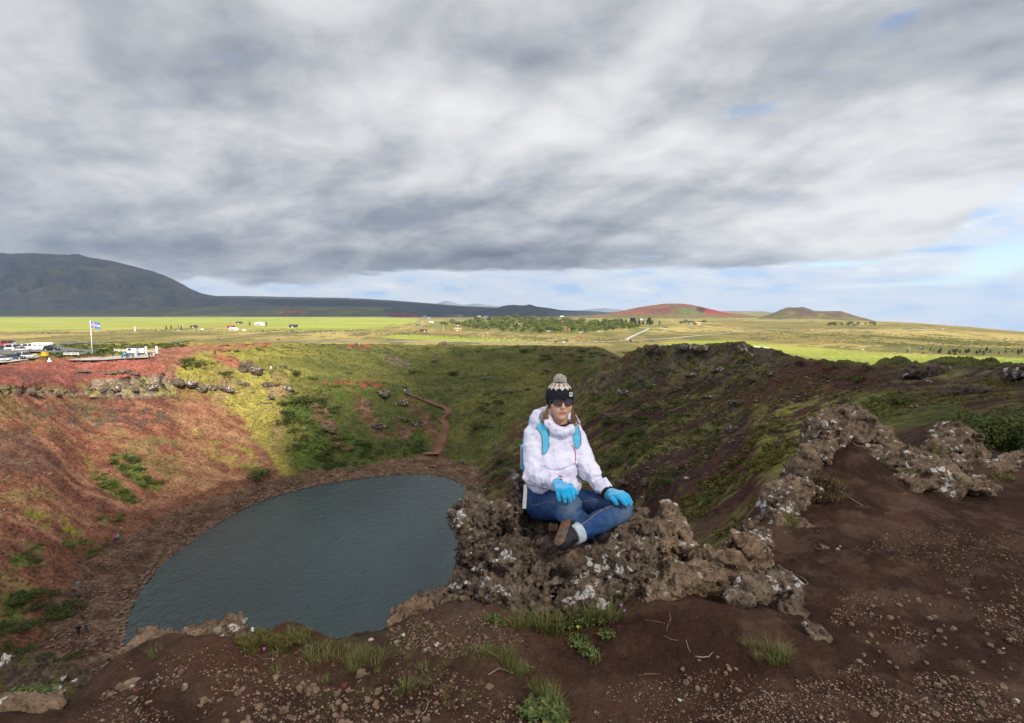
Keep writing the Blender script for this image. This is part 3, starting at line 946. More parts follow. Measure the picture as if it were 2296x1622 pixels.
def water_material():
    m, t = material('water')
    p = t.pos()
    w = t.vm('MULTIPLY', p, (1.0, 0.55, 1.0))
    h = t.m('ADD', t.noise(w, 1.5, 4, 0.55, 0.6), t.m('MULTIPLY', t.noise(w, 0.14, 3, 0.5), 1.2))
    c = t.mix(t.lin(t.noise(t.vm('MULTIPLY', p, (1, 0.35, 1)), 0.055, 4, 0.55, 0.5), 0.35, 0.68), (0.013, 0.034, 0.039), (0.024, 0.052, 0.057))
    t.finish(c, 0.16, t.bump(h, 0.8, 0.30), 0.38, IOR=1.33)


water_material()
_v = np.array(SHORE); _cen = _v.mean(0)
_rings = [np.concatenate([(_cen + (_v - _cen) * k), np.full((len(_v), 1), LAKE_Z)], 1) for k in (1.02, 0.7, 0.35, 0.0001)]
_nv = len(_v)
_f = [(i * _nv + j, i * _nv + (j + 1) % _nv, (i + 1) * _nv + (j + 1) % _nv, (i + 1) * _nv + j) for i in range(3) for j in range(_nv)]
_me = mesh_np('lake', np.concatenate(_rings), np.array(_f)[:, ::-1], True)
_lk = tag(link('lake', _me, 'water'), kind='structure')


# ---- mountains and hills: each a ridge seen at its own distance, built as a solid hump
def hill_material(name, cols, scale, sharp=0.5):
    m, t = material(name)
    p = t.pos()
    a = t.noise(p, scale, 7, 0.62, 0.4)
    b = t.noise(t.vm('MULTIPLY', p, (1, 1, 0.35)), scale * 3.5, 5, 0.6)
    c = t.mix(t.lin(a, 0.35, 0.65), cols[0], cols[1])
    c = t.mix(t.m('MULTIPLY', t.sstep(b, 0.52, 0.66), 0.7), c, cols[2])
    t.finish(c, 0.95, t.bump(t.noise(p, scale * 6, 6, 0.65), sharp, 0.25 / scale), 0.05)


def hill(name, mat, crest, Y, depth, base_py, gully=0.10, nx=170, ny=60, foot=1.0, seed=0.0, cols_fn=None):
    """crest: [(px, py)] of the skyline"""
    cx = np.array([c[0] for c in crest], float); cy = np.array([c[1] for c in crest], float)
    px = np.linspace(cx[0], cx[-1], nx)
    py = pchip(cx, cy, px)
    a = np.array([ray(p, q) for p, q in zip(px, py)])
    zc = a[:, 1] * Y
    zb = ray(CX, base_py)[1] * Y - 6
    t = np.linspace(-1, 1.0, ny)
    prof = np.where(t < 0, 1 - np.abs(t) ** (1.25 * foot), 1 - np.abs(t) ** 2)
    H = np.maximum(zc - zb, 0.0)
    yy = Y + t[:, None] * depth * (0.35 + 0.65 * (H / max(H.max(), 1))[None, :])
    X = a[:, 0][None, :] * Y * (yy / Y)
    Z = np.minimum(zb, zc - 8)[None, :] + np.where(H > 0, H + 0.0, 0)[None, :] * prof[:, None]
    w = (1 - np.abs(t) ** 4)[:, None] * H[None, :] * np.minimum(1, (1 - prof[:, None]) * 2.2) ** 1.3
    sc = 6.0 / max(depth, 1)
    g = np.clip(fbm(X * sc + seed, yy * sc * 0.45, seed, 6, 0.56, ridge=True) - 0.9, -2, 0)
    Z = Z + gully * w * g + H[None, :] * 0.012 * fbm(X * sc * 6, yy * sc * 6, seed, 3)
    Z[0] = zb - 60; Z[-1] = zb - 60
    V = np.stack([X, yy, Z], -1)
    col = cols_fn(X, yy, Z, *proj(X, yy, Z)) if cols_fn else None
    me = mesh_np(name, V.reshape(-1, 3), grid_faces(ny, nx), True, None if col is None else col.reshape(-1, 3))
    return tag(link(name, me, mat), kind='structure')


hill_material('hazed_heath', ((0.060, 0.068, 0.088), (0.150, 0.138, 0.104), (0.038, 0.044, 0.070)), 0.0036)  # heath tones, with haze and cloud shade tinted in as blue
hill_material('heath_ridge', ((0.044, 0.053, 0.062), (0.070, 0.078, 0.066), (0.034, 0.038, 0.050)), 0.0028)
hill_material('haze_blue', ((0.20, 0.25, 0.32), (0.24, 0.29, 0.36), (0.18, 0.22, 0.29)), 0.001)  # pale blue of distance haze painted into the colour
hill('mountain', 'hazed_heath', [(-420, 585), (-250, 572), (-100, 570), (0, 569), (60, 569), (110, 570), (150, 572), (170, 571), (200, 577), (250, 586), (300, 598), (345, 610),
     (380, 623), (400, 633), (430, 649), (455, 659), (490, 665), (560, 674), (640, 690), (700, 702)], 6800, 1900, 694, 0.30, 240, 90, 1.1, 3.1)
hill('ridge', 'heath_ridge', [(300, 690), (400, 672), (470, 664), (520, 664), (640, 666), (760, 668), (790, 669), (880, 674), (960, 680), (1050, 687), (1120, 690), (1200, 694),
     (1300, 697), (1380, 702), (1440, 706)], 7600, 900, 700, 0.05, 200, 40, 1.0, 7.7)
hill('hill', 'heath_ridge', [(1040, 702), (1085, 697), (1110, 692), (1130, 686), (1150, 684), (1175, 685), (1188, 683), (1200, 687), (1230, 691), (1270, 697), (1330, 698), (1400, 706), (1430, 709)],
     5600, 420, 706, 0.10, 120, 40, 1.0, 2.2)
hill('hill', 'heath_ridge', [(760, 709), (810, 700), (850, 694), (880, 693), (905, 696), (940, 702), (1010, 708), (1040, 712)], 5000, 300, 711, 0.10, 80, 36, 1.0, 5.2)
hill('distant_mountain', 'haze_blue', [(940, 694), (975, 682), (1003, 675), (1018, 679), (1040, 683), (1070, 681), (1092, 684), (1130, 688), (1170, 694), (1200, 700)], 10500, 800, 700, 0.2, 90, 20, 1.0, 1.4)
hill('distant_mountain', 'haze_blue', [(1240, 702), (1300, 696), (1340, 692), (1352, 691), (1375, 693), (1420, 698), (1460, 704)], 10800, 800, 703, 0.12, 60, 20, 1.0, 1.9)


def red_hill_cols(X, Y, Z, px, py):
    n = fbm(X * 0.010, Y * 0.010, Z * 0.03, 5, 0.55)
    f = np.clip(0.5 + n, 0, 1)[..., None]
    C = np.array((0.205, 0.085, 0.055)) * (1 - f) + np.array((0.125, 0.058, 0.045)) * f
    def lay(m, c):
        m = np.clip(m, 0, 1)[..., None]
        C[:] = C * (1 - m) + np.asarray(c) * m
    q = px + 6 * fbm(X * 0.02, Y * 0.02, 1.0, 3); r = py + 2 * fbm(X * 0.03, Y * 0.03, 3.0, 3)
    lay(poly_mask(q, r, [(1525, 692), (1550, 688), (1580, 700), (1585, 708), (1530, 706), (1490, 708)], 4), (0.105, 0.115, 0.042))
    lay(poly_mask(q, r, [(1560, 690), (1575, 690), (1580, 702), (1562, 698)], 2), (0.06, 0.022, 0.020))  # shaded left wall of the quarry, its shade painted dark
    lay(poly_mask(q, r, [(1577, 690), (1600, 694), (1635, 702), (1640, 708), (1585, 707)], 2), (0.22, 0.040, 0.030))  # lit right wall of the quarry, red soil painted brighter
    lay(smooth(702, 712, r + 4 * n), (0.13, 0.115, 0.045))
    lay(smooth(0.25, 0.5, n) * smooth(690, 684, r), (0.12, 0.12, 0.045))
    return C


def green_hill_cols(X, Y, Z, px, py):
    n = fbm(X * 0.012, Y * 0.012, Z * 0.04, 5, 0.55)
    f = np.clip(0.5 + 1.2 * n, 0, 1)[..., None]
    C = np.array((0.135, 0.130, 0.042)) * (1 - f) + np.array((0.105, 0.070, 0.048)) * f
    m = np.clip(poly_mask(px + 8 * n, py, [(1765, 691), (1800, 691), (1825, 698), (1830, 710), (1760, 712), (1790, 700)], 5), 0, 1)[..., None]
    return C * (1 - 0.8 * m) + np.array((0.085, 0.050, 0.050)) * 0.8 * m


def vcol_hill_material():
    m, t = material('hill_soil')
    p = t.pos()
    k = t.lin(t.noise(p, 0.03, 5, 0.65), 0.3, 0.7, 0.72, 1.28)
    t.finish(t.vm('SCALE', t.attr('Col'), s=k), 0.95, t.bump(t.noise(p, 0.05, 5, 0.6), 0.6, 6.0), 0.05)


vcol_hill_material()
RED_HILL = hill('red_hill', 'hill_soil', [(1180, 713), (1240, 711), (1310, 708), (1370, 702), (1410, 694), (1440, 688), (1470, 684), (1500, 681), (1525, 681), (1545, 683), (1570, 688), (1600, 695),
     (1625, 701), (1650, 704), (1680, 708), (1710, 713), (1740, 717)], 4000, 460, 714, 0.10, 150, 60, 1.0, 4.4, red_hill_cols)
hill('green_hill', 'hill_soil', [(1690, 716), (1715, 709), (1735, 702), (1755, 693), (1770, 689), (1780, 690), (1800, 689), (1815, 693), (1825, 697), (1850, 698), (1885, 698), (1895, 701),
     (1920, 709), (1945, 715), (1990, 722), (2040, 727)], 3600, 380, 716, 0.10, 130, 60, 1.0, 6.6, green_hill_cols)


def small_mound(px, py_top, wpx, py_base, Y, col, seed):
    def cf(X, Yy, Z, a, b):
        n = fbm(X * 0.03, Yy * 0.03, 2.0, 4)
        return np.asarray(col) * (1 + 0.35 * n[..., None])
    return hill('red_mound', 'hill_soil', [(px - wpx, py_base + 2), (px - wpx * 0.6, (py_top + py_base) / 2), (px - wpx * 0.2, py_top), (px + wpx * 0.3, py_top + 0.6), (px + wpx * 0.7, (py_top + py_base) / 2 + 1), (px + wpx, py_base + 2)],
                Y, 130, py_base, 0.1, 40, 24, 1.0, seed, cf)


small_mound(655, 695, 52, 703, 4700, (0.20, 0.095, 0.06), 1.0)
small_mound(895, 702, 58, 711, 4600, (0.125, 0.045, 0.040), 2.0)
small_mound(840, 704, 90, 711, 4750, (0.10, 0.085, 0.045), 3.0)

# ------------------------------------------------------------------ the ground underfoot and its lava rocks
def base_z(x, y):
    return -1.70 + 0.022 * x - 0.012 * (y - 3.0)


def gp(px, py, dz=0.0):
    """picture point on the near ground"""
    a, b = ray(px, py)
    Y = 3.0
    for _ in range(8):
        Y = (base_z(a * Y, Y) + dz) / b
    return Vector((a * Y, Y, b * Y))


LIP = [(-420, 1700), (-100, 1600), (60, 1565), (150, 1548), (205, 1515), (262, 1462), (330, 1432), (430, 1424), (500, 1424), (545, 1432), (600, 1420), (640, 1409), (700, 1410),
       (760, 1414), (820, 1400), (870, 1388), (905, 1362), (960, 1348), (1020, 1330), (1110, 1290), (1250, 1260), (1400, 1262), (1500, 1275), (1580, 1262), (1650, 1210), (1720, 1130),
       (1790, 1045), (1850, 1000), (1950, 985), (2050, 1000), (2130, 1020), (2296, 1040), (2700, 1060)]
LIP_P = [tuple(gp(*p)[:2]) for p in LIP] + [(9.0, 0.8), (-6, 0.8)]


def fore_z(x, y):
    x, y = np.asarray(x, np.float32), np.asarray(y, np.float32)
    d = poly_sd(x, y, LIP_P)
    z = -1.70 + 0.022 * x - 0.012 * (y - 3.0)
    z = z + 0.030 * fbm(x * 1.3, y * 1.3, 1.0, 4) + 0.014 * fbm(x * 6, y * 6, 2.0, 4, 0.6) + 0.005 * fbm(x * 24, y * 24, 4.0, 2, 0.6)

    def mound(px, py, r, h, ry=None):
        c = gp(px, py)
        return h * np.exp(-((x - c.x) / r) ** 2 - ((y - c.y) / (ry or r)) ** 2)
    z = z + mound(650, 1425, 0.20, 0.07, 0.12) + mound(440, 1440, 0.35, 0.06, 0.2) + mound(1090, 1400, 0.28, 0.10, 0.22)
    z = z + mound(1480, 1400, 0.25, 0.05) + mound(2000, 1180, 0.9, 0.10, 0.9) + mound(1920, 1075, 0.55, 0.34, 0.6) + mound(1830, 1120, .35, .12, .4) - mound(1180, 1530, 0.26, 0.05, 0.16) - mound(200, 1560, 0.2, 0.06)
    z = z + mound(1680, 1430, 0.25, 0.07, 0.3)
    o = np.maximum(-d, 0)
    z = z - 1.1 * o - 0.5 * o ** 1.5 - 0.05 * smooth(0.10, 0.0, np.abs(d)) * (d < 0.1)
    return z, d


def soil_material():
    m, t = material('soil')
    p = t.pos()
    c = t.attr('Col')
    n1 = t.noise(p, 11.0, 6, 0.70)
    n2 = t.noise(p, 60.0, 4, 0.65)
    v = t.voro(p, 85.0)
    k = t.m('ADD', t.lin(n1, 0.3, 0.7, 0.72, 1.28), t.lin(n2, 0.3, 0.7, -0.22, 0.22))
    cc = t.vm('SCALE', c, s=k)
    grit = t.m('MULTIPLY', t.sstep(v, 0.32, 0.20), t.sstep(t.noise(p, 14.0, 3, 0.6), 0.50, 0.62))
    cc = t.mix(t.m('MULTIPLY', grit, 0.55), cc, (0.20, 0.135, 0.10))
    h = t.m('ADD', t.m('MULTIPLY', n1, 1.0), t.m('ADD', t.m('MULTIPLY', n2, 0.35), t.m('MULTIPLY', grit, 0.35)))
    t.finish(cc, 0.95, t.bump(h, 1.0, 0.05), 0.12)


soil_material()


def build_soil():
    xs = np.concatenate([np.linspace(-5.0, -2.6, 60)[:-1], np.linspace(-2.6, 4.2, 420)[:-1], np.linspace(4.2, 8.2, 80)])
    ys = np.concatenate([np.linspace(0.9, 4.6, 280)[:-1], np.linspace(4.6, 8.5, 100)])
    X, Y = np.meshgrid(xs, ys)
    Z, d = fore_z(X, Y)
    keep = d > -1.5
    n = fbm(X * 2.2, Y * 2.2, 5.0, 5, 0.6)
    n2 = fbm(X * 9, Y * 9, 1.0, 4, 0.6)
    C = np.empty(X.shape + (3,), np.float32)
    f = np.clip(0.5 + n, 0, 1)[..., None]
    C[:] = np.array((0.044, 0.022, 0.015)) * (1 - f) + np.array((0.082, 0.043, 0.029)) * f

    def lay(mk, col):
        mk = np.clip(mk, 0, 1)[..., None]
        C[:] = C * (1 - mk) + np.asarray(col, np.float32) * mk

    def blob(px, py, r, ry=None):
        c = gp(px, py)
        return np.exp(-((X - c.x) / r) ** 2 - ((Y - c.y) / (ry or r)) ** 2)
    lay(blob(1060, 1400, 0.33, 0.25) * 0.9, (0.125, 0.078, 0.057))                 # paler grit below the big rock
    lay(blob(560, 1470, 0.30, 0.16) * 0.8, (0.085, 0.037, 0.024))                  # rusty soil on the edge
    gr = smooth(0.0, 0.45, n2 + 0.4 * n) * (smooth(0.6, 1.8, X) * 0.14 + 0.08)
    lay(gr, (0.165, 0.112, 0.082))
    lay(blob(900, 1500, 0.5, 0.3) * smooth(0.1, 0.5, n2) * 0.5, (0.085, 0.080, 0.03))
    lay(blob(700, 1440, 0.45, 0.12) * smooth(-0.2, 0.3, n2) * 0.7, (0.065, 0.068, 0.026))
    V = np.stack([X, Y, Z], -1).reshape(-1, 3)
    F = grid_faces(*X.shape)
    ok = keep.ravel()[F].all(1)
    F = F[ok]
    used = np.unique(F); rm = np.full(len(V), -1); rm[used] = np.arange(len(used))
    me = mesh_np('rim_soil', V[used], rm[F], True, C.reshape(-1, 3)[used])
    tag(link('rim_soil', me, 'soil'), kind='structure')


build_soil()


def rock_material(name, dark, mid, tan, lichen, moss, seed=0.0, lichen_scale=8.0, sc=1.0):
    m, t = material(name)
    p = t.vm('ADD', t.pos(), (seed, seed * 1.7, -seed))
    n1 = t.noise(p, 3.4 * sc, 6, 0.62, 0.5)
    n2 = t.noise(p, 13.0 * sc, 6, 0.66, 0.3)
    n3 = t.noise(p, 55.0 * sc, 4, 0.65)
    c = t.ramp(n2, [(0.36, dark), (0.48, mid), (0.58, tuple(0.5 * (a + b) for a, b in zip(mid, tan))), (0.68, tan)])
    c = t.mix(t.m('MULTIPLY', t.sstep(n1, 0.54, 0.68), 0.75), c, tan)
    c = t.mix(t.m('MULTIPLY', t.sstep(n1, 0.46, 0.34), 0.65), c, dark)
    c = t.mix(t.lin(n3, 0.3, 0.7, 0.0, 0.45), c, tuple(x * 0.45 for x in mid))
    pits = t.sstep(t.voro(t.vm('ADD', p, t.vm('SCALE', t.noise(p, 20, 2, 0.5, 0, 'Color'), s=0.02)), 34.0), 0.26, 0.14)
    pm = t.m('MULTIPLY', pits, t.sstep(t.noise(p, 6.0, 2, 0.5), 0.46, 0.56))
    c = t.mix(t.m('MULTIPLY', pm, 0.7), c, tuple(x * 0.5 for x in dark))
    nz = t.xyz(t.n('ShaderNodeNewGeometry').outputs['Normal'])[2]
    # white crustose lichen, thicker on upward faces
    pw = t.vm('ADD', p, t.vm('SCALE', t.noise(p, 22 * sc, 3, 0.6, 0, 'Color'), s=0.05 / sc))
    lz = t.m('ADD', t.noise(p, lichen_scale * .35, 3, 0.6), t.lin(nz, -0.4, 1.0, -0.07, 0.05))
    v1 = t.n('ShaderNodeTexVoronoi', feature='F1'); t.put(v1.inputs['Vector'], pw); t.put(v1.inputs['Scale'], lichen_scale * 1.9)
    rad = t.lin(t.xyz(v1.outputs['Color'])[0], 0.0, 1.0, 0.06, 0.62)
    lm = t.m('MULTIPLY', t.sstep(t.m('SUBTRACT', rad, v1.outputs['Distance']), 0.0, 0.05), t.sstep(lz, 0.545 - lichen, 0.60 - lichen))
    lm = t.m('MULTIPLY', lm, t.sstep(n3, 0.36, 0.50))
    c = t.mix(lm, c, t.mix(t.lin(n2, 0.3, 0.7), (0.50, 0.49, 0.47), (0.70, 0.70, 0.69)))
    if moss:
        mz = t.m('ADD', t.noise(t.vm('ADD', p, (9, 3, 1)), 4.0, 5, 0.65), t.lin(nz, -0.2, 1.0, -0.10, 0.05))
        c = t.mix(t.m('MULTIPLY', t.sstep(mz, 0.62 - moss, 0.68 - moss), 0.85), c, (0.085, 0.080, 0.020))
    h = t.m('ADD', t.m('MULTIPLY', n2, 1.0), t.m('SUBTRACT', t.m('MULTIPLY', n3, 0.32), t.m('MULTIPLY', pm, 0.45)))
    t.finish(c, 0.92, t.bump(h, 1.0, 0.045 / sc), 0.15)


rock_material('lava_rock', (0.046, 0.033, 0.026), (0.165, 0.120, 0.090), (0.350, 0.262, 0.190), 0.020, 0.0, 0.0)
rock_material('tan_rock', (0.085, 0.058, 0.042), (0.240, 0.165, 0.115), (0.400, 0.280, 0.185), 0.035, 0.0, 3.0)
rock_material('ridge_rock', (0.060, 0.042, 0.032), (0.200, 0.140, 0.100), (0.360, 0.255, 0.180), 0.045, 0.04, 6.0)
rock_material('shaded_rock', (0.030, 0.022, 0.018), (0.085, 0.060, 0.046), (0.170, 0.125, 0.090), 0.0, 0.05, 15.0)  # darker copy of the lava colours, standing in for shade
rock_material('loose_rock', (0.120, 0.080, 0.056), (0.250, 0.170, 0.118), (0.360, 0.250, 0.175), -0.03, 0.0, 9.0)


def rock_mesh(name, blobs, h, amp=1.0, pad=0.12, freq=1.0, ridge=0.55, k=0.10, seed=0.0, crag_=1.0):
    """lumpy lava rock from ellipsoids (x, y, z, rx, ry, rz)"""
    B = np.array(blobs, float)
    lo = (B[:, :3] - B[:, 3:]).min(0) - pad * amp - 2 * h
    hi = (B[:, :3] + B[:, 3:]).max(0) + pad * amp + 2 * h
    X, Y, Z, o = box_grid(lo, hi, h)
    s = seed
    rg = np.random.default_rng(int(seed * 10) + 5)
    wx = 0.07 * amp * fbm(X * 2.2 * freq + s, Y * 2.2 * freq, Z * 2.2 * freq, 2)
    wy = 0.07 * amp * fbm(X * 2.2 * freq + 31 + s, Y * 2.2 * freq, Z * 2.2 * freq, 2)
    wz = 0.05 * amp * fbm(X * 2.2 * freq + 57 + s, Y * 2.2 * freq, Z * 2.6 * freq, 2)
    G = (X + wx, Y + wy, Z + wz)
    F = None
    for b in blobs:
        e = sd_ell(G, b[:3], b[3:])
        for _ in range(7):                                       # broken faces
            n = rg.normal(size=3) * np.array((1, 1, .8)); n /= np.linalg.norm(n)
            rn = math.sqrt(sum((n[i] * b[3 + i]) ** 2 for i in range(3)))
            e = np.maximum(e, (G[0] - b[0]) * n[0] + (G[1] - b[1]) * n[1] + (G[2] - b[2]) * n[2] - rn * (.62 + .3 * rg.random()))
        F = e if F is None else smin(F, e, k * .6 * amp)
    band = np.abs(F) < (pad * amp + 4 * h)
    q = (X[band] * freq + s, Y[band] * freq - s, Z[band] * freq)
    nz = 0.050 * amp * fbm(q[0] * 4.0, q[1] * 4.0, q[2] * 4.6, 3, 0.55)
    rd = fbm(q[0] * 6.5 + 3, q[1] * 6.5, q[2] * 7.5, 3, 0.6, ridge=True)
    nz = nz + ridge * 0.075 * amp * (0.45 - np.clip(rd, -1, 1.2))
    wq = [c + .06 * vnoise(q[0] * 9 + 7 * i, q[1] * 9, q[2] * 9) for i, c in enumerate(q)]
    nz = nz + crag_ * 0.066 * amp * (worley(wq[0] * 6.5, wq[1] * 6.5, wq[2] * 8.5) - .55)
    nz = nz + crag_ * 0.022 * amp * (worley(wq[0] * 17, wq[1] * 17, wq[2] * 20) - .55)
    nz = nz + 0.014 * amp * fbm(q[0] * 24, q[1] * 24, q[2] * 24, 2, 0.6)
    F[band] = F[band] + nz
    V, Q = surface_nets(F, o, h)
    # stray specks are dropped: keep the largest connected piece
    lab = np.arange(len(V))
    for _ in range(200):
        m = lab[Q].min(1)
        new = lab.copy()
        for a in range(4):
            np.minimum.at(new, Q[:, a], m)
        new = new[new]
        if (new == lab).all(): break
        lab = new
    ids, cnt = np.unique(lab, return_counts=True)
    keep = lab == ids[cnt.argmax()]
    Q = Q[keep[Q].all(1)]
    rm = np.full(len(V), -1); rm[keep] = np.arange(keep.sum()); V = V[keep]; Q = rm[Q]
    V = relax(V, Q, 1, 0.15)
    N = vnormals(V, Q)
    f = 38 * freq
    V = V + N * (0.017 * amp * (fbm(V[:, 0] * f, V[:, 1] * f, V[:, 2] * f, 2, 0.6, ridge=True) - .5))[:, None]
    return V, Q


def rock(name, blobs_px, h, mat, label, cat='rock', group=None, **kw):
    """blobs_px: (px, py, Y, rx, ry, rz) ; the object's origin is put at the rock's foot"""
    bl = []
    for (px, py, Y, rx, ry, rz) in blobs_px:
        c = at(px, py, Y); bl.append((c.x, c.y, c.z, rx, ry, rz))
    V, Q = rock_mesh(name, bl, h, **kw)
    o = np.array([V[:, 0].mean(), V[:, 1].mean(), V[:, 2].min()])
    me = mesh_np(name, V - o, Q, True)
    return tag(link(name, me, mat, loc=tuple(o)), label, cat, group)


# the big knobbly rock the woman sits on
rock('lava_rock', [(1210, 1205, 3.62, .30, .30, .115), (1320, 1215, 3.55, .28, .26, .10), (1110, 1180, 3.58, .17, .20, .16), (1075, 1165, 3.50, .115, .15, .13), (1062, 1255, 3.42, .085, .12, .12),
                   (1150, 1280, 3.32, .20, .20, .20), (1270, 1280, 3.25, .24, .20, .19), (1370, 1275, 3.34, .17, .20, .19), (1160, 1350, 3.20, .17, .14, .13), (1290, 1360, 3.15, .22, .13, .13),
                   (1400, 1220, 3.50, .13, .20, .14), (1168, 1118, 3.72, .075, .085, .10), (1080, 1330, 3.35, .12, .15, .07), (1385, 1340, 3.26, .10, .12, .10)],
     0.0098, 'lava_rock', 'big knobbly brown lava rock with white lichen under the seated woman', freq=1.0, amp=1.0, ridge=0.75, seed=1.3)
rock('lava_rock', [(1500, 1205, 3.85, .135, .16, .16), (1520, 1235, 3.80, .14, .15, .13), (1497, 1150, 3.88, .085, .10, .07), (1530, 1280, 3.72, .09, .12, .08), (1455, 1215, 3.75, .12, .16, .12)],
     0.0125, 'tan_rock', 'tan block of lava with a pointed top right behind the big rock', amp=0.75, ridge=0.5, seed=4.0)
rock('lava_rock', [(1500, 1310, 3.28, .13, .13, .13), (1575, 1300, 3.35, .15, .15, .11), (1490, 1350, 3.16, .11, .11, .08), (1630, 1275, 3.5, .12, .14, .12), (1680, 1250, 3.65, .13, .14, .13), (1660, 1215, 3.75, .09, .10, .07)],
     0.0125, 'tan_rock', 'pitted tan rock saddle with large white lichen spots beside the dark cleft', amp=0.75, ridge=0.6, seed=7.0)
rock('lava_rock', [(1700, 1330, 3.15, .13, .12, .075), (1760, 1340, 3.15, .10, .12, .09), (1785, 1390, 3.00, .07, .10, .09), (1810, 1440, 2.86, .055, .09, .075), (1822, 1475, 2.78, .03, .06, .06), (1665, 1360, 3.05, .06, .07, .05)],
     0.011, 'lava_rock', 'crumbling rock arm reaching down onto the bare soil at the right', amp=0.65, ridge=0.7, seed=10.0)
# the ridge on the right
rock('lava_rock', [(1760, 1145, 4.55, .20, .22, .18), (1740, 1190, 4.40, .17, .20, .13), (1790, 1190, 4.30, .18, .20, .10), (1700, 1210, 4.35, .10, .16, .13), (1790, 1115, 4.62, .13, .15, .13), (1730, 1230, 4.15, .15, .18, .12), (1690, 1245, 4.0, .12, .16, .12)],
     0.016, 'ridge_rock', 'rough boulder with white lichen crust midway up the right ridge', amp=0.8, seed=13.0)
rock('lava_rock', [(1800, 1055, 5.15, .14, .18, .19), (1785, 1085, 5.0, .13, .18, .13), (1815, 1030, 5.25, .10, .12, .13), (1830, 1010, 5.4, .12, .15, .16), (1770, 1110, 4.8, .12, .16, .13)], 0.017, 'ridge_rock',
     'narrow upright rock below the summit block of the right ridge', amp=0.75, seed=16.0)
rock('lava_rock', [(1865, 985, 5.75, .27, .24, .19), (1905, 965, 5.85, .24, .24, .16), (1898, 932, 6.0, .12, .12, .10), (1955, 990, 5.9, .24, .26, .13), (1848, 1000, 5.65, .17, .2, .17), (1990, 1020, 5.75, .2, .24, .10), (2030, 1035, 5.7, .2, .22, .11)],
     0.019, 'ridge_rock', 'summit block of the right ridge with a small knob on top', amp=0.95, ridge=0.6, seed=19.0)
rock('lava_rock', [(1985, 1040, 5.35, .25, .24, .085), (2060, 1055, 5.25, .27, .24, .085), (2130, 1085, 5.05, .24, .22, .08), (2190, 1095, 5.05, .18, .2, .06), (2040, 1085, 5.0, .22, .2, .055)],
     0.018, 'ridge_rock', 'long low slab of tan lava sloping right from the ridge summit', amp=0.8, ridge=0.6, seed=22.0)
rock('lava_rock', [(2110, 990, 6.6, .17, .2, .24), (2150, 1000, 6.5, .19, .2, .24), (2085, 1020, 6.4, .14, .18, .14), (2175, 1035, 6.3, .16, .2, .14), (2050, 1035, 6.2, .16, .2, .13), (2120, 1050, 6.0, .2, .2, .14)], 0.021, 'ridge_rock',
     'ribbed grey outcrop with a mossy top left of the leafy shrub', amp=0.95, seed=25.0)
rock('lava_rock', [(2230, 1060, 6.0, .22, .22, .16), (2290, 1050, 6.0, .24, .24, .19), (2215, 1090, 5.8, .17, .2, .09), (2350, 1060, 6.0, .25, .25, .18)], 0.021, 'ridge_rock',
     'lichen-speckled rocks at the right edge below the leafy shrub', amp=0.95, seed=28.0)
rock('lava_rock', [(1925, 1025, 5.62, .22, .2, .13), (1975, 1060, 5.36, .22, .2, .10), (2035, 1085, 5.15, .24, .2, .08), (2100, 1105, 4.98, .2, .18, .06), (1880, 1035, 5.6, .14, .16, .12)],
     0.018, 'ridge_rock', 'broken tan slabs filling the slope under the ridge summit', amp=0.75, ridge=0.7, seed=73.0)
# rocks on the left lip
rock('lava_rock', [(300, 1468, 2.98, .12, .10, .06), (345, 1440, 3.12, .13, .09, .05), (420, 1432, 3.15, .15, .08, .035), (490, 1430, 3.16, .11, .07, .03), (282, 1490, 2.9, .06, .08, .045)],
     0.011, 'tan_rock', 'flat rock lip crusted white with lichen above the lake at lower left', amp=0.55, seed=31.0, freq=1.4)
rock('lava_rock', [(30, 1530, 3.7, .24, .2, .13), (100, 1525, 3.75, .22, .2, .11), (150, 1545, 3.7, .12, .15, .09), (-60, 1545, 3.6, .2, .2, .14)], 0.015, 'shaded_rock',
     'shaded craggy rock below the lip at the left edge', amp=0.8, seed=34.0)
rock('lava_rock', [(920, 1372, 3.28, .10, .09, .065), (895, 1385, 3.24, .07, .07, .05), (950, 1375, 3.27, .06, .07, .045)], 0.010, 'loose_rock', 'rough stone on the lip with lake water behind it', amp=0.55, seed=37.0, freq=1.5)
rock('lava_rock', [(1010, 1345, 3.42, .16, .13, .07), (1060, 1320, 3.45, .14, .14, .09), (975, 1352, 3.40, .08, .09, .045)], 0.011, 'lava_rock', 'low dark rock trailing left from the foot of the big rock', amp=0.7, seed=40.0, freq=1.2)
rock('lava_rock', [(60, 1590, 2.50, .15, .09, .045), (105, 1580, 2.54, .10, .08, .035)], 0.010, 'loose_rock', 'smooth orange-tan stone half buried at lower left', amp=0.35, ridge=0.2, seed=43.0)
rock('lava_rock', [(330, 1540, 2.62, .09, .07, .035), (375, 1525, 2.68, .10, .06, .030), (305, 1550, 2.58, .07, .05, .025)], 0.009, 'loose_rock', 'flat tan slab sunk in dark soil at lower left', amp=0.4, ridge=0.35, seed=46.0, freq=1.4)
rock('lava_rock', [(805, 1560, 2.53, .035, .05, .04), (818, 1535, 2.60, .05, .045, .035), (850, 1533, 2.61, .06, .035, .022), (815, 1575, 2.50, .035, .03, .025), (845, 1583, 2.47, .04, .025, .02)], 0.0075, 'loose_rock',
     'curved horn-shaped tan rock lying in the soil', amp=0.35, ridge=0.3, seed=49.0, freq=1.6)
rock('lava_rock', [(1365, 1455, 2.90, .06, .07, .055), (1395, 1475, 2.84, .08, .07, .055), (1418, 1495, 2.78, .06, .06, .05), (1352, 1443, 2.92, .035, .05, .04)], 0.009, 'loose_rock',
     'elongated knobbly brown rock leaning on the soil below the green plants', amp=0.5, ridge=0.45, seed=52.0, freq=1.4)
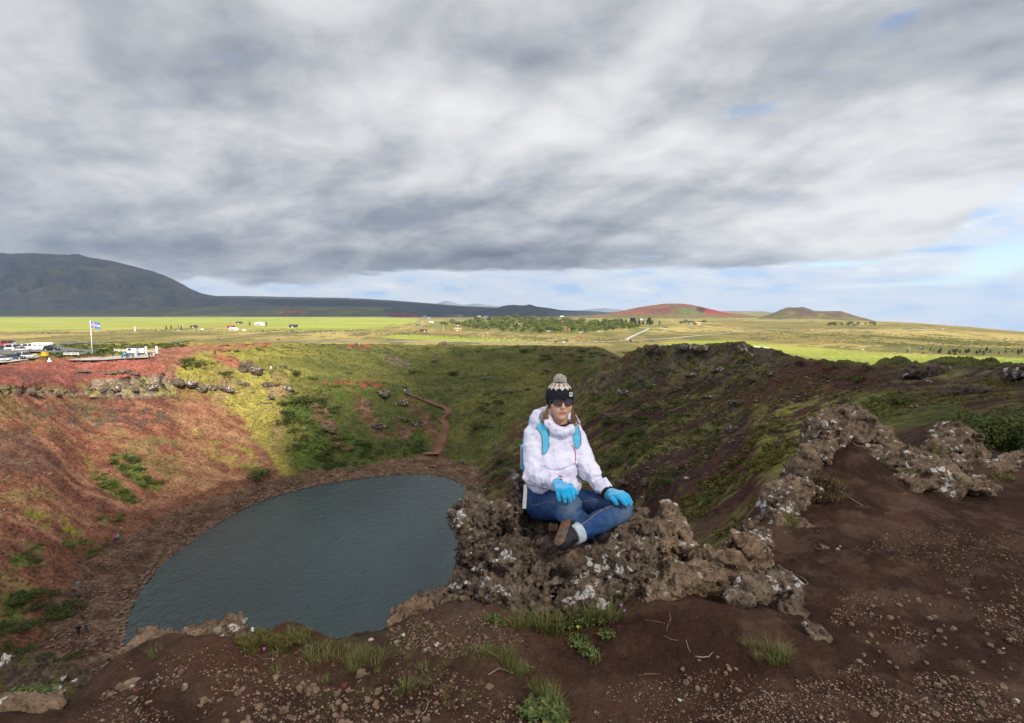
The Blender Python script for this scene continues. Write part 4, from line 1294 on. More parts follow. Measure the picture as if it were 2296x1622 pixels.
rock('lava_rock', [(1410, 1395, 3.08, .065, .07, .06), (1435, 1390, 3.08, .06, .06, .04), (1390, 1410, 3.03, .04, .05, .05)], 0.009, 'lava_rock', 'small pale-topped rock against the cleft of the big rock', amp=0.5, seed=55.0, freq=1.4)
rock('stone', [(1562, 1453, 2.86, .047, .045, .036)], 0.0075, 'loose_rock', 'single square brown stone beside a curled white stick', amp=0.35, ridge=0.2, seed=58.0, freq=1.3, cat='stone')
rock('stone', [(670, 1608, 2.38, .028, .03, .026), (680, 1598, 2.41, .022, .02, .02)], 0.007, 'loose_rock', 'bent pale stone at the bottom edge of the view', amp=0.3, ridge=0.2, seed=61.0, freq=1.6, cat='stone')
for i, (px, py, Y, r, lab) in enumerate((
        (1945, 1300, 3.62, .15, 'crusty patch of tan tuff breaking through the soil right of the rock arm'), (1905, 1285, 3.68, .07, 'small tuff lump left of the crusty patch'),
        (2175, 1255, 4.02, .13, 'low tuff lump in gravel at the far right'), (1990, 1120, 4.75, .15, 'tuff patch high on the bare soil below the long slab'), (2290, 1150, 4.9, .14, 'tuff lump at the right edge of the soil'),
        (1870, 1235, 3.85, .09, 'tuff lump near the lichened boulder'), (2025, 1345, 3.45, .08, 'smooth stone tongue in the gravel at the right'), (1950, 1575, 2.55, .05, 'knob of tuff in gravel at bottom right'))):
    rock('tuff_lump', [(px, py, Y, r, r * 0.7, r * 0.28), (px + 18, py + 12, Y - 0.05, r * 0.7, r * 0.6, r * 0.22), (px - 20, py + 6, Y, r * 0.6, r * 0.5, r * 0.20)], max(0.009, r * 0.085), 'loose_rock', lab,
         amp=0.32 + r * 1.4, ridge=0.7, seed=64.0 + 3 * i, freq=1.5)

# ------------------------------------------------------------------ things in and around the crater
_prg = np.random.default_rng(21)


def leaf_cloud(seed, n, shape=(1, 1, .75), leaf=.16, stems=True, top=0.25, hollow=.35, squash=0.0):
    """crown made of many small leaf faces round a few stems; unit size, standing on z = 0"""
    rg = np.random.default_rng(seed)
    lobes = [(rg.normal(size=2) * .42, .34 + .34 * rg.random(), .35 + .3 * rg.random()) for _ in range(7)]
    V, F = [], []
    k = 0
    while k < n:
        (c, hgt, r) = lobes[rg.integers(len(lobes))]
        v = rg.normal(size=3); v /= np.linalg.norm(v)
        rad = r * (hollow + (1 - hollow) * rg.random() ** .4)
        p = np.array((c[0], c[1], hgt)) + v * rad * np.array((1, 1, .8))
        if p[2] < 0.02: p[2] = 0.02 + .1 * rg.random()
        p = p * np.array(shape)
        nrm = v + rg.normal(size=3) * .5 + np.array((0, 0, .4)); nrm /= np.linalg.norm(nrm)
        a = np.cross(nrm, rg.normal(size=3)); a /= np.linalg.norm(a); b = np.cross(nrm, a)
        s = leaf * (.6 + .8 * rg.random())
        i = len(V)
        V += [p - a * s * .5, p + b * s * .3, p + a * s * .5, p - b * s * .3]
        F.append((i, i + 1, i + 2, i + 3))
        k += 1
    return np.array(V, np.float32), np.array(F, np.int32)


def foliage_material(name, dark, light, warm, scale=1.0):
    m, t = material(name)
    r = t.rnd()
    p = t.pos()
    n = t.noise(p, scale, 3, 0.6)
    g = t.n('ShaderNodeNewGeometry').outputs['Random Per Island']
    c = t.mix(t.lin(t.m('ADD', t.m('MULTIPLY', n, 0.8), t.m('MULTIPLY', g, 0.35)), 0.3, 0.85), dark, light)
    c = t.mix(t.m('MULTIPLY', t.sstep(g, 0.80, 0.95), 0.6), c, warm)
    c = t.vm('SCALE', c, s=t.lin(r, 0, 1, 0.78, 1.22))
    b = t.n('ShaderNodeBsdfPrincipled', i_Base_Color=c, i_Roughness=0.75)
    b.inputs['Specular IOR Level'].default_value = 0.2
    tr = t.n('ShaderNodeBsdfTranslucent', i_Color=c)
    ms = t.n('ShaderNodeMixShader', i_0=0.25)
    t.t.links.new(b.outputs[0], ms.inputs[1]); t.t.links.new(tr.outputs[0], ms.inputs[2])
    o = t.n('ShaderNodeOutputMaterial'); t.t.links.new(ms.outputs[0], o.inputs[0])


foliage_material('willow', (0.035, 0.055, 0.013), (0.095, 0.130, 0.030), (0.13, 0.12, 0.03), 0.8)
foliage_material('fresh_leaf', (0.060, 0.095, 0.016), (0.150, 0.190, 0.035), (0.19, 0.17, 0.04), 0.8)
foliage_material('grey_willow', (0.120, 0.140, 0.100), (0.230, 0.250, 0.200), (0.18, 0.18, 0.12), 0.8)
foliage_material('moss_leaf', (0.085, 0.082, 0.018), (0.190, 0.170, 0.036), (0.14, 0.10, 0.03), 0.8)
foliage_material('birch_leaf', (0.075, 0.110, 0.024), (0.175, 0.205, 0.045), (0.20, 0.17, 0.05), 0.05)
foliage_material('spruce_leaf', (0.030, 0.052, 0.022), (0.065, 0.095, 0.040), (0.07, 0.09, 0.03), 0.05)
foliage_material('shrub_leaf', (0.045, 0.075, 0.018), (0.140, 0.180, 0.042), (0.19, 0.10, 0.035), 3.0)
plain('bark', (0.060, 0.042, 0.030), 0.9, 0.1, 0.2, 3.0)

BUSH = []
for s_ in range(5):
    V, F = leaf_cloud(100 + s_, 420, (1, 1, .72), .17)
    BUSH.append(mesh_np('foliage', V, F, False))
BUSHMESH = {}


def bush_mesh(i, mat):
    key = (i, mat)
    if key not in BUSHMESH:
        me = BUSH[i].copy(); me.name = 'foliage'; me.materials.clear(); me.materials.append(MATS[mat])
        BUSHMESH[key] = me
    return BUSHMESH[key]


_stem = MB()
for a in np.linspace(0, 2 * math.pi, 6)[:-1]:
    _stem.tube([(0.05 * math.cos(a), 0.05 * math.sin(a), -.15), (.22 * math.cos(a), .22 * math.sin(a), .25), (.42 * math.cos(a + .2), .42 * math.sin(a + .2), .55)], [.035, .025, .010], 5)
STEMS = _stem.mesh('stem'); STEMS.materials.append(MATS['bark'])


def bush(px, py, wpx, mat, label, group=None, h=1.0, big=False, p=None):
    p = p or hit(px, py)
    d = p.y * CP - p.z * SP
    size = wpx / FPX * d / 2 / 1.05
    i = int(_prg.integers(5))
    rz = _prg.random() * 6.28
    if big:
        r = empty('shrub', p, rz)
        r.scale = (size, size, size * h)
        link('foliage', bush_mesh(i, mat), None, r)
        link('stem', STEMS, None, r)
    else:
        r = link('shrub', bush_mesh(i, mat), None, None, p, (0, 0, rz), (size, size, size * h))
    return tag(r, label, 'shrub', group)


# single shrubs that stand out
for px, py, w, mat, lab, h in (
        (575, 1074, 62, 'willow', 'round dark green shrub right at the lakeside path, alone on the scree foot', .8),
        (435, 823, 70, 'willow', 'round green shrub on the rim beside the pink trampled soil', .6),
        (415, 812, 46, 'willow', 'small dull shrub behind the round rim shrub', .6),
        (500, 845, 48, 'willow', 'shrub among the rocks at the top of the left wall', .7),
        (690, 905, 70, 'willow', 'shrub at the top of the willow thicket across the lake', .7),
        (928, 838, 34, 'willow', 'dark shrub in the bowl below the grassy mound', .7),
        (1015, 842, 40, 'willow', 'dark shrub alone on the bowl floor', .7),
        (755, 868, 34, 'fresh_leaf', 'bright green shrub on the turf above the lake', .6),
        (700, 850, 38, 'fresh_leaf', 'bright low bush left of the red lookout', .5),
        (662, 840, 34, 'willow', 'small rounded bush by the grey willow strip', .8),
        (1072, 960, 44, 'willow', 'dark bush right of the wooden stairs', .8),
        (1665, 808, 44, 'moss_leaf', 'tussock on the highest knoll of the right rim', .6),
        (2010, 905, 90, 'willow', 'broad low bush on the green shelf behind the ridge', .5),
        (1925, 858, 80, 'willow', 'dark bush under the rim on the right wall', .6),
        (1590, 1125, 66, 'willow', 'small bush on the dark scree right of the woman', .7),
        (1500, 1085, 60, 'willow', 'bush clinging to the right wall above the red scree', .8)):
    bush(px, py, w, mat, lab, None, h, True)
_b = bush(2262, 985, 250, 'shrub_leaf', 'dense leafy shrub with reddish leaf tips at the right edge behind the rocks', None, .95, True, at(2272, 1030, 8.2))
for c_ in list(_b.children):
    if c_.name.startswith('foliage'):
        V, F = leaf_cloud(333, 8000, (1, 1, .95), .072, hollow=.5)
        me = mesh_np('foliage', V, F, False); me.materials.append(MATS['shrub_leaf']); c_.data = me


def in_poly(poly, n, rg):
    P = np.array(poly, float); out = []
    lo, hi = P.min(0), P.max(0)
    while len(out) < n:
        q = lo + (hi - lo) * rg.random((256, 2))
        m = poly_mask(q[:, 0], q[:, 1], poly, 0.5) > .5
        out += [tuple(a) for a in q[m]]
    return out[:n]


SCRUB = [(628, 890), (700, 872), (745, 885), (760, 930), (800, 985), (860, 1000), (955, 985), (965, 1010), (860, 1035), (760, 1056), (690, 1058), (645, 1015)]
# willow thickets: the larger ones singly, the rest of the cover as one mass
n_bush = 0
for poly, n, w0, w1, mat, lab, grp in (
        (SCRUB, 60, 16, 38, 'willow', 'dark willow bush in the thicket across the lake', 'willow thicket across the lake'),
        ([(188, 1038), (270, 1090), (305, 1125), (298, 1135), (245, 1105), (195, 1060)], 24, 18, 32, 'fresh_leaf', 'green shrub in the diagonal strip on the red scree', 'strip of shrubs on the scree'),
        ([(245, 1018), (300, 1020), (320, 1055), (362, 1085), (352, 1105), (300, 1085), (255, 1045)], 24, 18, 32, 'willow', 'green shrub in the second strip on the red scree', 'second strip of shrubs on the scree'),
        ([(140, 1210), (185, 1206), (222, 1240), (205, 1255), (150, 1238)], 10, 18, 34, 'fresh_leaf', 'green shrub in the patch above the walkers in pink', 'patch of shrubs above the path'),
        ([(0, 1335), (110, 1325), (160, 1360), (150, 1405), (0, 1420)], 26, 26, 60, 'willow', 'shrub in the big thicket at the lower left', 'thicket at the lower left'),
        ([(-30, 1430), (120, 1445), (180, 1475), (120, 1495), (-30, 1485)], 16, 26, 54, 'willow', 'shrub in the lowest thicket at the left edge', 'lowest thicket at the left edge'),
        ([(25, 1240), (80, 1230), (90, 1262), (30, 1270)], 6, 20, 34, 'willow', 'shrub in the small cluster at the left edge', 'small cluster at the left edge'),
        ([(210, 1145), (275, 1155), (270, 1170), (215, 1166)], 6, 16, 28, 'fresh_leaf', 'shrub in the pair of clumps low on the scree', 'clumps low on the scree'),
        ([(1100, 1040), (1150, 1000), (1160, 1060), (1110, 1100)], 12, 18, 34, 'willow', 'shrub on the green strip left of the woman', 'shrubs left of the woman'),
        ([(1340, 960), (1420, 900), (1540, 900), (1500, 960), (1420, 1040), (1350, 1090), (1340, 1020)], 44, 22, 52, 'willow', 'shrub on the green band of the right wall', 'shrubs on the right wall'),
        ([(1320, 900), (1420, 855), (1460, 870), (1380, 930), (1320, 950)], 18, 18, 36, 'fresh_leaf', 'bright shrub high on the right wall', 'bright shrubs high on the right wall'),
        ([(1680, 960), (1800, 930), (1850, 950), (1760, 1060), (1690, 1090)], 22, 26, 56, 'moss_leaf', 'mossy bush on the slope below the right rim', 'mossy bushes below the right rim'),
        ([(1080, 880), (1200, 850), (1220, 870), (1130, 930), (1080, 960)], 14, 14, 28, 'willow', 'low bush on the far right side of the bowl', 'bushes on the side of the bowl'),
        ([(1150, 790), (1420, 788), (1400, 805), (1250, 815), (1160, 805)], 16, 16, 36, 'willow', 'dark bush on the far rim', 'bushes on the far rim')):
    pts = in_poly(poly, n, _prg)
    for (px, py) in sorted(pts, key=lambda q: q[1]):
        bush(px, py, w0 + (w1 - w0) * _prg.random(), mat, lab, grp, .5 + .3 * _prg.random())
for (px, py) in ((795, 820), (780, 837), (660, 833), (745, 803), (905, 868), (935, 870), (975, 810), (1075, 820), (1095, 955), (1105, 958), (1090, 850), (1110, 1000), (1118, 1010), (1130, 880), (980, 770 + 25), (865, 843), (650, 830), (638, 822), (1010, 875), (1125, 925), (750, 925), (880, 1000)):
    bush(px, py, 14 + 14 * _prg.random(), 'grey_willow', 'grey-green downy willow bush on the grass of the bowl', 'downy willows in the bowl', .5)


# ---- scattered masses: low scrub, tussocks, stones
def scatter_mesh(name, mat, proto, places, label=None):
    """places: (position, size, turn, squash); joined into one mesh"""
    PV, PF = proto
    n = len(places); m = len(PV)
    V = np.empty((n, m, 3), np.float32)
    for i, (p, s, a, q) in enumerate(places):
        c, sn = math.cos(a) * s, math.sin(a) * s
        V[i, :, 0] = PV[:, 0] * c - PV[:, 1] * sn + p[0]
        V[i, :, 1] = PV[:, 0] * sn + PV[:, 1] * c + p[1]
        V[i, :, 2] = PV[:, 2] * s * q + p[2]
    F = (PF[None] + (np.arange(n) * m)[:, None, None]).reshape(-1, PF.shape[1])
    return tag(link(name, mesh_np(name, V.reshape(-1, 3), F, False), mat), label, None, None, 'stuff')


def ground_points(zone, n, rg, dens=None):
    out = []
    for (px, py) in in_poly(zone, n, rg):
        p = hit(px, py)
        out.append(p)
    return out


TUFT = leaf_cloud(7, 34, (1, 1, .6), .5)
zones = [
    (SCRUB, 500, .5, 1.1, 'willow', 'scrub'),
    ([(430, 800), (640, 785), (900, 790), (1100, 785), (1200, 800), (1180, 860), (1100, 930), (1000, 900), (900, 870), (700, 880), (620, 870), (520, 835)], 1500, .30, .9, 'fresh_leaf', 'tussock_grass'),
    ([(1100, 1080), (1210, 920), (1330, 850), (1480, 800), (1650, 795), (1740, 830), (1690, 930), (1560, 1040), (1430, 1150), (1330, 1200), (1140, 1110)], 2600, .25, .85, 'willow', 'scrub'),
    ([(1330, 860), (1480, 790), (1660, 785), (1800, 830), (2000, 850), (2280, 850), (2280, 900), (2000, 950), (1850, 980), (1720, 1060), (1600, 1020), (1450, 920)], 2600, .20, .60, 'moss_leaf', 'moss'),
    ([(480, 770), (1100, 774), (1480, 778), (1480, 790), (1100, 792), (480, 790)], 500, .5, 1.3, 'willow', 'heath_scrub'),
    ([(430, 850), (640, 850), (620, 1000), (560, 960), (470, 900)], 260, .25, .6, 'moss_leaf', 'moss'),
    ([(0, 900), (400, 890), (560, 1000), (540, 1060), (330, 1140), (150, 1320), (0, 1330)], 420, .2, .5, 'moss_leaf', 'moss'),
    ([(1560, 1010), (1720, 940), (1800, 960), (1700, 1120), (1640, 1200), (1560, 1240), (1480, 1180)], 1100, .3, .9, 'moss_leaf', 'moss'),
]
for z, n, a, b, mat, nm in zones:
    pts = ground_points(z, n, _prg)
    w = np.array([fbm(np.float32(p.x * .12), np.float32(p.y * .12), 3.0, 3) for p in pts])
    pl = [((p.x, p.y, p.z - .05), (a + (b - a) * _prg.random() ** 2) * (1 if p.y > 60 else .35 + .65 * p.y / 60), _prg.random() * 6.28, .55 + .4 * _prg.random()) for p, q in zip(pts, w) if q > -.15]
    scatter_mesh(nm, mat, TUFT, pl)


def stone_proto(seed, sub=1, flat=.7):
    bm = bmesh.new(); bmesh.ops.create_icosphere(bm, subdivisions=sub, radius=1.0)
    V = np.array([tuple(v.co) for v in bm.verts], np.float32); F = np.array([[v.index for v in f.verts] for f in bm.faces], np.int32); bm.free()
    rg = np.random.default_rng(seed)
    for _ in range(7):                                            # flatten with random planes: angular stone
        n = rg.normal(size=3); n /= np.linalg.norm(n); d = .55 + .3 * rg.random()
        k = np.maximum(V @ n - d, 0); V = V - k[:, None] * n[None].astype(np.float32)
    V[:, 2] *= flat
    return V.astype(np.float32), F


rock_material('far_rock', (0.050, 0.038, 0.030), (0.140, 0.108, 0.082), (0.250, 0.195, 0.145), 0.01, 0.07, 12.0, 0.9, .22)
m_, t_ = material('beach_stone')
c_ = t_.mix(t_.n('ShaderNodeNewGeometry').outputs['Random Per Island'], (0.085, 0.052, 0.037), (0.235, 0.155, 0.110))
t_.finish(c_, .9, None, .15)
STONE = [stone_proto(i) for i in range(6)]
# the stony beach, in one mass
pl = []
rg_ = np.random.default_rng(3)
_tg = np.roll(SHORE, -1, 0) - SHORE
_nn = np.stack([_tg[:, 1], -_tg[:, 0]], 1); _nn /= np.linalg.norm(_nn, axis=1)[:, None]
_q = SHORE + _tg * .5 + _nn
_nn[poly_sd(_q[:, 0], _q[:, 1], SHORE) > 0] *= -1
tries = 0
while len(pl) < 5200 and tries < 30000:
    tries += 1
    k = int(rg_.integers(len(SHORE)))
    d = rg_.random() ** 1.7 * 8.5
    x, y = SHORE[k] + _tg[k] * rg_.random() + _nn[k] * d
    if y < 66: continue
    px, _ = proj(x, y, -46)
    if px > 1110: continue
    if px > 680 and d > 3.5 and rg_.random() < .7: continue
    s = (.10 + .26 * rg_.random() ** 2) * (1.25 if d < 2 else 1)
    if 560 < px < 900 and d < 4: s *= 1.5
    pl.append(((x, y, ground_z(x, y) + s * .15), s, rg_.random() * 6.28, .8))
for i in range(3):
    scatter_mesh('beach_stones', 'beach_stone', STONE[i], pl[i::3])
# stones strewn over the far flat and the slopes
pl = []
for z, n, a, b in (([(700, 1062), (860, 1038), (990, 1030), (1080, 1050), (1100, 1110), (1050, 1100), (1000, 1064), (800, 1072)], 500, .10, .55),
                   ([(640, 880), (800, 880), (960, 960), (940, 1010), (760, 1000), (660, 1000)], 260, .15, .6),
                   ([(1160, 1080), (1300, 900), (1480, 800), (1680, 790), (1900, 850), (1750, 950), (1560, 1060), (1400, 1200), (1200, 1150)], 1700, .10, .60),
                   ([(1700, 850), (2290, 840), (2290, 900), (1900, 950), (1750, 1000)], 350, .08, .35),
                   ([(0, 880), (380, 880), (560, 980), (560, 1060), (300, 1180), (120, 1320), (0, 1330)], 900, .06, .32),
                   ([(400, 840), (640, 850), (620, 960), (460, 890)], 200, .15, .7)):
    for p in ground_points(z, n, rg_):
        s = (a + (b - a) * rg_.random() ** 3) * (1 if p.y > 60 else .4 + .6 * p.y / 60)
        pl.append(((p.x, p.y, p.z), s, rg_.random() * 6.28, .8))
for i in range(3):
    scatter_mesh('scree_stones', 'far_rock', STONE[3 + i], pl[i::3])

# ---- lava outcrops and boulders (shared rock shapes)
CRAGS = []
for i in range(5):
    rg2 = np.random.default_rng(40 + i)
    bl = [(rg2.normal() * .35, rg2.normal() * .25, .1 + .25 * rg2.random(), .35 + .25 * rg2.random(), .3 + .2 * rg2.random(), .25 + .2 * rg2.random()) for _ in range(6)]
    V, Q = rock_mesh('crag', bl, .055, amp=1.9, pad=.2, freq=.55, ridge=.9, seed=80 + 7 * i, k=.08)
    me = mesh_np('crag', V, Q, True); me.materials.append(MATS['far_rock']); CRAGS.append(me)


def crag(px, py, wpx, h, label, name='lava_outcrop', group=None, cat='rock', dy=0.0, mat=None, i=None, sink=.25, rz=None):
    p = hit(px, py); d = p.y * CP - p.z * SP
    s = wpx / FPX * d / 1.9
    me = CRAGS[int(_prg.integers(5)) if i is None else i]
    o = link(name, me, None, None, (p.x, p.y, p.z - sink * s * h), (0, 0, _prg.random() * 6.28 if rz is None else rz), (s, s * .8, s * h))
    if mat:
        o.material_slots[0].link = 'OBJECT'; o.material_slots[0].material = MATS[mat]
    return tag(o, label, cat, group)


def cliff(name, chain, h, amp, label, mat='far_rock', seed=0.0, ridge=.8):
    """a longer lava face built from blobs (px, py, half width px, half height px)"""
    bl = []
    for (px, py, wx, hz) in chain:
        p = hit(px, py + hz * .5); d = p.y * CP - p.z * SP
        bl.append((px, py, p.y, wx / FPX * d, max(wx, hz) * .7 / FPX * d, hz / FPX * d))
    return rock(name, bl, h, mat, label, amp=amp, freq=1.0 / amp, ridge=ridge, seed=seed, pad=.12)


for px, py, w, lab in ((228, 872, 26, 'first block of the columned cliff below the platform, counted from the left'), (262, 868, 30, 'second block of the columned cliff below the platform'), (300, 870, 30, 'third block of the columned cliff below the platform'), (338, 866, 28, 'fourth block of the columned cliff below the platform'), (372, 862, 26, 'last block of the columned cliff, beside the gully'), (70, 876, 30, 'dark block in the thin ledge at the far left'), (130, 880, 26, 'dark block near the right end of the thin ledge')):
    crag(px, py, w, .8, lab, sink=.6)
cliff('lava_ledge', [(150, 837, 20, 2), (180, 833, 22, 2), (215, 829, 20, 2)], .16, 3, 'thin rock step in the red soil just under the platform', seed=6)
cliff('lava_ledge', [(250, 837, 16, 2.5), (275, 833, 18, 3), (300, 838, 12, 2)], .16, 3, 'dark hollow ledge in the red soil left of the cliff top', seed=7)
cliff('lava_slab', [(398, 860, 16, 12), (425, 862, 20, 9), (450, 870, 16, 11)], .2, 4, 'overhanging rock slab with a dark hollow beneath, right of the cliff', seed=14)
cliff('lava_crag', [(545, 828, 12, 14), (560, 822, 12, 12), (575, 832, 15, 9), (548, 848, 10, 10)], .22, 6, 'grey crag with a dark shadow at the top of the left wall', seed=21)
for px, py, w, h, lab in ((478, 870, 40, .7, 'rounded brown rock right of the overhanging slab'),
                          (545, 860, 40, .7, 'rock in the moss below the rim pinnacle'), (600, 862, 44, .7, 'broken crag left of the walking couple'), (640, 872, 40, .7, 'rock at the edge of the willow thicket'),
                          (500, 872, 46, .6, 'ledge of rock half covered in moss'), (605, 890, 36, .6, 'small crag below the broken crag'),
                          (820, 905, 44, .6, 'dark crag below the red lookout'), (860, 880, 60, .5, 'rocky brow right below the red lookout'), (890, 905, 46, .6, 'crag on the brow above the scree gully'),
                          (855, 955, 52, .6, 'brown rock in the scrub below the lookout brow'), (735, 960, 56, .5, 'bare rock rib in the willow thicket'), (900, 940, 34, .6, 'white-flecked rock left of the stairs'),
                          (935, 950, 44, .7, 'rock knob beside the scree gully'), (885, 808, 44, .5, 'stony cap of the grassy mound'), (905, 822, 40, .5, 'lower stones of the grassy mound'),
                          (990, 772, 34, .7, 'dark heap of cinder on the far rim'), (1238, 830, 40, .6, 'dark crag on the far side of the bowl behind the hat')):
    crag(px, py, w, h, lab, sink=.35)
cliff('lava_ledge', [(1336, 834, 12, 9), (1360, 824, 14, 9), (1386, 813, 14, 9), (1412, 802, 14, 9), (1436, 794, 14, 10), (1458, 787, 13, 10), (1474, 784, 11, 11)], .26, 7, 'dark lava ledge climbing the crest of the right rim', seed=33)
cliff('lava_crest', [(1500, 782, 22, 8), (1535, 781, 24, 8), (1572, 783, 24, 7), (1610, 783, 22, 7), (1638, 782, 16, 8)], .24, 4.5, 'craggy crest of the right rim left of the knoll', seed=37)
cliff('lava_crest', [(1666, 784, 12, 11), (1684, 799, 12, 7), (1712, 806, 16, 7), (1745, 812, 16, 6)], .2, 3.5, 'knoll crest of the right rim with moss on top', seed=41)
for px, py in ((1480, 830), (1560, 840), (1440, 850), (1620, 830), (1690, 850), (1520, 870), (1600, 890), (1400, 880), (1660, 900), (1740, 840), (1450, 910), (1570, 930), (1380, 930), (1640, 960), (1340, 880)):
    crag(px, py, 26 + 26 * _prg.random(), .6, 'rough grey lava crag on the upper right wall', group='crags of the right wall', sink=.4)
cliff('lava_crest', [(1975, 832, 20, 10), (2010, 836, 26, 12), (2050, 838, 28, 12), (2095, 836, 30, 14)], .15, 4.0, 'dark lava rim left of the right edge, behind the ridge', seed=45)
cliff('lava_crest', [(2140, 838, 30, 15), (2185, 838, 32, 15), (2235, 838, 34, 16), (2290, 838, 36, 17), (2345, 840, 40, 18)], .13, 3.6, 'broken lava rim at the right edge of the view', seed=49)
cliff('lava_outcrop', [(2080, 872, 34, 9), (2135, 876, 34, 10), (2190, 876, 36, 10), (2240, 880, 30, 9)], .11, 3.0, 'lichened lava outcrop above the leafy shrub', seed=53)
for px, py, w, lab in ((1450, 1080, 60, 'pale-faced boulder on the slope right of the woman'), (1400, 1080, 44, 'dark boulder right beside the woman\'s sleeve'), (1330, 1010, 30, 'dark stone on the wall just right of the woman\'s shoulder'),
                       (1600, 1000, 26, 'lone stone on the dark scree')):
    crag(px, py, w, .6, lab, 'boulder', cat='boulder', sink=.3)
for px, py, w, lab in ((238, 1478, 46, 'largest tan boulder on the near shore at lower left'), (208, 1482, 32, 'smaller tan boulder beside the largest on the near shore'), (240, 1500, 40, 'flat tan boulder in front of the near shore pair')):
    crag(px, py, w, .75, lab, 'boulder', cat='boulder', mat='loose_rock', sink=.2)
for px, py, w, lab in ((935, 1042, 26, 'square brown boulder on the far shore'), (972, 1046, 22, 'flat pale slab on the far shore'), (963, 1068, 18, 'pale rock lying in the water at the far shore'), (1060, 1052, 30, 'dark boulder on the far shore right of the stairs')):
    crag(px, py, w, .5, lab, 'boulder', cat='boulder', mat='loose_rock', sink=.2)

# ------------------------------------------------------------------ roads, buildings, vehicles, walkers
def paint(name, c, rough=.6, spec=.3):
    return plain(name, c, rough, spec, .08, 2.0)


paint('white_paint', (0.80, 0.80, 0.79)); paint('grey_paint', (0.30, 0.31, 0.33)); paint('silver_paint', (0.45, 0.47, 0.50), .35, .5); paint('navy_paint', (0.035, 0.055, 0.10), .35, .5)
paint('black_paint', (0.015, 0.016, 0.020), .3, .5); paint('red_paint', (0.42, 0.030, 0.020), .5); paint('orange_paint', (0.55, 0.16, 0.04)); paint('yellow_paint', (0.60, 0.36, 0.03)); paint('dark_roof', (0.035, 0.038, 0.050))
paint('red_roof', (0.36, 0.035, 0.030)); paint('grey_roof', (0.28, 0.30, 0.32)); paint('blue_roof', (0.06, 0.22, 0.42)); paint('red_wall', (0.26, 0.060, 0.030)); paint('tan_wall', (0.50, 0.34, 0.17)); paint('brown_wall', (0.12, 0.060, 0.035))
paint('glass_dark', (0.020, 0.026, 0.032), .1, .6); paint('tyre_black', (0.012, 0.012, 0.012), .9); paint('metal_grey', (0.45, 0.46, 0.47), .4); paint('timber', (0.235, 0.120, 0.080), .85); paint('timber_rail', (0.18, 0.075, 0.050), .85)
paint('asphalt', (0.105, 0.108, 0.115), .9); paint('gravel_road', (0.40, 0.38, 0.36), .95); paint('concrete', (0.30, 0.29, 0.28), .9); paint('flag_blue', (0.04, 0.16, 0.52), .8); paint('flag_red', (0.55, 0.020, 0.030), .8)
paint('wrap_white', (0.82, 0.83, 0.82), .35, .5); paint('dirt_track', (0.16, 0.115, 0.085), .95)


def up(v, dz):
    return Vector((v[0], v[1], v[2] + dz))


def strip(name, mat, pts, width, lift=.35, label=None, n=12, ymin=0.0):
    """a road draped over the ground through picture points"""
    P = np.array(pts, float)
    s = np.linspace(0, len(P) - 1, (len(P) - 1) * n + 1)
    C = pchip(np.arange(len(P)), P, s)
    W3 = np.array([hit(a, b, ymin) for a, b in C])
    for _ in range(3):
        W3[1:-1] = .25 * W3[:-2] + .5 * W3[1:-1] + .25 * W3[2:]
    T = np.gradient(W3[:, :2], axis=0); T /= np.maximum(np.linalg.norm(T, axis=1), 1e-6)[:, None]
    N = np.stack([-T[:, 1], T[:, 0]], 1) * width / 2
    V = []
    for u in (-1, -.33, .33, 1):
        q = W3[:, :2] + N * u
        z = [max(ground_z(x, y), W3[i, 2] - .6) + lift for i, (x, y) in enumerate(q)]
        V.append(np.column_stack([q, z]))
    V = np.stack(V, 1)
    return tag(link(name, mesh_np(name, V.reshape(-1, 3), grid_faces(len(C), 4), True), mat), kind='structure')


strip('road', 'asphalt', [(110, 773.5), (167, 771), (240, 769.6), (325, 768.8), (420, 767.8)], 7, .4)
strip('road', 'gravel_road', [(560, 766), (640, 766), (740, 766), (860, 766.4), (960, 767), (1080, 768), (1180, 769), (1246, 769.5), (1313, 768.6), (1392, 765.5), (1440, 763), (1495, 760), (1560, 754), (1616, 749), (1650, 745.5), (1684, 742.5), (1740, 740.5), (1820, 741), (1960, 741), (2110, 739.5)], 8, .5, ymin=500)
strip('road', 'gravel_road', [(1404, 763), (1410, 759), (1423, 752.5), (1446, 742), (1455, 737)], 6, .5)
strip('road', 'dirt_track', [(583, 740), (680, 741.5), (800, 744.5), (900, 747), (1000, 751), (1110, 756), (1240, 761)], 6, .4)
strip('road', 'dirt_track', [(860, 737), (872, 732), (884, 728)], 6, .4)
strip('road', 'dirt_track', [(930, 726), (937, 722), (941, 718)], 6, .4)
strip('road', 'dirt_track', [(-60, 744), (60, 746), (200, 748), (330, 750)], 5, .4)


def slab(name, mat, poly, lift=.25):
    """paved area draped over the ground"""
    pts = [hit(*p) for p in poly]
    c = sum((Vector(p) for p in pts), Vector()) / len(pts)
    V = [c] ; ring = []
    rings = 6
    V = []
    for r in range(1, rings + 1):
        for p in pts:
            q = c + (p - c) * r / rings
            V.append((q.x, q.y, ground_z(q.x, q.y) + lift))
    V.append((c.x, c.y, ground_z(c.x, c.y) + lift))
    n = len(pts); F = []
    for r in range(rings - 1):
        for k in range(n):
            F.append((r * n + k, r * n + (k + 1) % n, (r + 1) * n + (k + 1) % n, (r + 1) * n + k))
    T = [(len(V) - 1, (k + 1) % n, k) for k in range(n)]
    return tag(link(name, mesh_np(name, np.array(V), [np.array(F), np.array(T)], True), mat), kind='structure')


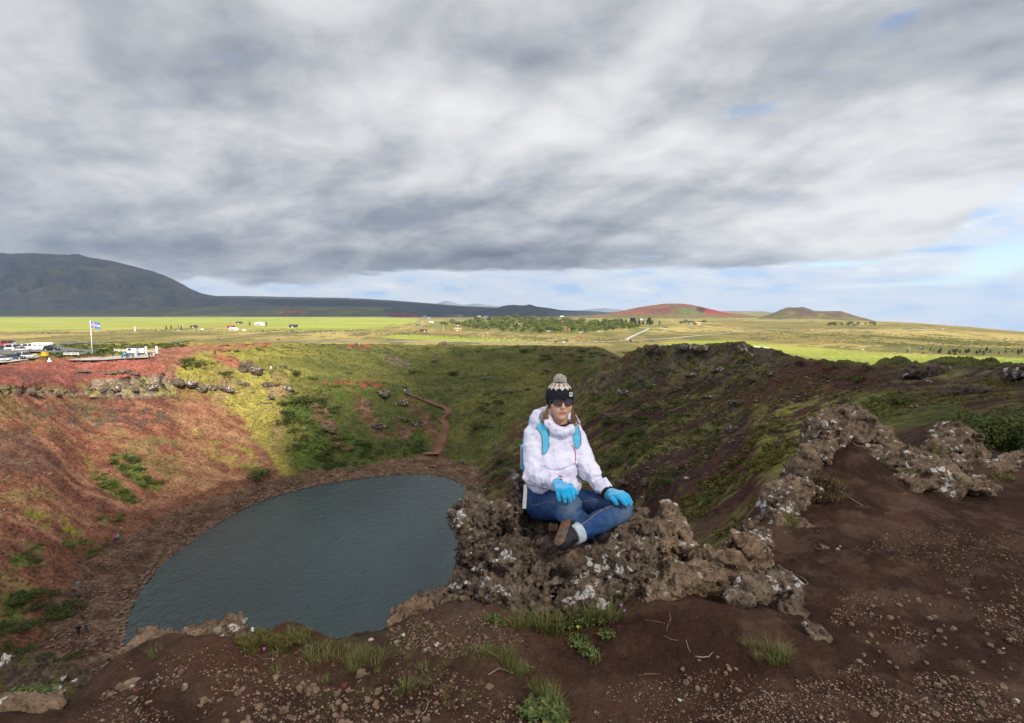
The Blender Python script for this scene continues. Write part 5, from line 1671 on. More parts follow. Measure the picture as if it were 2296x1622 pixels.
slab('parking_area', 'asphalt', [(-80, 800), (-80, 776), (0, 774.5), (70, 774), (120, 776), (160, 784), (205, 787), (222, 790), (200, 793), (185, 799), (150, 797), (105, 793), (60, 792), (20, 799)], .45)
slab('parking_area', 'gravel_road', [(-80, 822), (-80, 808), (0, 806), (60, 803), (90, 802), (70, 809), (20, 816)], .45)
slab('viewing_platform', 'concrete', [(150, 810), (200, 806), (250, 803), (300, 800), (340, 796), (350, 793), (346, 803), (325, 806), (280, 808), (225, 811.5), (180, 812)], .5)


# ---- vehicles
def car_parts(kind):
    """list of (name, mesh, material key, sub-parts)"""
    out = []
    L, Wd, H = {'sedan': (4.5, 1.75, 1.45), 'suv': (4.6, 1.85, 1.75), 'van': (5.2, 1.95, 2.2)}[kind]
    b = MB()
    hb = {'sedan': .82, 'suv': .95, 'van': 1.05}[kind]
    x0, x1 = -L / 2, L / 2
    prof = [(x0 + .05, .28), (x1 - .05, .28), (x1, .45), (x1 - .02, hb - .12), (x1 - .25, hb), (x0 + .12, hb), (x0, hb - .1), (x0, .45)]
    b.prism(prof, -Wd / 2, Wd / 2)
    cab = {'sedan': [(-1.75, hb), (1.15, hb), (.45, H), (-1.05, H)], 'suv': [(-2.15, hb), (1.2, hb), (.55, H), (-1.95, H)], 'van': [(-2.5, hb), (1.9, hb), (1.2, H), (-2.4, H)]}[kind]
    g = MB()
    n = len(cab)
    k = .88
    v = [(a, -Wd / 2 * (1 if z <= hb else k), z) for a, z in cab] + [(a, Wd / 2 * (1 if z <= hb else k), z) for a, z in cab]
    g.add(v, [(0, 1, 2, 3), (7, 6, 5, 4), (1, 5, 6, 2), (2, 6, 7, 3), (3, 7, 4, 0)])
    rf = MB()
    rf.box(((cab[2][0] + cab[3][0]) / 2, 0, H + .02), (cab[2][0] - cab[3][0] + .05, Wd * k + .02, .06))
    for xx in (cab[3][0] * .35 + cab[2][0] * .65, cab[3][0] + .12, (cab[0][0] + cab[1][0]) / 2):
        for s in (-1, 1):
            rf.box((xx, s * Wd / 2 * .95, (hb + H) / 2), (.10, .05, H - hb + .02))
    return b, g, rf, (L, Wd, H)


def wheel_mb():
    t_ = MB(); t_.lathe([(.30, -.11), (.33, -.08), (.33, .08), (.30, .11)], 14)
    r_ = MB(); r_.lathe([(.05, -.125), (.20, -.12), (.21, .12), (.05, .125)], 10)
    M = Matrix.Rotation(R(90), 4, 'X')
    for q in (t_, r_): q.v = [tuple(M @ Vector(p)) for p in q.v]
    return t_.mesh('tyre'), r_.mesh('rim')


TYRE, RIM = wheel_mb()
TYRE.materials.append(MATS['tyre_black']); RIM.materials.append(MATS['metal_grey'])
CARS = {}


def car(px, py, kind, mat, label, rz=0.0, name='parked_car', cat='car', group=None, ymin=0.0):
    p = hit(px, py, ymin)
    if kind not in CARS:
        b, g, rf, dim = car_parts(kind)
        hl = MB(); hl.box((0, 0, 0), (.06, .30, .16)); 
        CARS[kind] = (b.mesh('body'), g.mesh('window'), rf.mesh('roof'), hl.mesh('headlight'), dim)
    bm_, gm, rm, hm, dim = CARS[kind]
    r = empty(name, up(p, .45), rz)

    def obj_mat(o, mname):
        if not o.data.materials: o.data.materials.append(MATS[mname])
        o.material_slots[0].link = 'OBJECT'; o.material_slots[0].material = MATS[mname]
    bo = link('body', bm_, None, r); obj_mat(bo, mat)
    w = link('windows', gm, None, r); obj_mat(w, 'glass_dark')
    ro = link('roof', rm, None, r); obj_mat(ro, mat)
    for sx in (-1, 1):
        for sy in (-1, 1):
            wh = link('wheel', TYRE, None, r, (sx * dim[0] * .30, sy * (dim[1] / 2 - .08), .33))
            link('rim', RIM, None, wh)
    for sy in (-1, 1):
        h_ = link('headlight', hm, None, r, (dim[0] / 2 + .0, sy * dim[1] * .36, dim[2] * .42)); obj_mat(h_, 'white_paint')
        h_ = link('tail_light', hm, None, r, (-dim[0] / 2, sy * dim[1] * .36, dim[2] * .45)); obj_mat(h_, 'red_paint')
    return tag(r, label, cat, group)


car(117, 789.5, 'suv', 'black_paint', 'black off-road car parked right of the camper van', .05)
car(68, 785, 'suv', 'white_paint', 'white car parked left of the camper van', .4)
car(48, 790.5, 'sedan', 'silver_paint', 'blue-grey saloon nearest in the upper parking row', .25)
car(33, 788, 'van', 'white_paint', 'white minibus in the upper parking row', .35)
car(7, 787.5, 'sedan', 'navy_paint', 'dark saloon at the left edge of the upper parking row', .3)
car(52, 780, 'sedan', 'silver_paint', 'silver car in the back parking row near the camper', .3)
car(38, 779.5, 'sedan', 'silver_paint', 'silver car in the back parking row beside the red van', .3)
car(22, 779, 'van', 'red_paint', 'red and yellow van at the back of the parking area', .35)
car(36, 809.5, 'sedan', 'navy_paint', 'dark grey car in the lower parking row', .2)
car(58, 807, 'suv', 'silver_paint', 'silver estate car in the lower parking row', .2)
car(3, 813, 'sedan', 'silver_paint', 'pale car at the left edge of the lower parking row', .2)
car(624, 763.5, 'suv', 'black_paint', 'dark car driving on the road behind the rim at left', 3.1, 'car', ymin=500)
car(491, 762, 'sedan', 'navy_paint', 'blue-grey car half hidden in the scrub of the plain', 0, 'car', ymin=500)
car(1264, 769.2, 'suv', 'white_paint', 'white car on the road beyond the crater', 0, 'car', ymin=500)
car(1247, 769.4, 'sedan', 'navy_paint', 'small dark blue car just ahead of the white one on the road', 0, 'car', ymin=500)
car(1414, 765, 'sedan', 'black_paint', 'dark car at the junction of the side road', 0, 'car', ymin=500)
car(1820, 741, 'van', 'white_paint', 'white van far off on the road at the right', 0, 'van', 'van', ymin=900)
car(2113, 739, 'van', 'white_paint', 'white lorry far off at the end of the road', 0, 'lorry', 'lorry', ymin=900)


def camper():
    p = hit(97, 788)
    r = empty('camper_van', up(p, .45), .12, .82)
    tag(r, 'large white camper van with an overhanging cab on the parking area', 'camper van')
    b = MB(); b.prism([(-3.6, .45), (2.0, .45), (2.0, 3.1), (-3.6, 3.1)], -1.15, 1.15); b.prism([(2.0, 2.0), (3.3, 2.35), (3.3, 2.95), (2.8, 3.15), (2.0, 3.1)], -1.1, 1.1)
    b.build('cabin', 'white_paint', r)
    b = MB(); b.prism([(2.02, .45), (4.3, .45), (4.35, 1.05), (3.5, 1.3), (2.9, 2.05), (2.02, 2.05)], -1.0, 1.0); b.build('cab', 'white_paint', r)
    b = MB(); b.prism([(2.3, 1.35), (3.42, 1.35), (2.88, 1.98), (2.3, 1.98)], -1.01, 1.01); b.build('cab_window', 'glass_dark', r)
    for x in (-2.4, -.4):
        b = MB(); b.box((x, 0, 2.1), (.9, 2.32, .5)); b.build('side_window', 'glass_dark', r)
    for x in (-2.2, 3.1):
        for s in (-1, 1):
            w = link('wheel', TYRE, None, r, (x, s * .95, .36)); link('rim', RIM, None, w)


camper()


# ---- platform furniture
def hut():
    p = hit(304, 792.5)
    r = empty('ticket_hut', up(p, .3), -.25, .78)
    tag(r, 'small white ticket hut with a flat dark roof at the viewing platform', 'hut')
    b = MB(); b.box((0, 0, 1.15), (6.0, 3.0, 2.3)); w = b.build('wall', 'white_paint', r)
    b = MB(); b.box((0, 0, 2.42), (6.6, 3.6, .22)); b.build('roof', 'dark_roof', r)
    b = MB(); b.box((2.6, -1.52, 1.0), (.9, .06, 2.0)); b.build('door', 'grey_paint', r)
    b = MB(); b.box((-1.4, -1.52, 1.45), (1.4, .06, .8)); b.build('window', 'glass_dark', r)


hut()


def posts(name, label, cat, px, py0, py1, w, mat, group=None, ymin=0.0):
    p = hit(px, py0, ymin); d = p.y * CP - p.z * SP
    h = (py0 - py1) / FPX * d
    b = MB(); b.box((0, 0, h / 2), (w, w, h)); b.box((0, 0, h + .04), (w * 1.25, w * 1.25, .08))
    return tag(b.build(name, mat, None, loc=up(p, 0)), label, cat, group)


posts('gate_post', 'white gate post just right of the ticket hut', 'post', 328, 794, 778, .45, 'white_paint')
posts('gate_post', 'white gate post at the right end of the platform', 'post', 352, 793, 777, .45, 'white_paint')
posts('marker_pillar', 'white pillar standing alone in the heath behind the flag', 'pillar', 303, 743.5, 733, 1.6, 'white_paint')
posts('fence_post', 'thick white post in the field at the right edge', 'post', 2216, 822, 807, .6, 'white_paint', ymin=300)
for px, py0, py1, where in ((1853, 824, 819, 'first'), (1874, 828, 822, 'second'), (2069, 822, 816, 'third'), (2128, 819, 812, 'fourth'), (2157, 818, 809, 'fifth'), (2193, 820, 812, 'sixth'), (2269, 822, 815, 'last')):
    posts('fence_post', 'thin grey fence post by the right field, %s from the left' % where, 'post', px, py0, py1, .28, 'metal_grey', 'fence posts by the right field', ymin=240)
for px, py0, py1, lab in ((994, 744, 727, 'tall white pole among the cabins right of the green field'), (947, 730, 718, 'white pole at the end of the dirt track'), (1153, 735, 724, 'white pole in the birch plantation'), (409, 737, 728, 'thin pole left of the brown cabin'), (400, 744, 733, 'pale pole in the heath left of the farm')):
    posts('pole', lab, 'pole', px, py0, py1, .35, 'white_paint')


def low_fence():
    a, b_ = hit(257, 790), hit(288, 792)
    r = empty('low_wall', up(a, .2))
    tag(r, 'low white board fence left of the ticket hut', 'fence')
    d = b_ - a
    for k in range(4):
        m = MB(); q = d * k / 3; m.box((q.x, q.y, q.z + .5), (.15, .15, 1.0)); m.build('post', 'white_paint', r)
    for z in (.35, .62, .89):
        m = MB(); m.tube([(0, 0, z), (d.x, d.y, d.z + z)], .11, 4); m.build('board', 'white_paint', r)


low_fence()


def gate_rail():
    a, b_ = hit(330, 794), hit(350, 793)
    r = empty('gate', up(a, .1)); tag(r, 'white gate rails between the two gate posts', 'gate')
    d = b_ - a
    for z in (.55, 1.05):
        m = MB(); m.tube([(0.2, 0, z), (d.x * .97, d.y, d.z + z)], .07, 5); m.build('rail', 'white_paint', r)


gate_rail()


def sign_frame():
    p = hit(160, 800)
    r = empty('barrier', up(p, .3), .05); tag(r, 'low white barrier frame on the edge of the parking area', 'barrier')
    for x in (-2.2, 0, 2.2):
        m = MB(); m.box((x, 0, .45), (.12, .12, .9)); m.build('post', 'white_paint', r)
    for z in (.4, .8):
        m = MB(); m.box((0, 0, z), (4.5, .08, .16)); m.build('rail', 'white_paint', r)


sign_frame()
p_ = hit(101, 801); b_ = MB(); b_.box((0, 0, .7), (1.4, 1.0, 1.1)); b_.box((0, 0, 1.27), (1.5, 1.1, .12))
tag(b_.build('grit_box', 'yellow_paint', None, loc=up(p_, .2)), 'yellow-orange box beside the parking area', 'box')
p_ = hit(111, 812); b_ = MB(); b_.lathe([(.55, 0), (.5, .2), (.22, .45), (.16, 1.0), (.04, 1.1)], 10)
tag(b_.build('white_cone', 'white_paint', None, loc=up(p_, .1)), 'white cone-shaped marker at the edge of the red rim', 'marker')


def flag():
    p = hit(207, 794); d = p.y * CP - p.z * SP
    h = 72 / FPX * d
    r = empty('flagpole', up(p, .2)); tag(r, 'tall white flagpole flying a blue flag with a red and white cross', 'flagpole')
    m = MB(); m.tube([(0, 0, 0), (0, 0, h * .5), (0, 0, h)], [.14, .11, .08], 10); m.lathe([(.02, h - .02), (.12, h + .05), (.12, h + .15), (.02, h + .24)], 10); m.build('pole', 'white_paint', r, True)
    m = MB(); m.box((0, 0, .1), (.8, .8, .2)); m.build('base', 'concrete', r)
    fw, fh = 3.0, 2.05
    xs = [0, 7 / 25, 8 / 25, 10 / 25, 11 / 25, .62, .75, .88, 1.0]
    zs = [0, 7 / 18, 8 / 18, 10 / 18, 11 / 18, 1.0]

    def pt(u, v, s):
        dr = .38 * u * u
        return (u * fw * .97, .30 * math.sin(u * 7.5 + v * 1.4) * u + .015 * s, h - .15 - fh + v * fh - dr + .10 * math.sin(u * 6))
    groups = {'flag_blue': [], 'white_paint': [], 'flag_red': []}
    for i in range(len(xs) - 1):
        for j in range(len(zs) - 1):
            cr_x, cr_z = i in (2,), j in (2,)
            wh_x, wh_z = i in (1, 3), j in (1, 3)
            k = 'flag_red' if (cr_x or cr_z) else ('white_paint' if (wh_x or wh_z) else 'flag_blue')
            groups[k].append((i, j))
    fl = None
    for k, nm in (('flag_blue', 'flag'), ('white_paint', 'white_cross'), ('flag_red', 'red_cross')):
        V, F = [], []
        for (i, j) in groups[k]:
            nsub = 2
            for a in range(nsub):
                u0, u1 = xs[i] + (xs[i + 1] - xs[i]) * a / nsub, xs[i] + (xs[i + 1] - xs[i]) * (a + 1) / nsub
                n0 = len(V)
                V += [pt(u0, zs[j], 1), pt(u1, zs[j], 1), pt(u1, zs[j + 1], 1), pt(u0, zs[j + 1], 1), pt(u0, zs[j], -1), pt(u1, zs[j], -1), pt(u1, zs[j + 1], -1), pt(u0, zs[j + 1], -1)]
                F += [(n0, n0 + 1, n0 + 2, n0 + 3), (n0 + 7, n0 + 6, n0 + 5, n0 + 4)]
        me = mesh_np(nm, np.array(V), np.array(F), True)
        o = link(nm, me, k, fl or r)
        fl = fl or o


flag()

# ---- wooden stairs down to the lake
STAIR = [(981, 1017), (988.5, 1000), (993.7, 982), (1000, 961), (998, 950.5), (989, 942), (998.5, 934), (1005, 927), (1004, 920.6), (998, 915.5), (981, 910), (962.5, 902.5), (944, 895), (926, 888.5), (910, 883)]


def stairs():
    P = np.array(STAIR, float)
    C = pchip(np.arange(len(P)), P, np.linspace(0, len(P) - 1, 160))
    W3 = np.array([hit(a, b) for a, b in C])
    for _ in range(10):
        W3[1:-1] = .25 * W3[:-2] + .5 * W3[1:-1] + .25 * W3[2:]
    W3[:, 2] += .35
    seg = np.linalg.norm(np.diff(W3, axis=0), axis=1); L = np.concatenate([[0], np.cumsum(seg)])
    n = int(L[-1] / .55)
    s = np.linspace(0, L[-1], n)
    Q = np.stack([np.interp(s, L, W3[:, i]) for i in range(3)], 1)
    r = empty('staircase', tuple(Q[0])); tag(r, 'long wooden staircase winding down the crater to the lake', 'staircase')
    m = MB(); m.box((0, 0, 0), (2.1, .42, .16)); me = m.mesh('step'); me.materials.append(MATS['timber'])
    T = np.gradient(Q, axis=0)
    rails = {-1: [], 1: []}
    for i in range(n):
        a = math.atan2(T[i, 1], T[i, 0]) - math.pi / 2
        link('step', me, None, r, tuple(Q[i] - Q[0]), (0, 0, a))
        for sd in (-1, 1):
            rails[sd].append(tuple(Q[i] - Q[0] + np.array((math.cos(a) * 1.12 * sd, math.sin(a) * 1.12 * sd, -.12))))
    for sd in (-1, 1):
        m = MB(); m.tube(rails[sd][::2], .15, 4); m.build('stringer', 'timber_rail', r)
    m = MB(); m.box((-1.6, -.9, -.1), (4.6, 1.6, .2)); m.build('landing', 'timber', r)


stairs()


# ---- walkers
def person_meshes():
    out = {}
    for pose in ('stand', 'walk', 'sit'):
        st = {'stand': .06, 'walk': .30, 'sit': 0}[pose]
        if pose == 'sit':
            hips, kn, ft = (0, 0, .42), [(-.12, -.42, .50), (.13, -.42, .48)], [(-.12, -.48, .06), (.14, -.50, .06)]
        else:
            hips = (0, 0, .90)
            kn = [(-.09, -st * .75, .50), (.09, st * .35, .48)]; ft = [(-.09, -st, .06), (.09, st * 1.15, .07)]
        hz = hips[2]
        sh = [(-.19, 0, hz + .50), (.19, 0, hz + .50)]
        el = [(-.25, .05 + st * .3, hz + .24), (.25, .05 - st * .3, hz + .24)]; ha = [(-.23, -.10 + st * .2, hz + .02), (.23, -.10 - st * .3, hz + .04)]
        hd = (0, -.02, hz + .72)

        def body(G):
            F = sd_ell(G, hd, (.085, .10, .12))
            F = smin(F, sd_cap(G, (0, 0, hz + .48), hd, .055, .055), .02)
            F = smin(F, sd_cap(G, hips, (0, 0, hz + .45), .10, .11), .05)
            for k in (0, 1):
                F = smin(F, sd_cap(G, sh[k], el[k], .045, .035), .03); F = smin(F, sd_cap(G, el[k], ha[k], .035, .035), .02)
                F = smin(F, sd_ell(G, np.array(ha[k]) + (0, 0, -.05), (.035, .045, .06)), .02)
                F = smin(F, sd_cap(G, hips, kn[k], .07, .05), .03); F = smin(F, sd_cap(G, kn[k], ft[k], .05, .04), .02)
                F = smin(F, sd_cap(G, ft[k], np.array(ft[k]) + (0, -.14, -.02), .05, .045), .02)
            return F

        def coat(G):
            F = smin(sd_ell(G, (0, 0, hz + .33), (.205, .15, .24)), sd_ell(G, (0, 0, hz + .04), (.185, .15, .17)), .06)
            for k in (0, 1):
                F = smin(F, smin(sd_cap(G, sh[k], el[k], .075, .062), sd_cap(G, el[k], ha[k], .062, .05), .02), .03)
            return F

        def trousers(G):
            F = sd_ell(G, (0, 0, hz - .02), (.165, .135, .12))
            for k in (0, 1):
                F = smin(F, smin(sd_cap(G, (hips[0] + (-.08, .08)[k], hips[1], hz - .05), kn[k], .095, .072), sd_cap(G, kn[k], np.array(ft[k]) + (0, 0, .05), .072, .058), .02), .03)
            return F

        def hair(G):
            F = sd_ell(G, (0, .012, hz + .75), (.102, .115, .115))
            return np.maximum(F, -(G[2] - (hz + .70) + .9 * (-G[1] - .02)) * 0 - sd_ell(G, (0, -.115, hz + .70), (.085, .08, .11)))
        lo, hi = (-.42, -.75, -.06), (.42, .55, hz + .95)
        res = []
        for nm, fn, h in (('body', body, .034), ('coat', coat, .034), ('trousers', trousers, .034), ('hair', hair, .028)):
            V, Q, _, _ = sdf_mesh(fn, lo, hi, h, 1)
            res.append((nm, mesh_np(nm, V, Q, True)))
        out[pose] = res
    return out


def sdf_mesh(fn, lo, hi, h, rel=1):
    X, Y, Z, o = box_grid(lo, hi, h)
    F = fn((X, Y, Z))
    V, Q = surface_nets(F, o, h)
    if rel:
        V = relax(V, Q, rel, 0.5)
    return V, Q, F, o


PEOPLE = person_meshes()
paint('walker_skin', (0.48, 0.29, 0.21)); paint('walker_hair', (0.07, 0.045, 0.03))
for nm, c in (('pink', (0.75, 0.05, 0.22)), ('sky', (0.12, 0.50, 0.72)), ('maroon', (0.14, 0.025, 0.04)), ('jeans_w', (0.05, 0.09, 0.18)), ('black_w', (0.015, 0.016, 0.02)), ('navy_w', (0.025, 0.045, 0.11)), ('grey_w', (0.22, 0.22, 0.24)),
              ('white_w', (0.72, 0.70, 0.68)), ('coral', (0.62, 0.09, 0.06)), ('blue_w', (0.03, 0.16, 0.48)), ('teal_w', (0.02, 0.20, 0.19)), ('red_w', (0.50, 0.03, 0.03))):
    plain('cloth_' + nm, c, .9, .1, .12, 6)


def walker(px, py, top, legs, label, pose='stand', rz=None, h=1.72, hair='walker_hair', group=None):
    p = hit(px, py)
    r = empty('person', up(p, .25 if py < 815 and px < 360 else .04), random.random() * 6.28 if rz is None else rz, h / 1.74)
    for nm, me in PEOPLE[pose]:
        mt = {'body': 'walker_skin', 'coat': 'cloth_' + top, 'trousers': 'cloth_' + legs, 'hair': hair}[nm]
        o = link(nm, me, None, r)
        if not me.materials: me.materials.append(MATS[mt])
        o.material_slots[0].link = 'OBJECT'; o.material_slots[0].material = MATS[mt]
    return tag(r, label, 'person', group)


for a in ((253, 803, 'black_w', 'black_w', 'person in a black coat standing alone at the left of the platform group', 'stand'),
          (274, 807.5, 'teal_w', 'jeans_w', 'person in a green top and blue trousers, left in the platform group', 'stand'),
          (279.5, 803.5, 'sky', 'black_w', 'person in a cyan jacket behind the green-topped one on the platform', 'stand'),
          (285, 807.5, 'navy_w', 'black_w', 'person in a dark navy jacket in the middle of the platform group', 'stand'),
          (289, 806.3, 'blue_w', 'jeans_w', 'person in a bright blue jacket beside the navy one on the platform', 'stand'),
          (298, 806.5, 'navy_w', 'black_w', 'person in dark clothes walking right of the platform group', 'walk'),
          (305, 802.5, 'sky', 'white_w', 'person in a pale blue jacket in front of the hut', 'stand'),
          (312, 801, 'grey_w', 'black_w', 'person in dark grey at the right front of the hut', 'stand'),
          (335, 803.5, 'black_w', 'black_w', 'person in black near the right end of the platform', 'stand'),
          (341, 805, 'black_w', 'coral', 'person with pinkish trousers at the right end of the platform', 'stand'),
          (482, 797, 'black_w', 'black_w', 'lone walker in black on the rim near the round shrub', 'walk'),
          (607.5, 831, 'white_w', 'white_w', 'person in pale clothes of the couple on the grassy rim', 'walk'),
          (617, 832, 'navy_w', 'black_w', 'person in dark blue of the couple on the grassy rim', 'walk'),
          (796, 776, 'navy_w', 'black_w', 'person in dark clothes on top of the red mound', 'stand'),
          (800, 776, 'black_w', 'navy_w', 'person in black in the middle of the three on the red mound', 'stand'),
          (805, 775.5, 'sky', 'white_w', 'person in light blue on top of the red mound', 'stand'),
          (991.5, 800, 'maroon', 'black_w', 'person in maroon on the grass of the far bowl', 'stand'),
          (996.5, 801, 'coral', 'maroon', 'person in coral red on the grass of the far bowl', 'stand'),
          (1033.5, 800, 'black_w', 'black_w', 'person in black of the pair on the far bowl path', 'walk'),
          (1037.5, 799.5, 'blue_w', 'navy_w', 'person in blue of the pair on the far bowl path', 'walk'),
          (907.5, 882, 'white_w', 'grey_w', 'person in pale grey at the top of the stairs', 'walk'),
          (915.5, 885, 'blue_w', 'navy_w', 'person in blue just starting down the stairs', 'walk'),
          (936, 893.5, 'grey_w', 'black_w', 'person in dark grey partway down the stairs', 'walk'),
          (949, 899, 'black_w', 'black_w', 'person in black lowest on the upper stairs', 'walk'),
          (971, 1051, 'red_w', 'navy_w', 'person in a red jacket sitting on the far shore', 'sit'),
          (1037, 1040, 'blue_w', 'black_w', 'person in blue sitting among the far shore rocks', 'sit'),
          (256.5, 1217, 'pink', 'black_w', 'walker in a bright pink jacket on the lakeside path', 'walk'),
          (264.5, 1215, 'sky', 'black_w', 'walker with a light blue pack beside the one in pink', 'walk'),
          (167.5, 1341, 'maroon', 'jeans_w', 'walker in maroon and blue jeans on the lakeside path', 'walk'),
          (175, 1325, 'grey_w', 'grey_w', 'walker in grey just behind the one in maroon', 'walk'),
          (177, 1426, 'black_w', 'black_w', 'walker all in black at the near end of the path', 'walk'),
          (194, 1423, 'navy_w', 'black_w', 'walker in dark navy beside the one in black', 'walk')):
    walker(*a[:6])


# ---- farmhouses and cabins on the plain
def house_meshes():
    w = MB(); w.prism([(-.5, 0), (.5, 0), (.5, .34), (0, .56), (-.5, .34)], -.4, .4)
    wall = w.mesh('wall'); 
    rf = MB()
    for s in (-1, 1):
        n = Vector((s * .22, 0, .5)).normalized() * .03
        a, b = (s * .57, .31), (0, .565)
        v = [(a[0], -.47, a[1]), (b[0], -.47, b[1]), (b[0], .47, b[1]), (a[0], .47, a[1])]
        v += [(x + n.x, y, z + n.z) for x, y, z in v]
        rf.add(v, [(0, 1, 2, 3), (7, 6, 5, 4), (0, 4, 5, 1), (1, 5, 6, 2), (2, 6, 7, 3), (3, 7, 4, 0)])
    roof = rf.mesh('roof')
    d = MB(); d.box((0, 0, 0), (.02, .13, .26)); door = d.mesh('door')
    q = MB(); q.box((0, 0, 0), (.02, .14, .13)); win = q.mesh('window')
    c = MB(); c.box((0, 0, 0), (.07, .07, .16)); ch = c.mesh('chimney')
    return wall, roof, door, win, ch


HW, HR, HD, HWi, HC = house_meshes()


def house(px, py, wpx, wall, roof, label, rz=None, big=1.0, ymin=450, group=None):
    p = hit(px, py, ymin); d = p.y * CP - p.z * SP
    s = wpx / FPX * d * .9
    r = empty('house', up(p, -.1), (math.pi / 2 + random.uniform(-.5, .5)) if rz is None else rz)
    r.scale = (s * .75, s, s * .62 * big)

    def sub(nm, me, mt, loc=(0, 0, 0), par=None):
        o = link(nm, me, None, par or r, loc)
        if not me.materials: me.materials.append(MATS[mt])
        o.material_slots[0].link = 'OBJECT'; o.material_slots[0].material = MATS[mt]
        return o
    sub('wall', HW, wall)
    ro = sub('roof', HR, roof)
    sub('door', HD, 'brown_wall' if wall == 'white_paint' else 'white_paint', (-.505, .0, .13))
    for y in (-.24, .24):
        sub('window', HWi, 'glass_dark', (-.505, y, .20))
    if random.random() < .5:
        sub('chimney', HC, wall, (.1, .2, .56), ro)
    return tag(r, label, 'house', group)


for h_ in ((435, 735, 16, 'brown_wall', 'dark_roof', 'brown cabin with a dark roof at the left of the farm'), (451, 739.5, 11, 'white_paint', 'grey_roof', 'small white hut right of the brown cabin'),
           (518, 735.5, 18, 'red_wall', 'red_roof', 'farm building with a bright red roof'), (525, 741, 20, 'white_paint', 'white_paint', 'white farmhouse in front of the red roof'),
           (536.5, 726, 14, 'brown_wall', 'dark_roof', 'dark house behind the farm'), (548, 743, 11, 'orange_paint', 'white_paint', 'orange shed right of the white farmhouse'),
           (583, 730, 22, 'white_paint', 'white_paint', 'long white house at the edge of the green field'), (658, 734.5, 20, 'navy_paint', 'dark_roof', 'navy house with a dark roof alone by the green field'),
           (937, 731, 10, 'brown_wall', 'dark_roof', 'dark cabin at the end of the green field'), (950, 743.5, 16, 'red_wall', 'dark_roof', 'red cabin left of the large tan barn'),
           (1027, 742, 20, 'tan_wall', 'tan_wall', 'large tan barn on the plain'), (1028, 733, 12, 'red_wall', 'grey_roof', 'red-brown cabin behind the tan barn'), (967, 725, 12, 'white_paint', 'white_paint', 'white bungalow near the dirt track'),
           (1057, 727, 11, 'white_paint', 'grey_roof', 'white cabin with grey roof at the left of the plantation'), (1080, 738, 9, 'grey_paint', 'dark_roof', 'grey cabin in the left of the plantation'), (1093, 748, 7, 'tan_wall', 'tan_wall', 'tiny tan shed below the plantation'),
           (1127, 735, 9, 'white_paint', 'grey_roof', 'white cabin among the birches'), (1158.5, 729, 12, 'brown_wall', 'white_paint', 'brown cabin with a white roof among the birches'), (1174, 736, 8, 'white_paint', 'white_paint', 'low white hut in the middle of the birches'),
           (1211, 723, 11, 'white_paint', 'red_roof', 'white house with reddish roof behind the birches'), (1246, 723, 14, 'orange_paint', 'white_paint', 'orange and white house behind the plantation'), (1243, 732.5, 7, 'grey_paint', 'blue_roof', 'small cabin with a blue roof'),
           (1230, 745.5, 12, 'brown_wall', 'grey_roof', 'dark green cabin with a pale gable near the road'), (1269, 743, 12, 'red_wall', 'red_roof', 'red cabin above the road, left one'), (1302.5, 748.5, 13, 'red_wall', 'grey_roof', 'red-brown cabin above the orange one'),
           (1299, 759, 13, 'orange_paint', 'red_wall', 'orange-red cabin nearest the road'), (1313.5, 738.5, 7, 'brown_wall', 'dark_roof', 'small dark cabin at the right of the birches'), (1344, 744.5, 9, 'white_paint', 'grey_roof', 'white cabin right of the birches'),
           (1380, 738.5, 7, 'white_paint', 'grey_roof', 'tiny white cabin before the spruces'), (1437, 718, 8, 'white_paint', 'white_paint', 'white house under the red hill'), (1446, 722.5, 10, 'grey_paint', 'dark_roof', 'dark-roofed house right of the spruces'),
           (1491.5, 737, 12, 'white_paint', 'dark_roof', 'white house with dark roof right of the spruce wood'), (1080, 719.5, 12, 'white_paint', 'grey_roof', 'pale grey house far behind the plantation'), (1131, 715.5, 8, 'red_wall', 'red_roof', 'far red house behind the plantation'),
           (1074, 712, 10, 'white_paint', 'white_paint', 'far white house, left of a pair'), (1089.5, 711.8, 9, 'white_paint', 'grey_roof', 'far white house, right of a pair'), (1031, 710.5, 9, 'tan_wall', 'grey_roof', 'far tan house below the dark hill'),
           (951.5, 711, 9, 'white_paint', 'grey_roof', 'far white house right of the dark red mound'), (962, 715, 10, 'grey_paint', 'grey_roof', 'far grey house below the dark red mound'), (1220, 718.5, 8, 'red_wall', 'white_paint', 'far red house with a pale roof'),
           (1260, 712, 10, 'white_paint', 'white_paint', 'far white house left of the red hill'), (1196, 711, 9, 'tan_wall', 'red_roof', 'far pinkish house under the dark hill'),
           (1563.5, 728.5, 18, 'tan_wall', 'tan_wall', 'row of low tan buildings below the gap of the hills'), (1548, 727.5, 10, 'tan_wall', 'grey_roof', 'small tan shed left of the low tan buildings'), (1670, 718, 8, 'white_paint', 'red_roof', 'small white house in the gap of the two hills'),
           (1914, 731, 12, 'grey_paint', 'grey_roof', 'grey shed below the green hill'), (1934.5, 785.5, 6, 'white_paint', 'white_paint', 'small white hut at the back of the right field'), (2038.5, 781, 6, 'white_paint', 'grey_roof', 'white hut left of the dark grove'),
           (2067, 782, 9, 'red_wall', 'grey_roof', 'grey-roofed hut in front of the dark grove')):
    house(*h_)


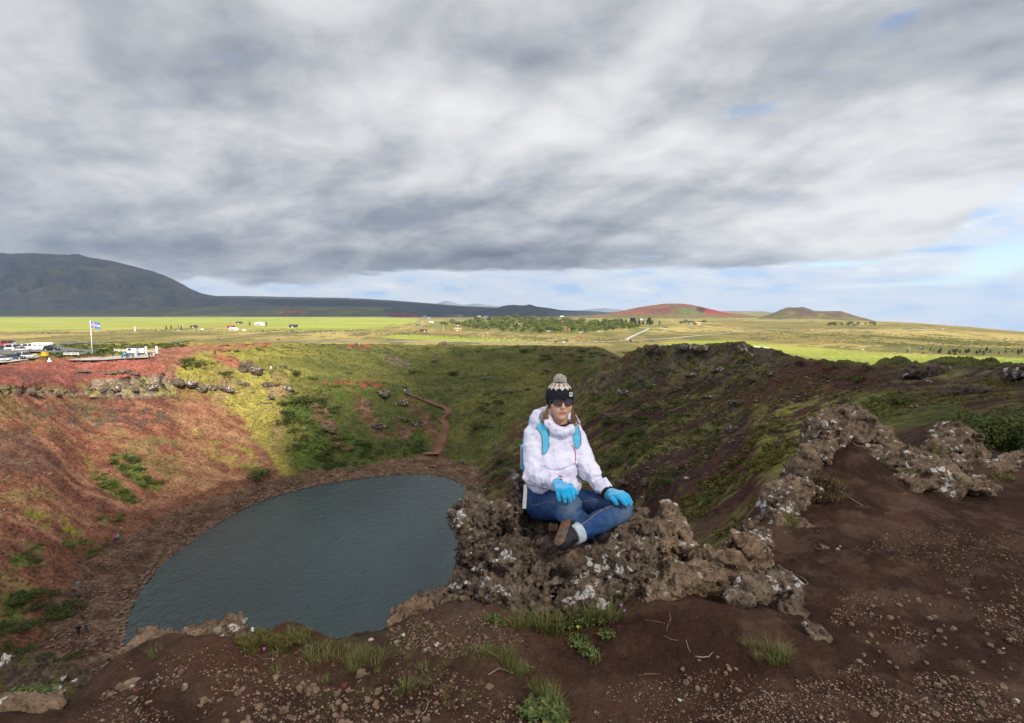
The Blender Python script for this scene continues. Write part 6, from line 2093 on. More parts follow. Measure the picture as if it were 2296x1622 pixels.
# ---- trees of the plantation
def tree_mesh(kind, seed):
    rg = np.random.default_rng(seed)
    if kind == 'birch':
        V, F = leaf_cloud(seed, 150, (.42, .42, .95), .20); V[:, 2] = V[:, 2] * .8 + .22
    else:
        V, F = [], []
        for k in range(150):
            z = rg.random() ** .8; r = (1 - z) * .26 + .02; a = rg.random() * 6.28
            p = np.array((r * math.cos(a), r * math.sin(a), .08 + z * .92)); o = np.array((math.cos(a), math.sin(a), -.4))
            sd = np.array((-math.sin(a), math.cos(a), 0)) * .07
            i = len(V); V += [p - o * .10 - sd, p - o * .10 + sd, p + o * .06 + sd * .5, p + o * .06 - sd * .5]; F.append((i, i + 1, i + 2, i + 3))
        V, F = np.array(V, np.float32), np.array(F, np.int32)
    tr = MB(); tr.tube([(0, 0, -.05), (.01, 0, .4), (0, 0, .8)], [.035, .025, .008], 5, False)
    cr = mesh_np('crown', V, F, False); cr.materials.append(MATS[kind + '_leaf'])
    tk = tr.mesh('trunk'); tk.materials.append(MATS['bark'])
    return cr, tk


def plant_tree(kind, meshes, p, rz, sc):
    r = empty(kind + '_tree', p, rz); r.scale = sc
    link('crown', meshes[0], None, r); link('trunk', meshes[1], None, r)
    return r


BIRCH = [tree_mesh('birch', 500 + i) for i in range(4)]; SPRUCE = [tree_mesh('spruce', 520 + i) for i in range(3)]


def trees(poly, n, kind, hpx, label, group, ymin=450):
    for (px, py) in in_poly(poly, n, _prg):
        p = hit(px, py, ymin); d = p.y * CP - p.z * SP
        s = hpx * (.65 + .6 * _prg.random()) / FPX * d
        me = (BIRCH if kind == 'birch' else SPRUCE)[int(_prg.integers(3))]
        tag(plant_tree(kind, me, p, _prg.random() * 6.28, (s * 1.5, s * 1.5, s)), label, 'tree', group)


trees([(985, 731), (1060, 722), (1150, 716), (1300, 724), (1400, 728), (1440, 738), (1330, 746), (1200, 748), (1090, 742)], 270, 'birch', 12, 'pale green birch in the plantation between the cabins', 'birches of the plantation')
trees([(1330, 727), (1400, 722), (1480, 723), (1484, 729), (1440, 731), (1340, 733)], 34, 'spruce', 10, 'dark spruce in the wood below the red hill', 'spruces below the red hill')
trees([(2000, 790), (2060, 784), (2180, 786), (2300, 790), (2300, 797), (2100, 796)], 34, 'spruce', 8, 'dark conifer in the grove at the right edge', 'dark grove at the right')
trees([(1515, 724), (1580, 722), (1590, 726), (1520, 728)], 14, 'birch', 7, 'small tree in the row left of the tan buildings', 'row of trees by the tan buildings')
trees([(1850, 730), (1960, 727), (1960, 732), (1850, 734)], 14, 'birch', 8, 'small tree below the green hill', 'trees below the green hill')
for px, py, lab in ((373, 740, 'lone spruce in the green field, first of four'), (384, 739.5, 'lone spruce in the green field, second of four'), (400, 740.5, 'twin-topped spruce in the green field, third of four'), (407, 740, 'twin-topped spruce in the green field, last of four'), (560, 731, 'single spruce left of the long white house'), (597, 731, 'single spruce right of the long white house')):
    p = hit(px, py, 450); s = 9.5 / FPX * p.y
    tag(plant_tree('spruce', SPRUCE[0], p, px, (s, s, s)), lab, 'tree')
# low scrub of the heath, as one mass
pl = []
for px, py in in_poly([(-60, 752), (400, 744), (900, 752), (1200, 772), (1500, 768), (1500, 762), (1000, 748), (700, 738), (420, 738), (-60, 750), (-60, 768), (400, 766), (-60, 768)], 1000, _prg):
    p = hit(px, py, 420); pl.append(((p.x, p.y, p.z), (.8 + 1.6 * _prg.random()) * max(1, p.y / 900), _prg.random() * 6, .5))
for px, py in in_poly([(1560, 742), (1760, 738), (2296, 760), (2296, 785), (1960, 772), (1700, 762)], 800, _prg):
    p = hit(px, py, 420); pl.append(((p.x, p.y, p.z), (.8 + 1.6 * _prg.random()) * max(1, p.y / 900), _prg.random() * 6, .5))
for px, py in in_poly([(120, 790), (260, 786), (290, 796), (200, 800), (130, 802), (60, 806), (80, 800)], 120, _prg):
    p = hit(px, py); pl.append(((p.x, p.y, p.z), .6 + 1.0 * _prg.random(), _prg.random() * 6, .6))
for px, py in in_poly([(120, 776), (420, 770), (420, 778), (280, 786), (220, 788), (150, 780)], 260, _prg):
    p = hit(px, py); pl.append(((p.x, p.y, p.z), .6 + 1.1 * _prg.random(), _prg.random() * 6, .55))
scatter_mesh('heath_scrub', 'willow', TUFT, pl)

# ---- wrapped hay bales in a long double row
m_ = MB(); m_.lathe([(.15, -.62), (.58, -.60), (.64, -.52), (.65, 0), (.64, .52), (.58, .60), (.15, .62)], 14)
m_.v = [tuple(Matrix.Rotation(R(90), 4, 'Y') @ Vector(v)) for v in m_.v]
BALE = m_.mesh('hay_bale', True); BALE.materials.append(MATS['wrap_white'])
a_, b_ = hit(1684, 780, 400), hit(1722, 783.5, 400)
k_ = 0
for row in range(2):
    for i in range(17):
        q = a_ + (b_ - a_) * i / 16 + Vector((0, row * 1.6, 0)); s = 1.6
        tag(link('hay_bale', BALE, None, None, (q.x, q.y, ground_z(q.x, q.y) + .6 * s), (0, 0, .1 * random.random()), s), 'white plastic-wrapped hay bale in the long stack by the right field', 'hay bale', 'wrapped hay bales by the right field')


def excavator():
    p = hit(789, 743, 450); s = 1.35
    r = empty('excavator', up(p, .2), .3, s); tag(r, 'yellow excavator working on the far track', 'excavator')
    for y in (-1.0, 1.0):
        m = MB(); m.prism([(-1.7, 0), (1.7, 0), (2.0, .45), (1.7, .9), (-1.7, .9), (-2.0, .45)], y - .28, y + .28); m.build('track', 'tyre_black', r)
    m = MB(); m.box((-.5, 0, 1.6), (2.9, 2.3, 1.1)); m.build('house', 'yellow_paint', r)
    m = MB(); m.box((.5, .55, 2.4), (1.3, 1.0, 1.5), taper=.85); m.build('cab', 'glass_dark', r)
    m = MB(); m.tube([(.8, -.3, 1.7), (2.6, -.3, 4.1), (4.6, -.3, 3.2)], [.32, .30, .22], 6); m.build('boom', 'yellow_paint', r)
    m = MB(); m.tube([(4.6, -.3, 3.3), (5.0, -.3, 1.0)], [.20, .16], 6); m.build('stick', 'yellow_paint', r)
    m = MB(); m.prism([(4.4, .2), (5.5, .1), (5.4, 1.0), (4.6, 1.1)], -.8, .2); m.build('bucket', 'grey_paint', r)


excavator()


def mast():
    p = at(1509.5, 681.5, 3990)
    r = empty('radio_mast', p); tag(r, 'thin radio mast on the top of the red hill', 'mast')
    h = 8.5 / FPX * 3990
    m = MB(); m.tube([(0, 0, -4), (0, 0, h)], [1.0, .6], 5); m.build('pole', 'metal_grey', r)
    m = MB(); m.box((9, 0, 1), (6, 5, 5)); m.build('cabin', 'grey_paint', r)
    m = MB(); m.box((-12, 0, 1), (4, 4, 4)); m.build('cabin', 'grey_paint', r)


mast()

# ------------------------------------------------------------------ small things on the rim: gravel, stones, grass, herbs, roots
def fgp_arr(px, py):
    """near-ground points under picture points (arrays)"""
    px, py = np.asarray(px, float), np.asarray(py, float)
    v = (CY - py) / FPX
    dy, dz = CP + v * SP, -SP + v * CP
    a, b = (px - CX) / FPX / dy, dz / dy
    Y = -1.7 / b
    for _ in range(7):
        z, d = fore_z(a * Y, Y)
        Y = .5 * Y + .5 * np.clip(z / b, 1.2, 9.0)
    return np.stack([a * Y, Y, z], 1), d


def fgp(px, py):
    return Vector(fgp_arr([px], [py])[0][0])


_ng = np.random.default_rng(77)
m_, t_ = material('gravel_stone')
g_ = t_.n('ShaderNodeNewGeometry').outputs['Random Per Island']
c_ = t_.ramp(g_, [(0.0, (0.045, 0.026, 0.020)), (0.40, (0.105, 0.066, 0.047)), (0.75, (0.190, 0.130, 0.092)), (0.95, (0.290, 0.210, 0.155)), (1.0, (0.200, 0.065, 0.045))])
t_.finish(c_, .92, t_.bump(t_.noise(t_.pos(), 150, 3, .6), .4, .004), .15)
PEB = [stone_proto(200 + i, 1, .75) for i in range(4)]
GZ = [([(1480, 1640), (2320, 1640), (2320, 1160), (2080, 1160), (1880, 1240), (1850, 1420), (1880, 1520), (1700, 1560)], 15000, .0020, .0080, .36),
      ([(1150, 1640), (1700, 1640), (1850, 1520), (1600, 1500), (1420, 1530), (1250, 1560)], 2200, .002, .007, .4),
      ([(150, 1640), (1200, 1640), (1150, 1560), (1000, 1500), (700, 1520), (400, 1490), (250, 1540)], 3800, .0022, .0095, 0),
      ([(880, 1385), (1100, 1370), (1180, 1440), (1000, 1480), (860, 1440)], 2600, .0022, .0085, 0),
      ([(270, 1480), (560, 1440), (900, 1440), (900, 1500), (300, 1540)], 1300, .002, .008, 0)]
pl = []
for poly, n, a, b, cl in GZ:
    q = np.array(in_poly(poly, n, _ng))
    P, d = fgp_arr(q[:, 0], q[:, 1])
    nn = fbm(P[:, 0] * 2.6, P[:, 1] * 2.6, 3.0, 4, .6) + .35 * fbm(P[:, 0] * 9, P[:, 1] * 9, 3.0, 2)
    for p, dd, w in zip(P, d, nn):
        if dd < .01 or w < -.35 + cl * .5: continue
        s = a + (b - a) * _ng.random() ** 2.6
        pl.append(((p[0], p[1], p[2] + s * .25), s, _ng.random() * 6.28, .9))
for i in range(4):
    scatter_mesh('gravel', 'gravel_stone', PEB[i], pl[i::4])
# the stones one can pick out
STN = []
for i in range(6):
    V, F = stone_proto(300 + i, 3, .72)
    V = V * (1 + .10 * fbm(V[:, 0] * 2.2 + i, V[:, 1] * 2.2, V[:, 2] * 2.2, 3))[:, None]
    me = mesh_np('stone', V, F, True); me.materials.append(MATS['loose_rock']); STN.append(me)
for poly, n, a, b, lab, grp in (
        ([(430, 1640), (1000, 1640), (960, 1560), (700, 1530), (560, 1560)], 60, .010, .024, 'small angular tan stone scattered on the dark soil at the bottom left', 'stones at the bottom left'),
        ([(240, 1560), (420, 1500), (640, 1500), (640, 1560), (420, 1600)], 26, .008, .020, 'small stone around the flat tan slab', 'stones round the flat slab'),
        ([(860, 1400), (1010, 1390), (1060, 1450), (900, 1470)], 34, .008, .018, 'small rounded stone on the pale grit below the lip', 'stones on the pale grit'),
        ([(1900, 1350), (2290, 1300), (2290, 1620), (1950, 1620)], 110, .007, .020, 'small tan stone in the gravel at the right', 'stones in the right gravel'),
        ([(1430, 1480), (1640, 1470), (1680, 1560), (1450, 1600)], 18, .008, .018, 'small stone on bare soil below the rock arm', 'stones below the rock arm')):
    q = np.array(in_poly(poly, n, _ng)); P, d = fgp_arr(q[:, 0], q[:, 1])
    for p, dd in zip(P, d):
        if dd < .03: continue
        s = a + (b - a) * _ng.random() ** 1.6
        tag(link('stone', STN[int(_ng.integers(6))], None, None, (p[0], p[1], p[2] + s * .25), (_ng.random() * .6, _ng.random() * .6, _ng.random() * 6.28), s), lab, 'stone', grp)
for px, py, s, mat, lab in ((842, 1542 + 40, .020, None, 'round grey stone in the hollow of the horn-shaped rock, lower one'), (845, 1555, .018, None, 'round grey stone in the hollow of the horn-shaped rock, upper one'), (772, 1541, .018, 'redstone', 'small dark red stone left of the horn-shaped rock'),
                            (1098, 1543, .020, None, 'single pale pebble in the middle of the foreground'), (980, 1448, .016, 'whitestone', 'white lichen-covered stone on the lip'), (832, 1437, .014, 'whitestone', 'white-topped stone by the low green shrub')):
    if mat == 'redstone' and 'redstone' not in MATS: plain('redstone', (0.12, 0.035, 0.03), .9, .1, .2, 30)
    if mat == 'whitestone' and 'whitestone' not in MATS: plain('whitestone', (0.40, 0.36, 0.32), .9, .1, .45, 40)
    p = fgp(px, py); me = STN[int(_ng.integers(6))]
    o = link('stone', me, None, None, (p.x, p.y, p.z + s * .3), (.2, .1, px), s); tag(o, lab, 'stone')
    if mat:
        o.material_slots[0].link = 'OBJECT'; o.material_slots[0].material = MATS[mat]


# ---- grass and herbs
def blade_material(name, dark, light, dry):
    m, t = material(name)
    g = t.n('ShaderNodeNewGeometry').outputs['Random Per Island']
    c = t.mix(g, dark, light)
    c = t.mix(t.sstep(g, .78, .82), c, dry)
    b = t.n('ShaderNodeBsdfPrincipled', i_Base_Color=c, i_Roughness=.6)
    tr = t.n('ShaderNodeBsdfTranslucent', i_Color=c)
    ms = t.n('ShaderNodeMixShader', i_0=.3)
    t.t.links.new(b.outputs[0], ms.inputs[1]); t.t.links.new(tr.outputs[0], ms.inputs[2])
    o = t.n('ShaderNodeOutputMaterial'); t.t.links.new(ms.outputs[0], o.inputs[0])


blade_material('grass', (0.090, 0.125, 0.028), (0.210, 0.235, 0.060), (0.26, 0.20, 0.09))
blade_material('dry_grass', (0.120, 0.120, 0.035), (0.230, 0.190, 0.070), (0.24, 0.13, 0.06))
blade_material('herb', (0.065, 0.120, 0.028), (0.160, 0.225, 0.060), (0.20, 0.19, 0.05))
blade_material('crowberry', (0.070, 0.095, 0.016), (0.190, 0.190, 0.028), (0.20, 0.090, 0.03))
blade_material('red_heath', (0.060, 0.070, 0.020), (0.150, 0.075, 0.030), (0.20, 0.10, 0.03))
plain('flower_pink', (0.45, 0.14, 0.45), .7); plain('flower_white', (0.75, 0.74, 0.70), .7); plain('flower_yellow', (0.70, 0.50, 0.05), .7); plain('twig_pale', (0.27, 0.23, 0.19), .8, .2, .2, 60); plain('twig_brown', (0.20, 0.12, 0.08), .8, .2, .2, 60)


def tuft_mesh(seed, n, h, spread, wid=.0022, lean=.7):
    rg = np.random.default_rng(seed)
    V, F = [], []
    for i in range(n):
        a = rg.random() * 6.28; r = spread * math.sqrt(rg.random())
        b = np.array((r * math.cos(a), r * math.sin(a), -.004))
        da = a + rg.normal() * .7
        hh = h * (.5 + .7 * rg.random()); ln = lean * (.3 + rg.random()) * hh
        dr = np.array((math.cos(da), math.sin(da), 0)); sd = np.array((-math.sin(da), math.cos(da), 0)) * wid * (.7 + .6 * rg.random())
        k = len(V)
        for j, t in enumerate((0, .45, .8, 1.0)):
            c = b + dr * ln * t * t + np.array((0, 0, hh * (t - .28 * t * t * lean)))
            w = sd * (1 - t * .92)
            V += [c - w, c + w]
        F += [(k + 2 * j, k + 2 * j + 1, k + 2 * j + 3, k + 2 * j + 2) for j in range(3)]
    return mesh_np('grass_tuft', np.array(V), np.array(F), True)


def herb_mesh(seed, n, h, spread, leaf, lobes=7, upright=.5):
    """rosette of stalked, lobed leaves"""
    rg = np.random.default_rng(seed)
    V, F3, F4 = [], [], []
    for i in range(n):
        a = rg.random() * 6.28; r = spread * (.15 + .85 * rg.random())
        top = np.array((r * math.cos(a), r * math.sin(a), h * (.35 + .65 * rg.random()) * (1 - .4 * r / spread)))
        base = np.array((top[0] * .25, top[1] * .25, -.005))
        sd = np.array((-math.sin(a), math.cos(a), 0)) * .0012
        k = len(V); V += [base - sd, base + sd, top + sd, top - sd]; F4.append((k, k + 1, k + 2, k + 3))
        nrm = np.array((math.cos(a) * upright, math.sin(a) * upright, 1.0)) + rg.normal(size=3) * .3; nrm /= np.linalg.norm(nrm)
        e1 = np.cross(nrm, (0.3, .9, .1)); e1 /= np.linalg.norm(e1); e2 = np.cross(nrm, e1)
        s = leaf * (.6 + .7 * rg.random())
        k = len(V); V.append(top - nrm * s * .22)
        m = lobes * 2
        for j in range(m):
            w = j / m * 6.28; q = s * (1.0 if j % 2 == 0 else .66)
            V.append(top + (e1 * math.cos(w) + e2 * math.sin(w)) * q + nrm * .10 * s)
        F3 += [(k, k + 1 + j, k + 1 + (j + 1) % m) for j in range(m)]
    return mesh_np('herb', np.array(V), [np.array(F4), np.array(F3)], False)


def twig_cushion(seed, n, h, spread):
    """low dwarf shrub: upright twigs set with needle leaves"""
    rg = np.random.default_rng(seed)
    V, F = [], []
    for i in range(n):
        a = rg.random() * 6.28; r = spread * math.sqrt(rg.random())
        b = np.array((r * math.cos(a), r * math.sin(a) * .6, 0)); d = np.array((rg.normal() * .35, rg.normal() * .35, 1.0)); d /= np.linalg.norm(d)
        L = h * (.5 + .6 * rg.random()) * (1 - .5 * (r / spread) ** 2)
        for j in range(9):
            p = b + d * L * (.15 + .85 * j / 8); w = rg.random() * 6.28
            o = np.array((math.cos(w), math.sin(w), .7)); s = np.cross(o, d); s /= np.linalg.norm(s)
            k = len(V); V += [p - s * .0018, p + s * .0018, p + o * .010 + s * .0012, p + o * .010 - s * .0012]; F.append((k, k + 1, k + 2, k + 3))
    return mesh_np('foliage', np.array(V), np.array(F), False)


GT = [tuft_mesh(600 + i, 40, .05 + .015 * i, .040) for i in range(4)]
GTL = [tuft_mesh(620 + i, 70, .15, .045, .0026, .9) for i in range(3)]
HB = [herb_mesh(640 + i, 34, .040, .045, .0085) for i in range(3)]
HBB = [herb_mesh(650 + i, 85, .085, .075, .0105) for i in range(3)]
CB = [twig_cushion(660 + i, 90, .055, .075) for i in range(3)]


def plant(name, me, mat, px, py, s, label, cat, group=None, dz=0.0, p=None):
    p = p or fgp(px, py)
    o = link(name, me, None, None, (p.x, p.y, p.z + dz), (0, 0, _ng.random() * 6.28), s)
    if not me.materials: me.materials.append(MATS[mat])
    o.material_slots[0].link = 'OBJECT'; o.material_slots[0].material = MATS[mat]
    return tag(o, label, cat, group)


# turf strip running down the middle and tufts along the lip
def along(pts, n, jit):
    P = np.array(pts, float); s = np.sort(_ng.random(n)) * (len(P) - 1)
    C = np.stack([np.interp(s, np.arange(len(P)), P[:, k]) for k in (0, 1)], 1)
    return C + _ng.normal(size=C.shape) * jit


for (px, py) in along([(1050, 1450), (1110, 1480), (1150, 1500), (1180, 1520), (1215, 1560), (1245, 1590), (1270, 1620)], 34, (14, 8)):
    plant('grass_tuft', GT[int(_ng.integers(4))], 'grass', px, py, .5 + .4 * _ng.random(), 'green grass tuft in the strip running down the middle foreground', 'grass', 'grass strip in the middle foreground')
for (px, py) in along([(1180, 1570), (1220, 1590), (1250, 1610)], 16, (22, 12)):
    plant('herb', HB[int(_ng.integers(3))], 'herb', px, py, .7 + .5 * _ng.random(), 'small green herb at the lower end of the grass strip', 'herb', 'herbs in the grass strip')
for (px, py) in along([(560, 1448), (640, 1450), (720, 1470), (800, 1480), (870, 1500)], 40, (30, 16)):
    plant('grass_tuft', GT[int(_ng.integers(4))], 'dry_grass' if _ng.random() < .45 else 'grass', px, py, .45 + .45 * _ng.random(), 'short grass tuft on the soil near the lip at left', 'grass', 'short tufts near the lip')
for (px, py) in along([(700, 1500), (850, 1490), (1000, 1470), (1080, 1520), (960, 1560), (1120, 1580)], 30, (40, 18)):
    plant('grass_tuft', GT[int(_ng.integers(4))], 'dry_grass', px, py, .28 + .25 * _ng.random(), 'thin wisp of grass on the trodden soil', 'grass', 'wisps of grass on the soil')
for px, py, s, lab in ((905, 1552, 1.15, 'bright green tuft right of the horn-shaped rock'), (700, 1478, 1.0, 'fresh green rosette below the low shrubs'), (620, 1510, .6, 'thin dry tuft on the left soil'), (725, 1530, .7, 'dry tuft left of the horn-shaped rock'), (905, 1545, .9, 'second tuft right of the horn-shaped rock'),
                       (350, 1470, .7, 'small tuft behind the flat lichen rock'), (1335, 1485, .7, 'sprig of green left of the knobbly brown rock')):
    plant('grass_tuft', GT[int(_ng.integers(4))], 'grass', px, py, s, lab, 'grass')
# green growth at the foot of the big rock
for px, py, s, lab in ((1105, 1395, .85, 'leafy herb against the left foot of the big rock'), (1130, 1402, .5, 'smaller herb beside the left foot of the big rock'), (1260, 1415, 1.0, 'leafy herb in the shade under the big rock, left one'), (1300, 1405, 1.05, 'leafy herb in the shade under the big rock, middle one'), (1345, 1400, 1.0, 'leafy herb in the shade under the big rock, right one'),
                       (1300, 1450, 1.1, 'pale bushy herb in front of the big rock, upper one'), (1320, 1470, 1.0, 'pale bushy herb in front of the big rock, lower one'), (1285, 1440, .8, 'pale bushy herb in front of the big rock, left one'), (1360, 1430, .9, 'herb left of the knobbly brown rock')):
    plant('herb', HBB[int(_ng.integers(3))], 'herb', px, py, s * .72, lab, 'herb')
for px, py, s in ((1180, 1405, .8), (1215, 1412, 1.0), (1240, 1418, 1.1), (1320, 1398, 1.1), (1345, 1395, 1.0), (1375, 1392, .9), (1160, 1410, .6), (1270, 1405, .9)):
    plant('grass_tuft', GTL[int(_ng.integers(3))], 'grass', px, py, s, 'long arching grass tuft at the foot of the big rock', 'grass', 'long grass at the foot of the big rock')
for px, py, s in ((1690, 1455, .8), (1720, 1460, .9), (1745, 1470, 1.1), (1755, 1485, 1.1), (1735, 1490, .9), (1700, 1480, .8), (1670, 1450, .6), (1765, 1475, .8)):
    plant('grass_tuft', GTL[int(_ng.integers(3))], 'grass' if px > 1730 else 'dry_grass', px, py, s * .55, 'wiry grass tuft under the rock arm', 'grass', 'wiry grass under the rock arm')
for px, py, s, lab in ((570, 1440, 1.1, 'low yellow-green dwarf shrub on the lip, left one'), (610, 1440, 1.0, 'low yellow-green dwarf shrub on the lip, second'), (650, 1440, 1.0, 'low yellow-green dwarf shrub on the lip, third'), (680, 1432, .9, 'low dwarf shrub on the mossy mound'), (800, 1402, 1.2, 'dark green dwarf shrub against the lake, left half'), (845, 1396, 1.1, 'dark green dwarf shrub against the lake, right half'), (545, 1442, .7, 'small dwarf shrub beside the rusty soil')):
    plant('dwarf_shrub', CB[int(_ng.integers(3))], 'crowberry', px, py, s, lab, 'shrub')
for px, py, Y, s in ((1790, 1075, 5.0, 1.6), (1830, 1085, 4.9, 1.8), (1860, 1095, 4.8, 1.6), (1810, 1110, 4.75, 1.4), (1850, 1125, 4.65, 1.5), (1880, 1120, 4.7, 1.2), (1770, 1070, 5.05, 1.3)):
    plant('dwarf_shrub', CB[int(_ng.integers(3))], 'red_heath', px, py, s, 'reddish heath cushion on the soil between the ridge rocks', 'shrub', 'heath cushions on the ridge')
for px, py, Y, lab in ((2245, 1085, 5.6, 'heath cushion among the rocks at the right edge'), (2160, 930, 9.0, 'moss cushion on the ribbed outcrop')):
    plant('dwarf_shrub', CB[0], 'crowberry', px, py, 2.2, lab, 'shrub', None, 0, at(px, py, Y))
# broad leaves at the lower left corner
for px, py, s in ((35, 1570, 1.0), (70, 1565, 1.0), (110, 1562, .9), (15, 1580, .9)):
    plant('herb', HBB[int(_ng.integers(3))], 'herb', px, py, s * .8, 'broad-leaved herb at the lower left corner', 'herb', 'herbs at the lower left corner', 0, at(px, py, 2.72))
# little flowers
def flower(px, py, h, mat, lab, n=4):
    p = fgp(px, py)
    r = empty('flower', p); tag(r, lab, 'flower')
    m = MB(); m.tube([(0, 0, -.01), (.004, 0, h * .5), (.002, 0, h)], .0010, 5); m.build('stalk', 'herb', r)
    m = MB()
    for i in range(n):
        a = i * 2.4; m.lathe([(.001, -.004), (.0045, 0), (.001, .005)], 6, (.004 * math.cos(a), .004 * math.sin(a), h - .003 * i))
    m.build('blossom', mat, r)


flower(1392, 1385, .07, 'flower_pink', 'pink flower at the right of the plants under the big rock'); flower(1400, 1388, .05, 'flower_pink', 'second pink flower beside the cleft')
flower(567, 1440, .075, 'flower_white', 'white flower sticking up against the lake at left', 6); flower(592, 1462, .02, 'flower_pink', 'tiny purple flower in the dwarf shrubs'); flower(1295, 1425, .05, 'flower_yellow', 'yellow flower among the plants under the big rock', 3)


# roots and sticks lying on the soil
def stick(pts, r, mat, lab, lift=.004):
    P = [fgp(*q) for q in pts]
    o = P[0]
    m = MB(); n = len(P)
    m.tube([(p.x - o.x, p.y - o.y, p.z - o.z + lift) for p in P], [.75 * r * (1 - .5 * i / (n - 1)) for i in range(n)], 6)
    tag(m.build('stick', mat, None, True, loc=tuple(o)), lab, 'stick')


for pts, r, mat, lab in (([(1538, 1437), (1542, 1452), (1548, 1464)], .0035, 'twig_pale', 'short pale stick left of the square stone'), ([(1558, 1474), (1575, 1476), (1590, 1474), (1598, 1464)], .005, 'twig_pale', 'curled white stick in front of the square stone'),
                         ([(1500, 1375), (1504, 1390), (1497, 1405), (1494, 1418)], .004, 'twig_brown', 'bent brown root on the soil below the saddle rock'), ([(1490, 1428), (1505, 1436), (1522, 1438)], .004, 'twig_brown', 'short root left of the pale stick'),
                         ([(1430, 1518), (1450, 1513), (1480, 1514)], .004, 'twig_brown', 'reddish stick near the knobbly brown rock'), ([(1445, 1392), (1470, 1395), (1492, 1400)], .003, 'twig_brown', 'thin root running from the small rock'),
                         ([(1060, 1445), (1085, 1460), (1120, 1475), (1170, 1490), (1200, 1500)], .006, 'twig_brown', 'long brown branch along the top of the grass strip'), ([(1095, 1515), (1120, 1500), (1150, 1512), (1135, 1490)], .004, 'twig_pale', 'forked grey twig left of the grass strip'),
                         ([(1705, 1550), (1722, 1558), (1735, 1572), (1738, 1590)], .004, 'twig_pale', 'pale curved stick in the bottom right gravel'), ([(1770, 1300), (1800, 1318), (1812, 1310), (1800, 1298), (1780, 1290)], .004, 'twig_pale', 'curled white root on the rock arm'),
                         ([(1860, 1125), (1895, 1112), (1935, 1135)], .006, 'twig_pale', 'long straw-coloured stalk on the ridge soil'), ([(1895, 1112), (1885, 1105), (1900, 1090)], .005, 'twig_pale', 'short forked stalk on the ridge soil'),
                         ([(940, 1612), (955, 1595), (960, 1580), (968, 1572)], .003, 'twig_pale', 'dry weed stalk in the bottom middle'), ([(680, 1480), (690, 1495), (685, 1510)], .003, 'twig_brown', 'dark red twig below the dwarf shrubs'), ([(620, 1465), (610, 1478), (590, 1480), (575, 1470)], .003, 'twig_brown', 'thin bare twigs on the lip')):
    stick(pts, r, mat, lab)

# ------------------------------------------------------------------ the woman on the rock
def W(zx, zy, Y):
    """point from the enlarged view of the figure, at distance Y"""
    return np.array(at(1124.1 + zx * 0.25796, 825.1 + zy * 0.25796, Y), np.float32)


def sdf_mesh(fn, lo, hi, h, rel=1):
    X, Y, Z, o = box_grid(lo, hi, h)
    F = fn((X, Y, Z))
    V, Q = surface_nets(F, o, h)
    if rel:
        V = relax(V, Q, rel, 0.5)
    return V, Q, F, o


def fabric(name, color, scale, rough=0.85, bump=0.3, dist=0.003, sheen=0.2, var=0.25):
    m, t = material(name)
    p = t.pos()
    n = t.noise(p, scale, 4, 0.6)
    c = t.mix(t.lin(n, 0.3, 0.7), tuple(x * (1 - var) for x in color), tuple(min(1, x * (1 + var)) for x in color))
    t.finish(c, rough, t.bump(t.noise(p, scale * 3, 3, 0.6), bump, dist), 0.2, Sheen_Weight=sheen)
    return m


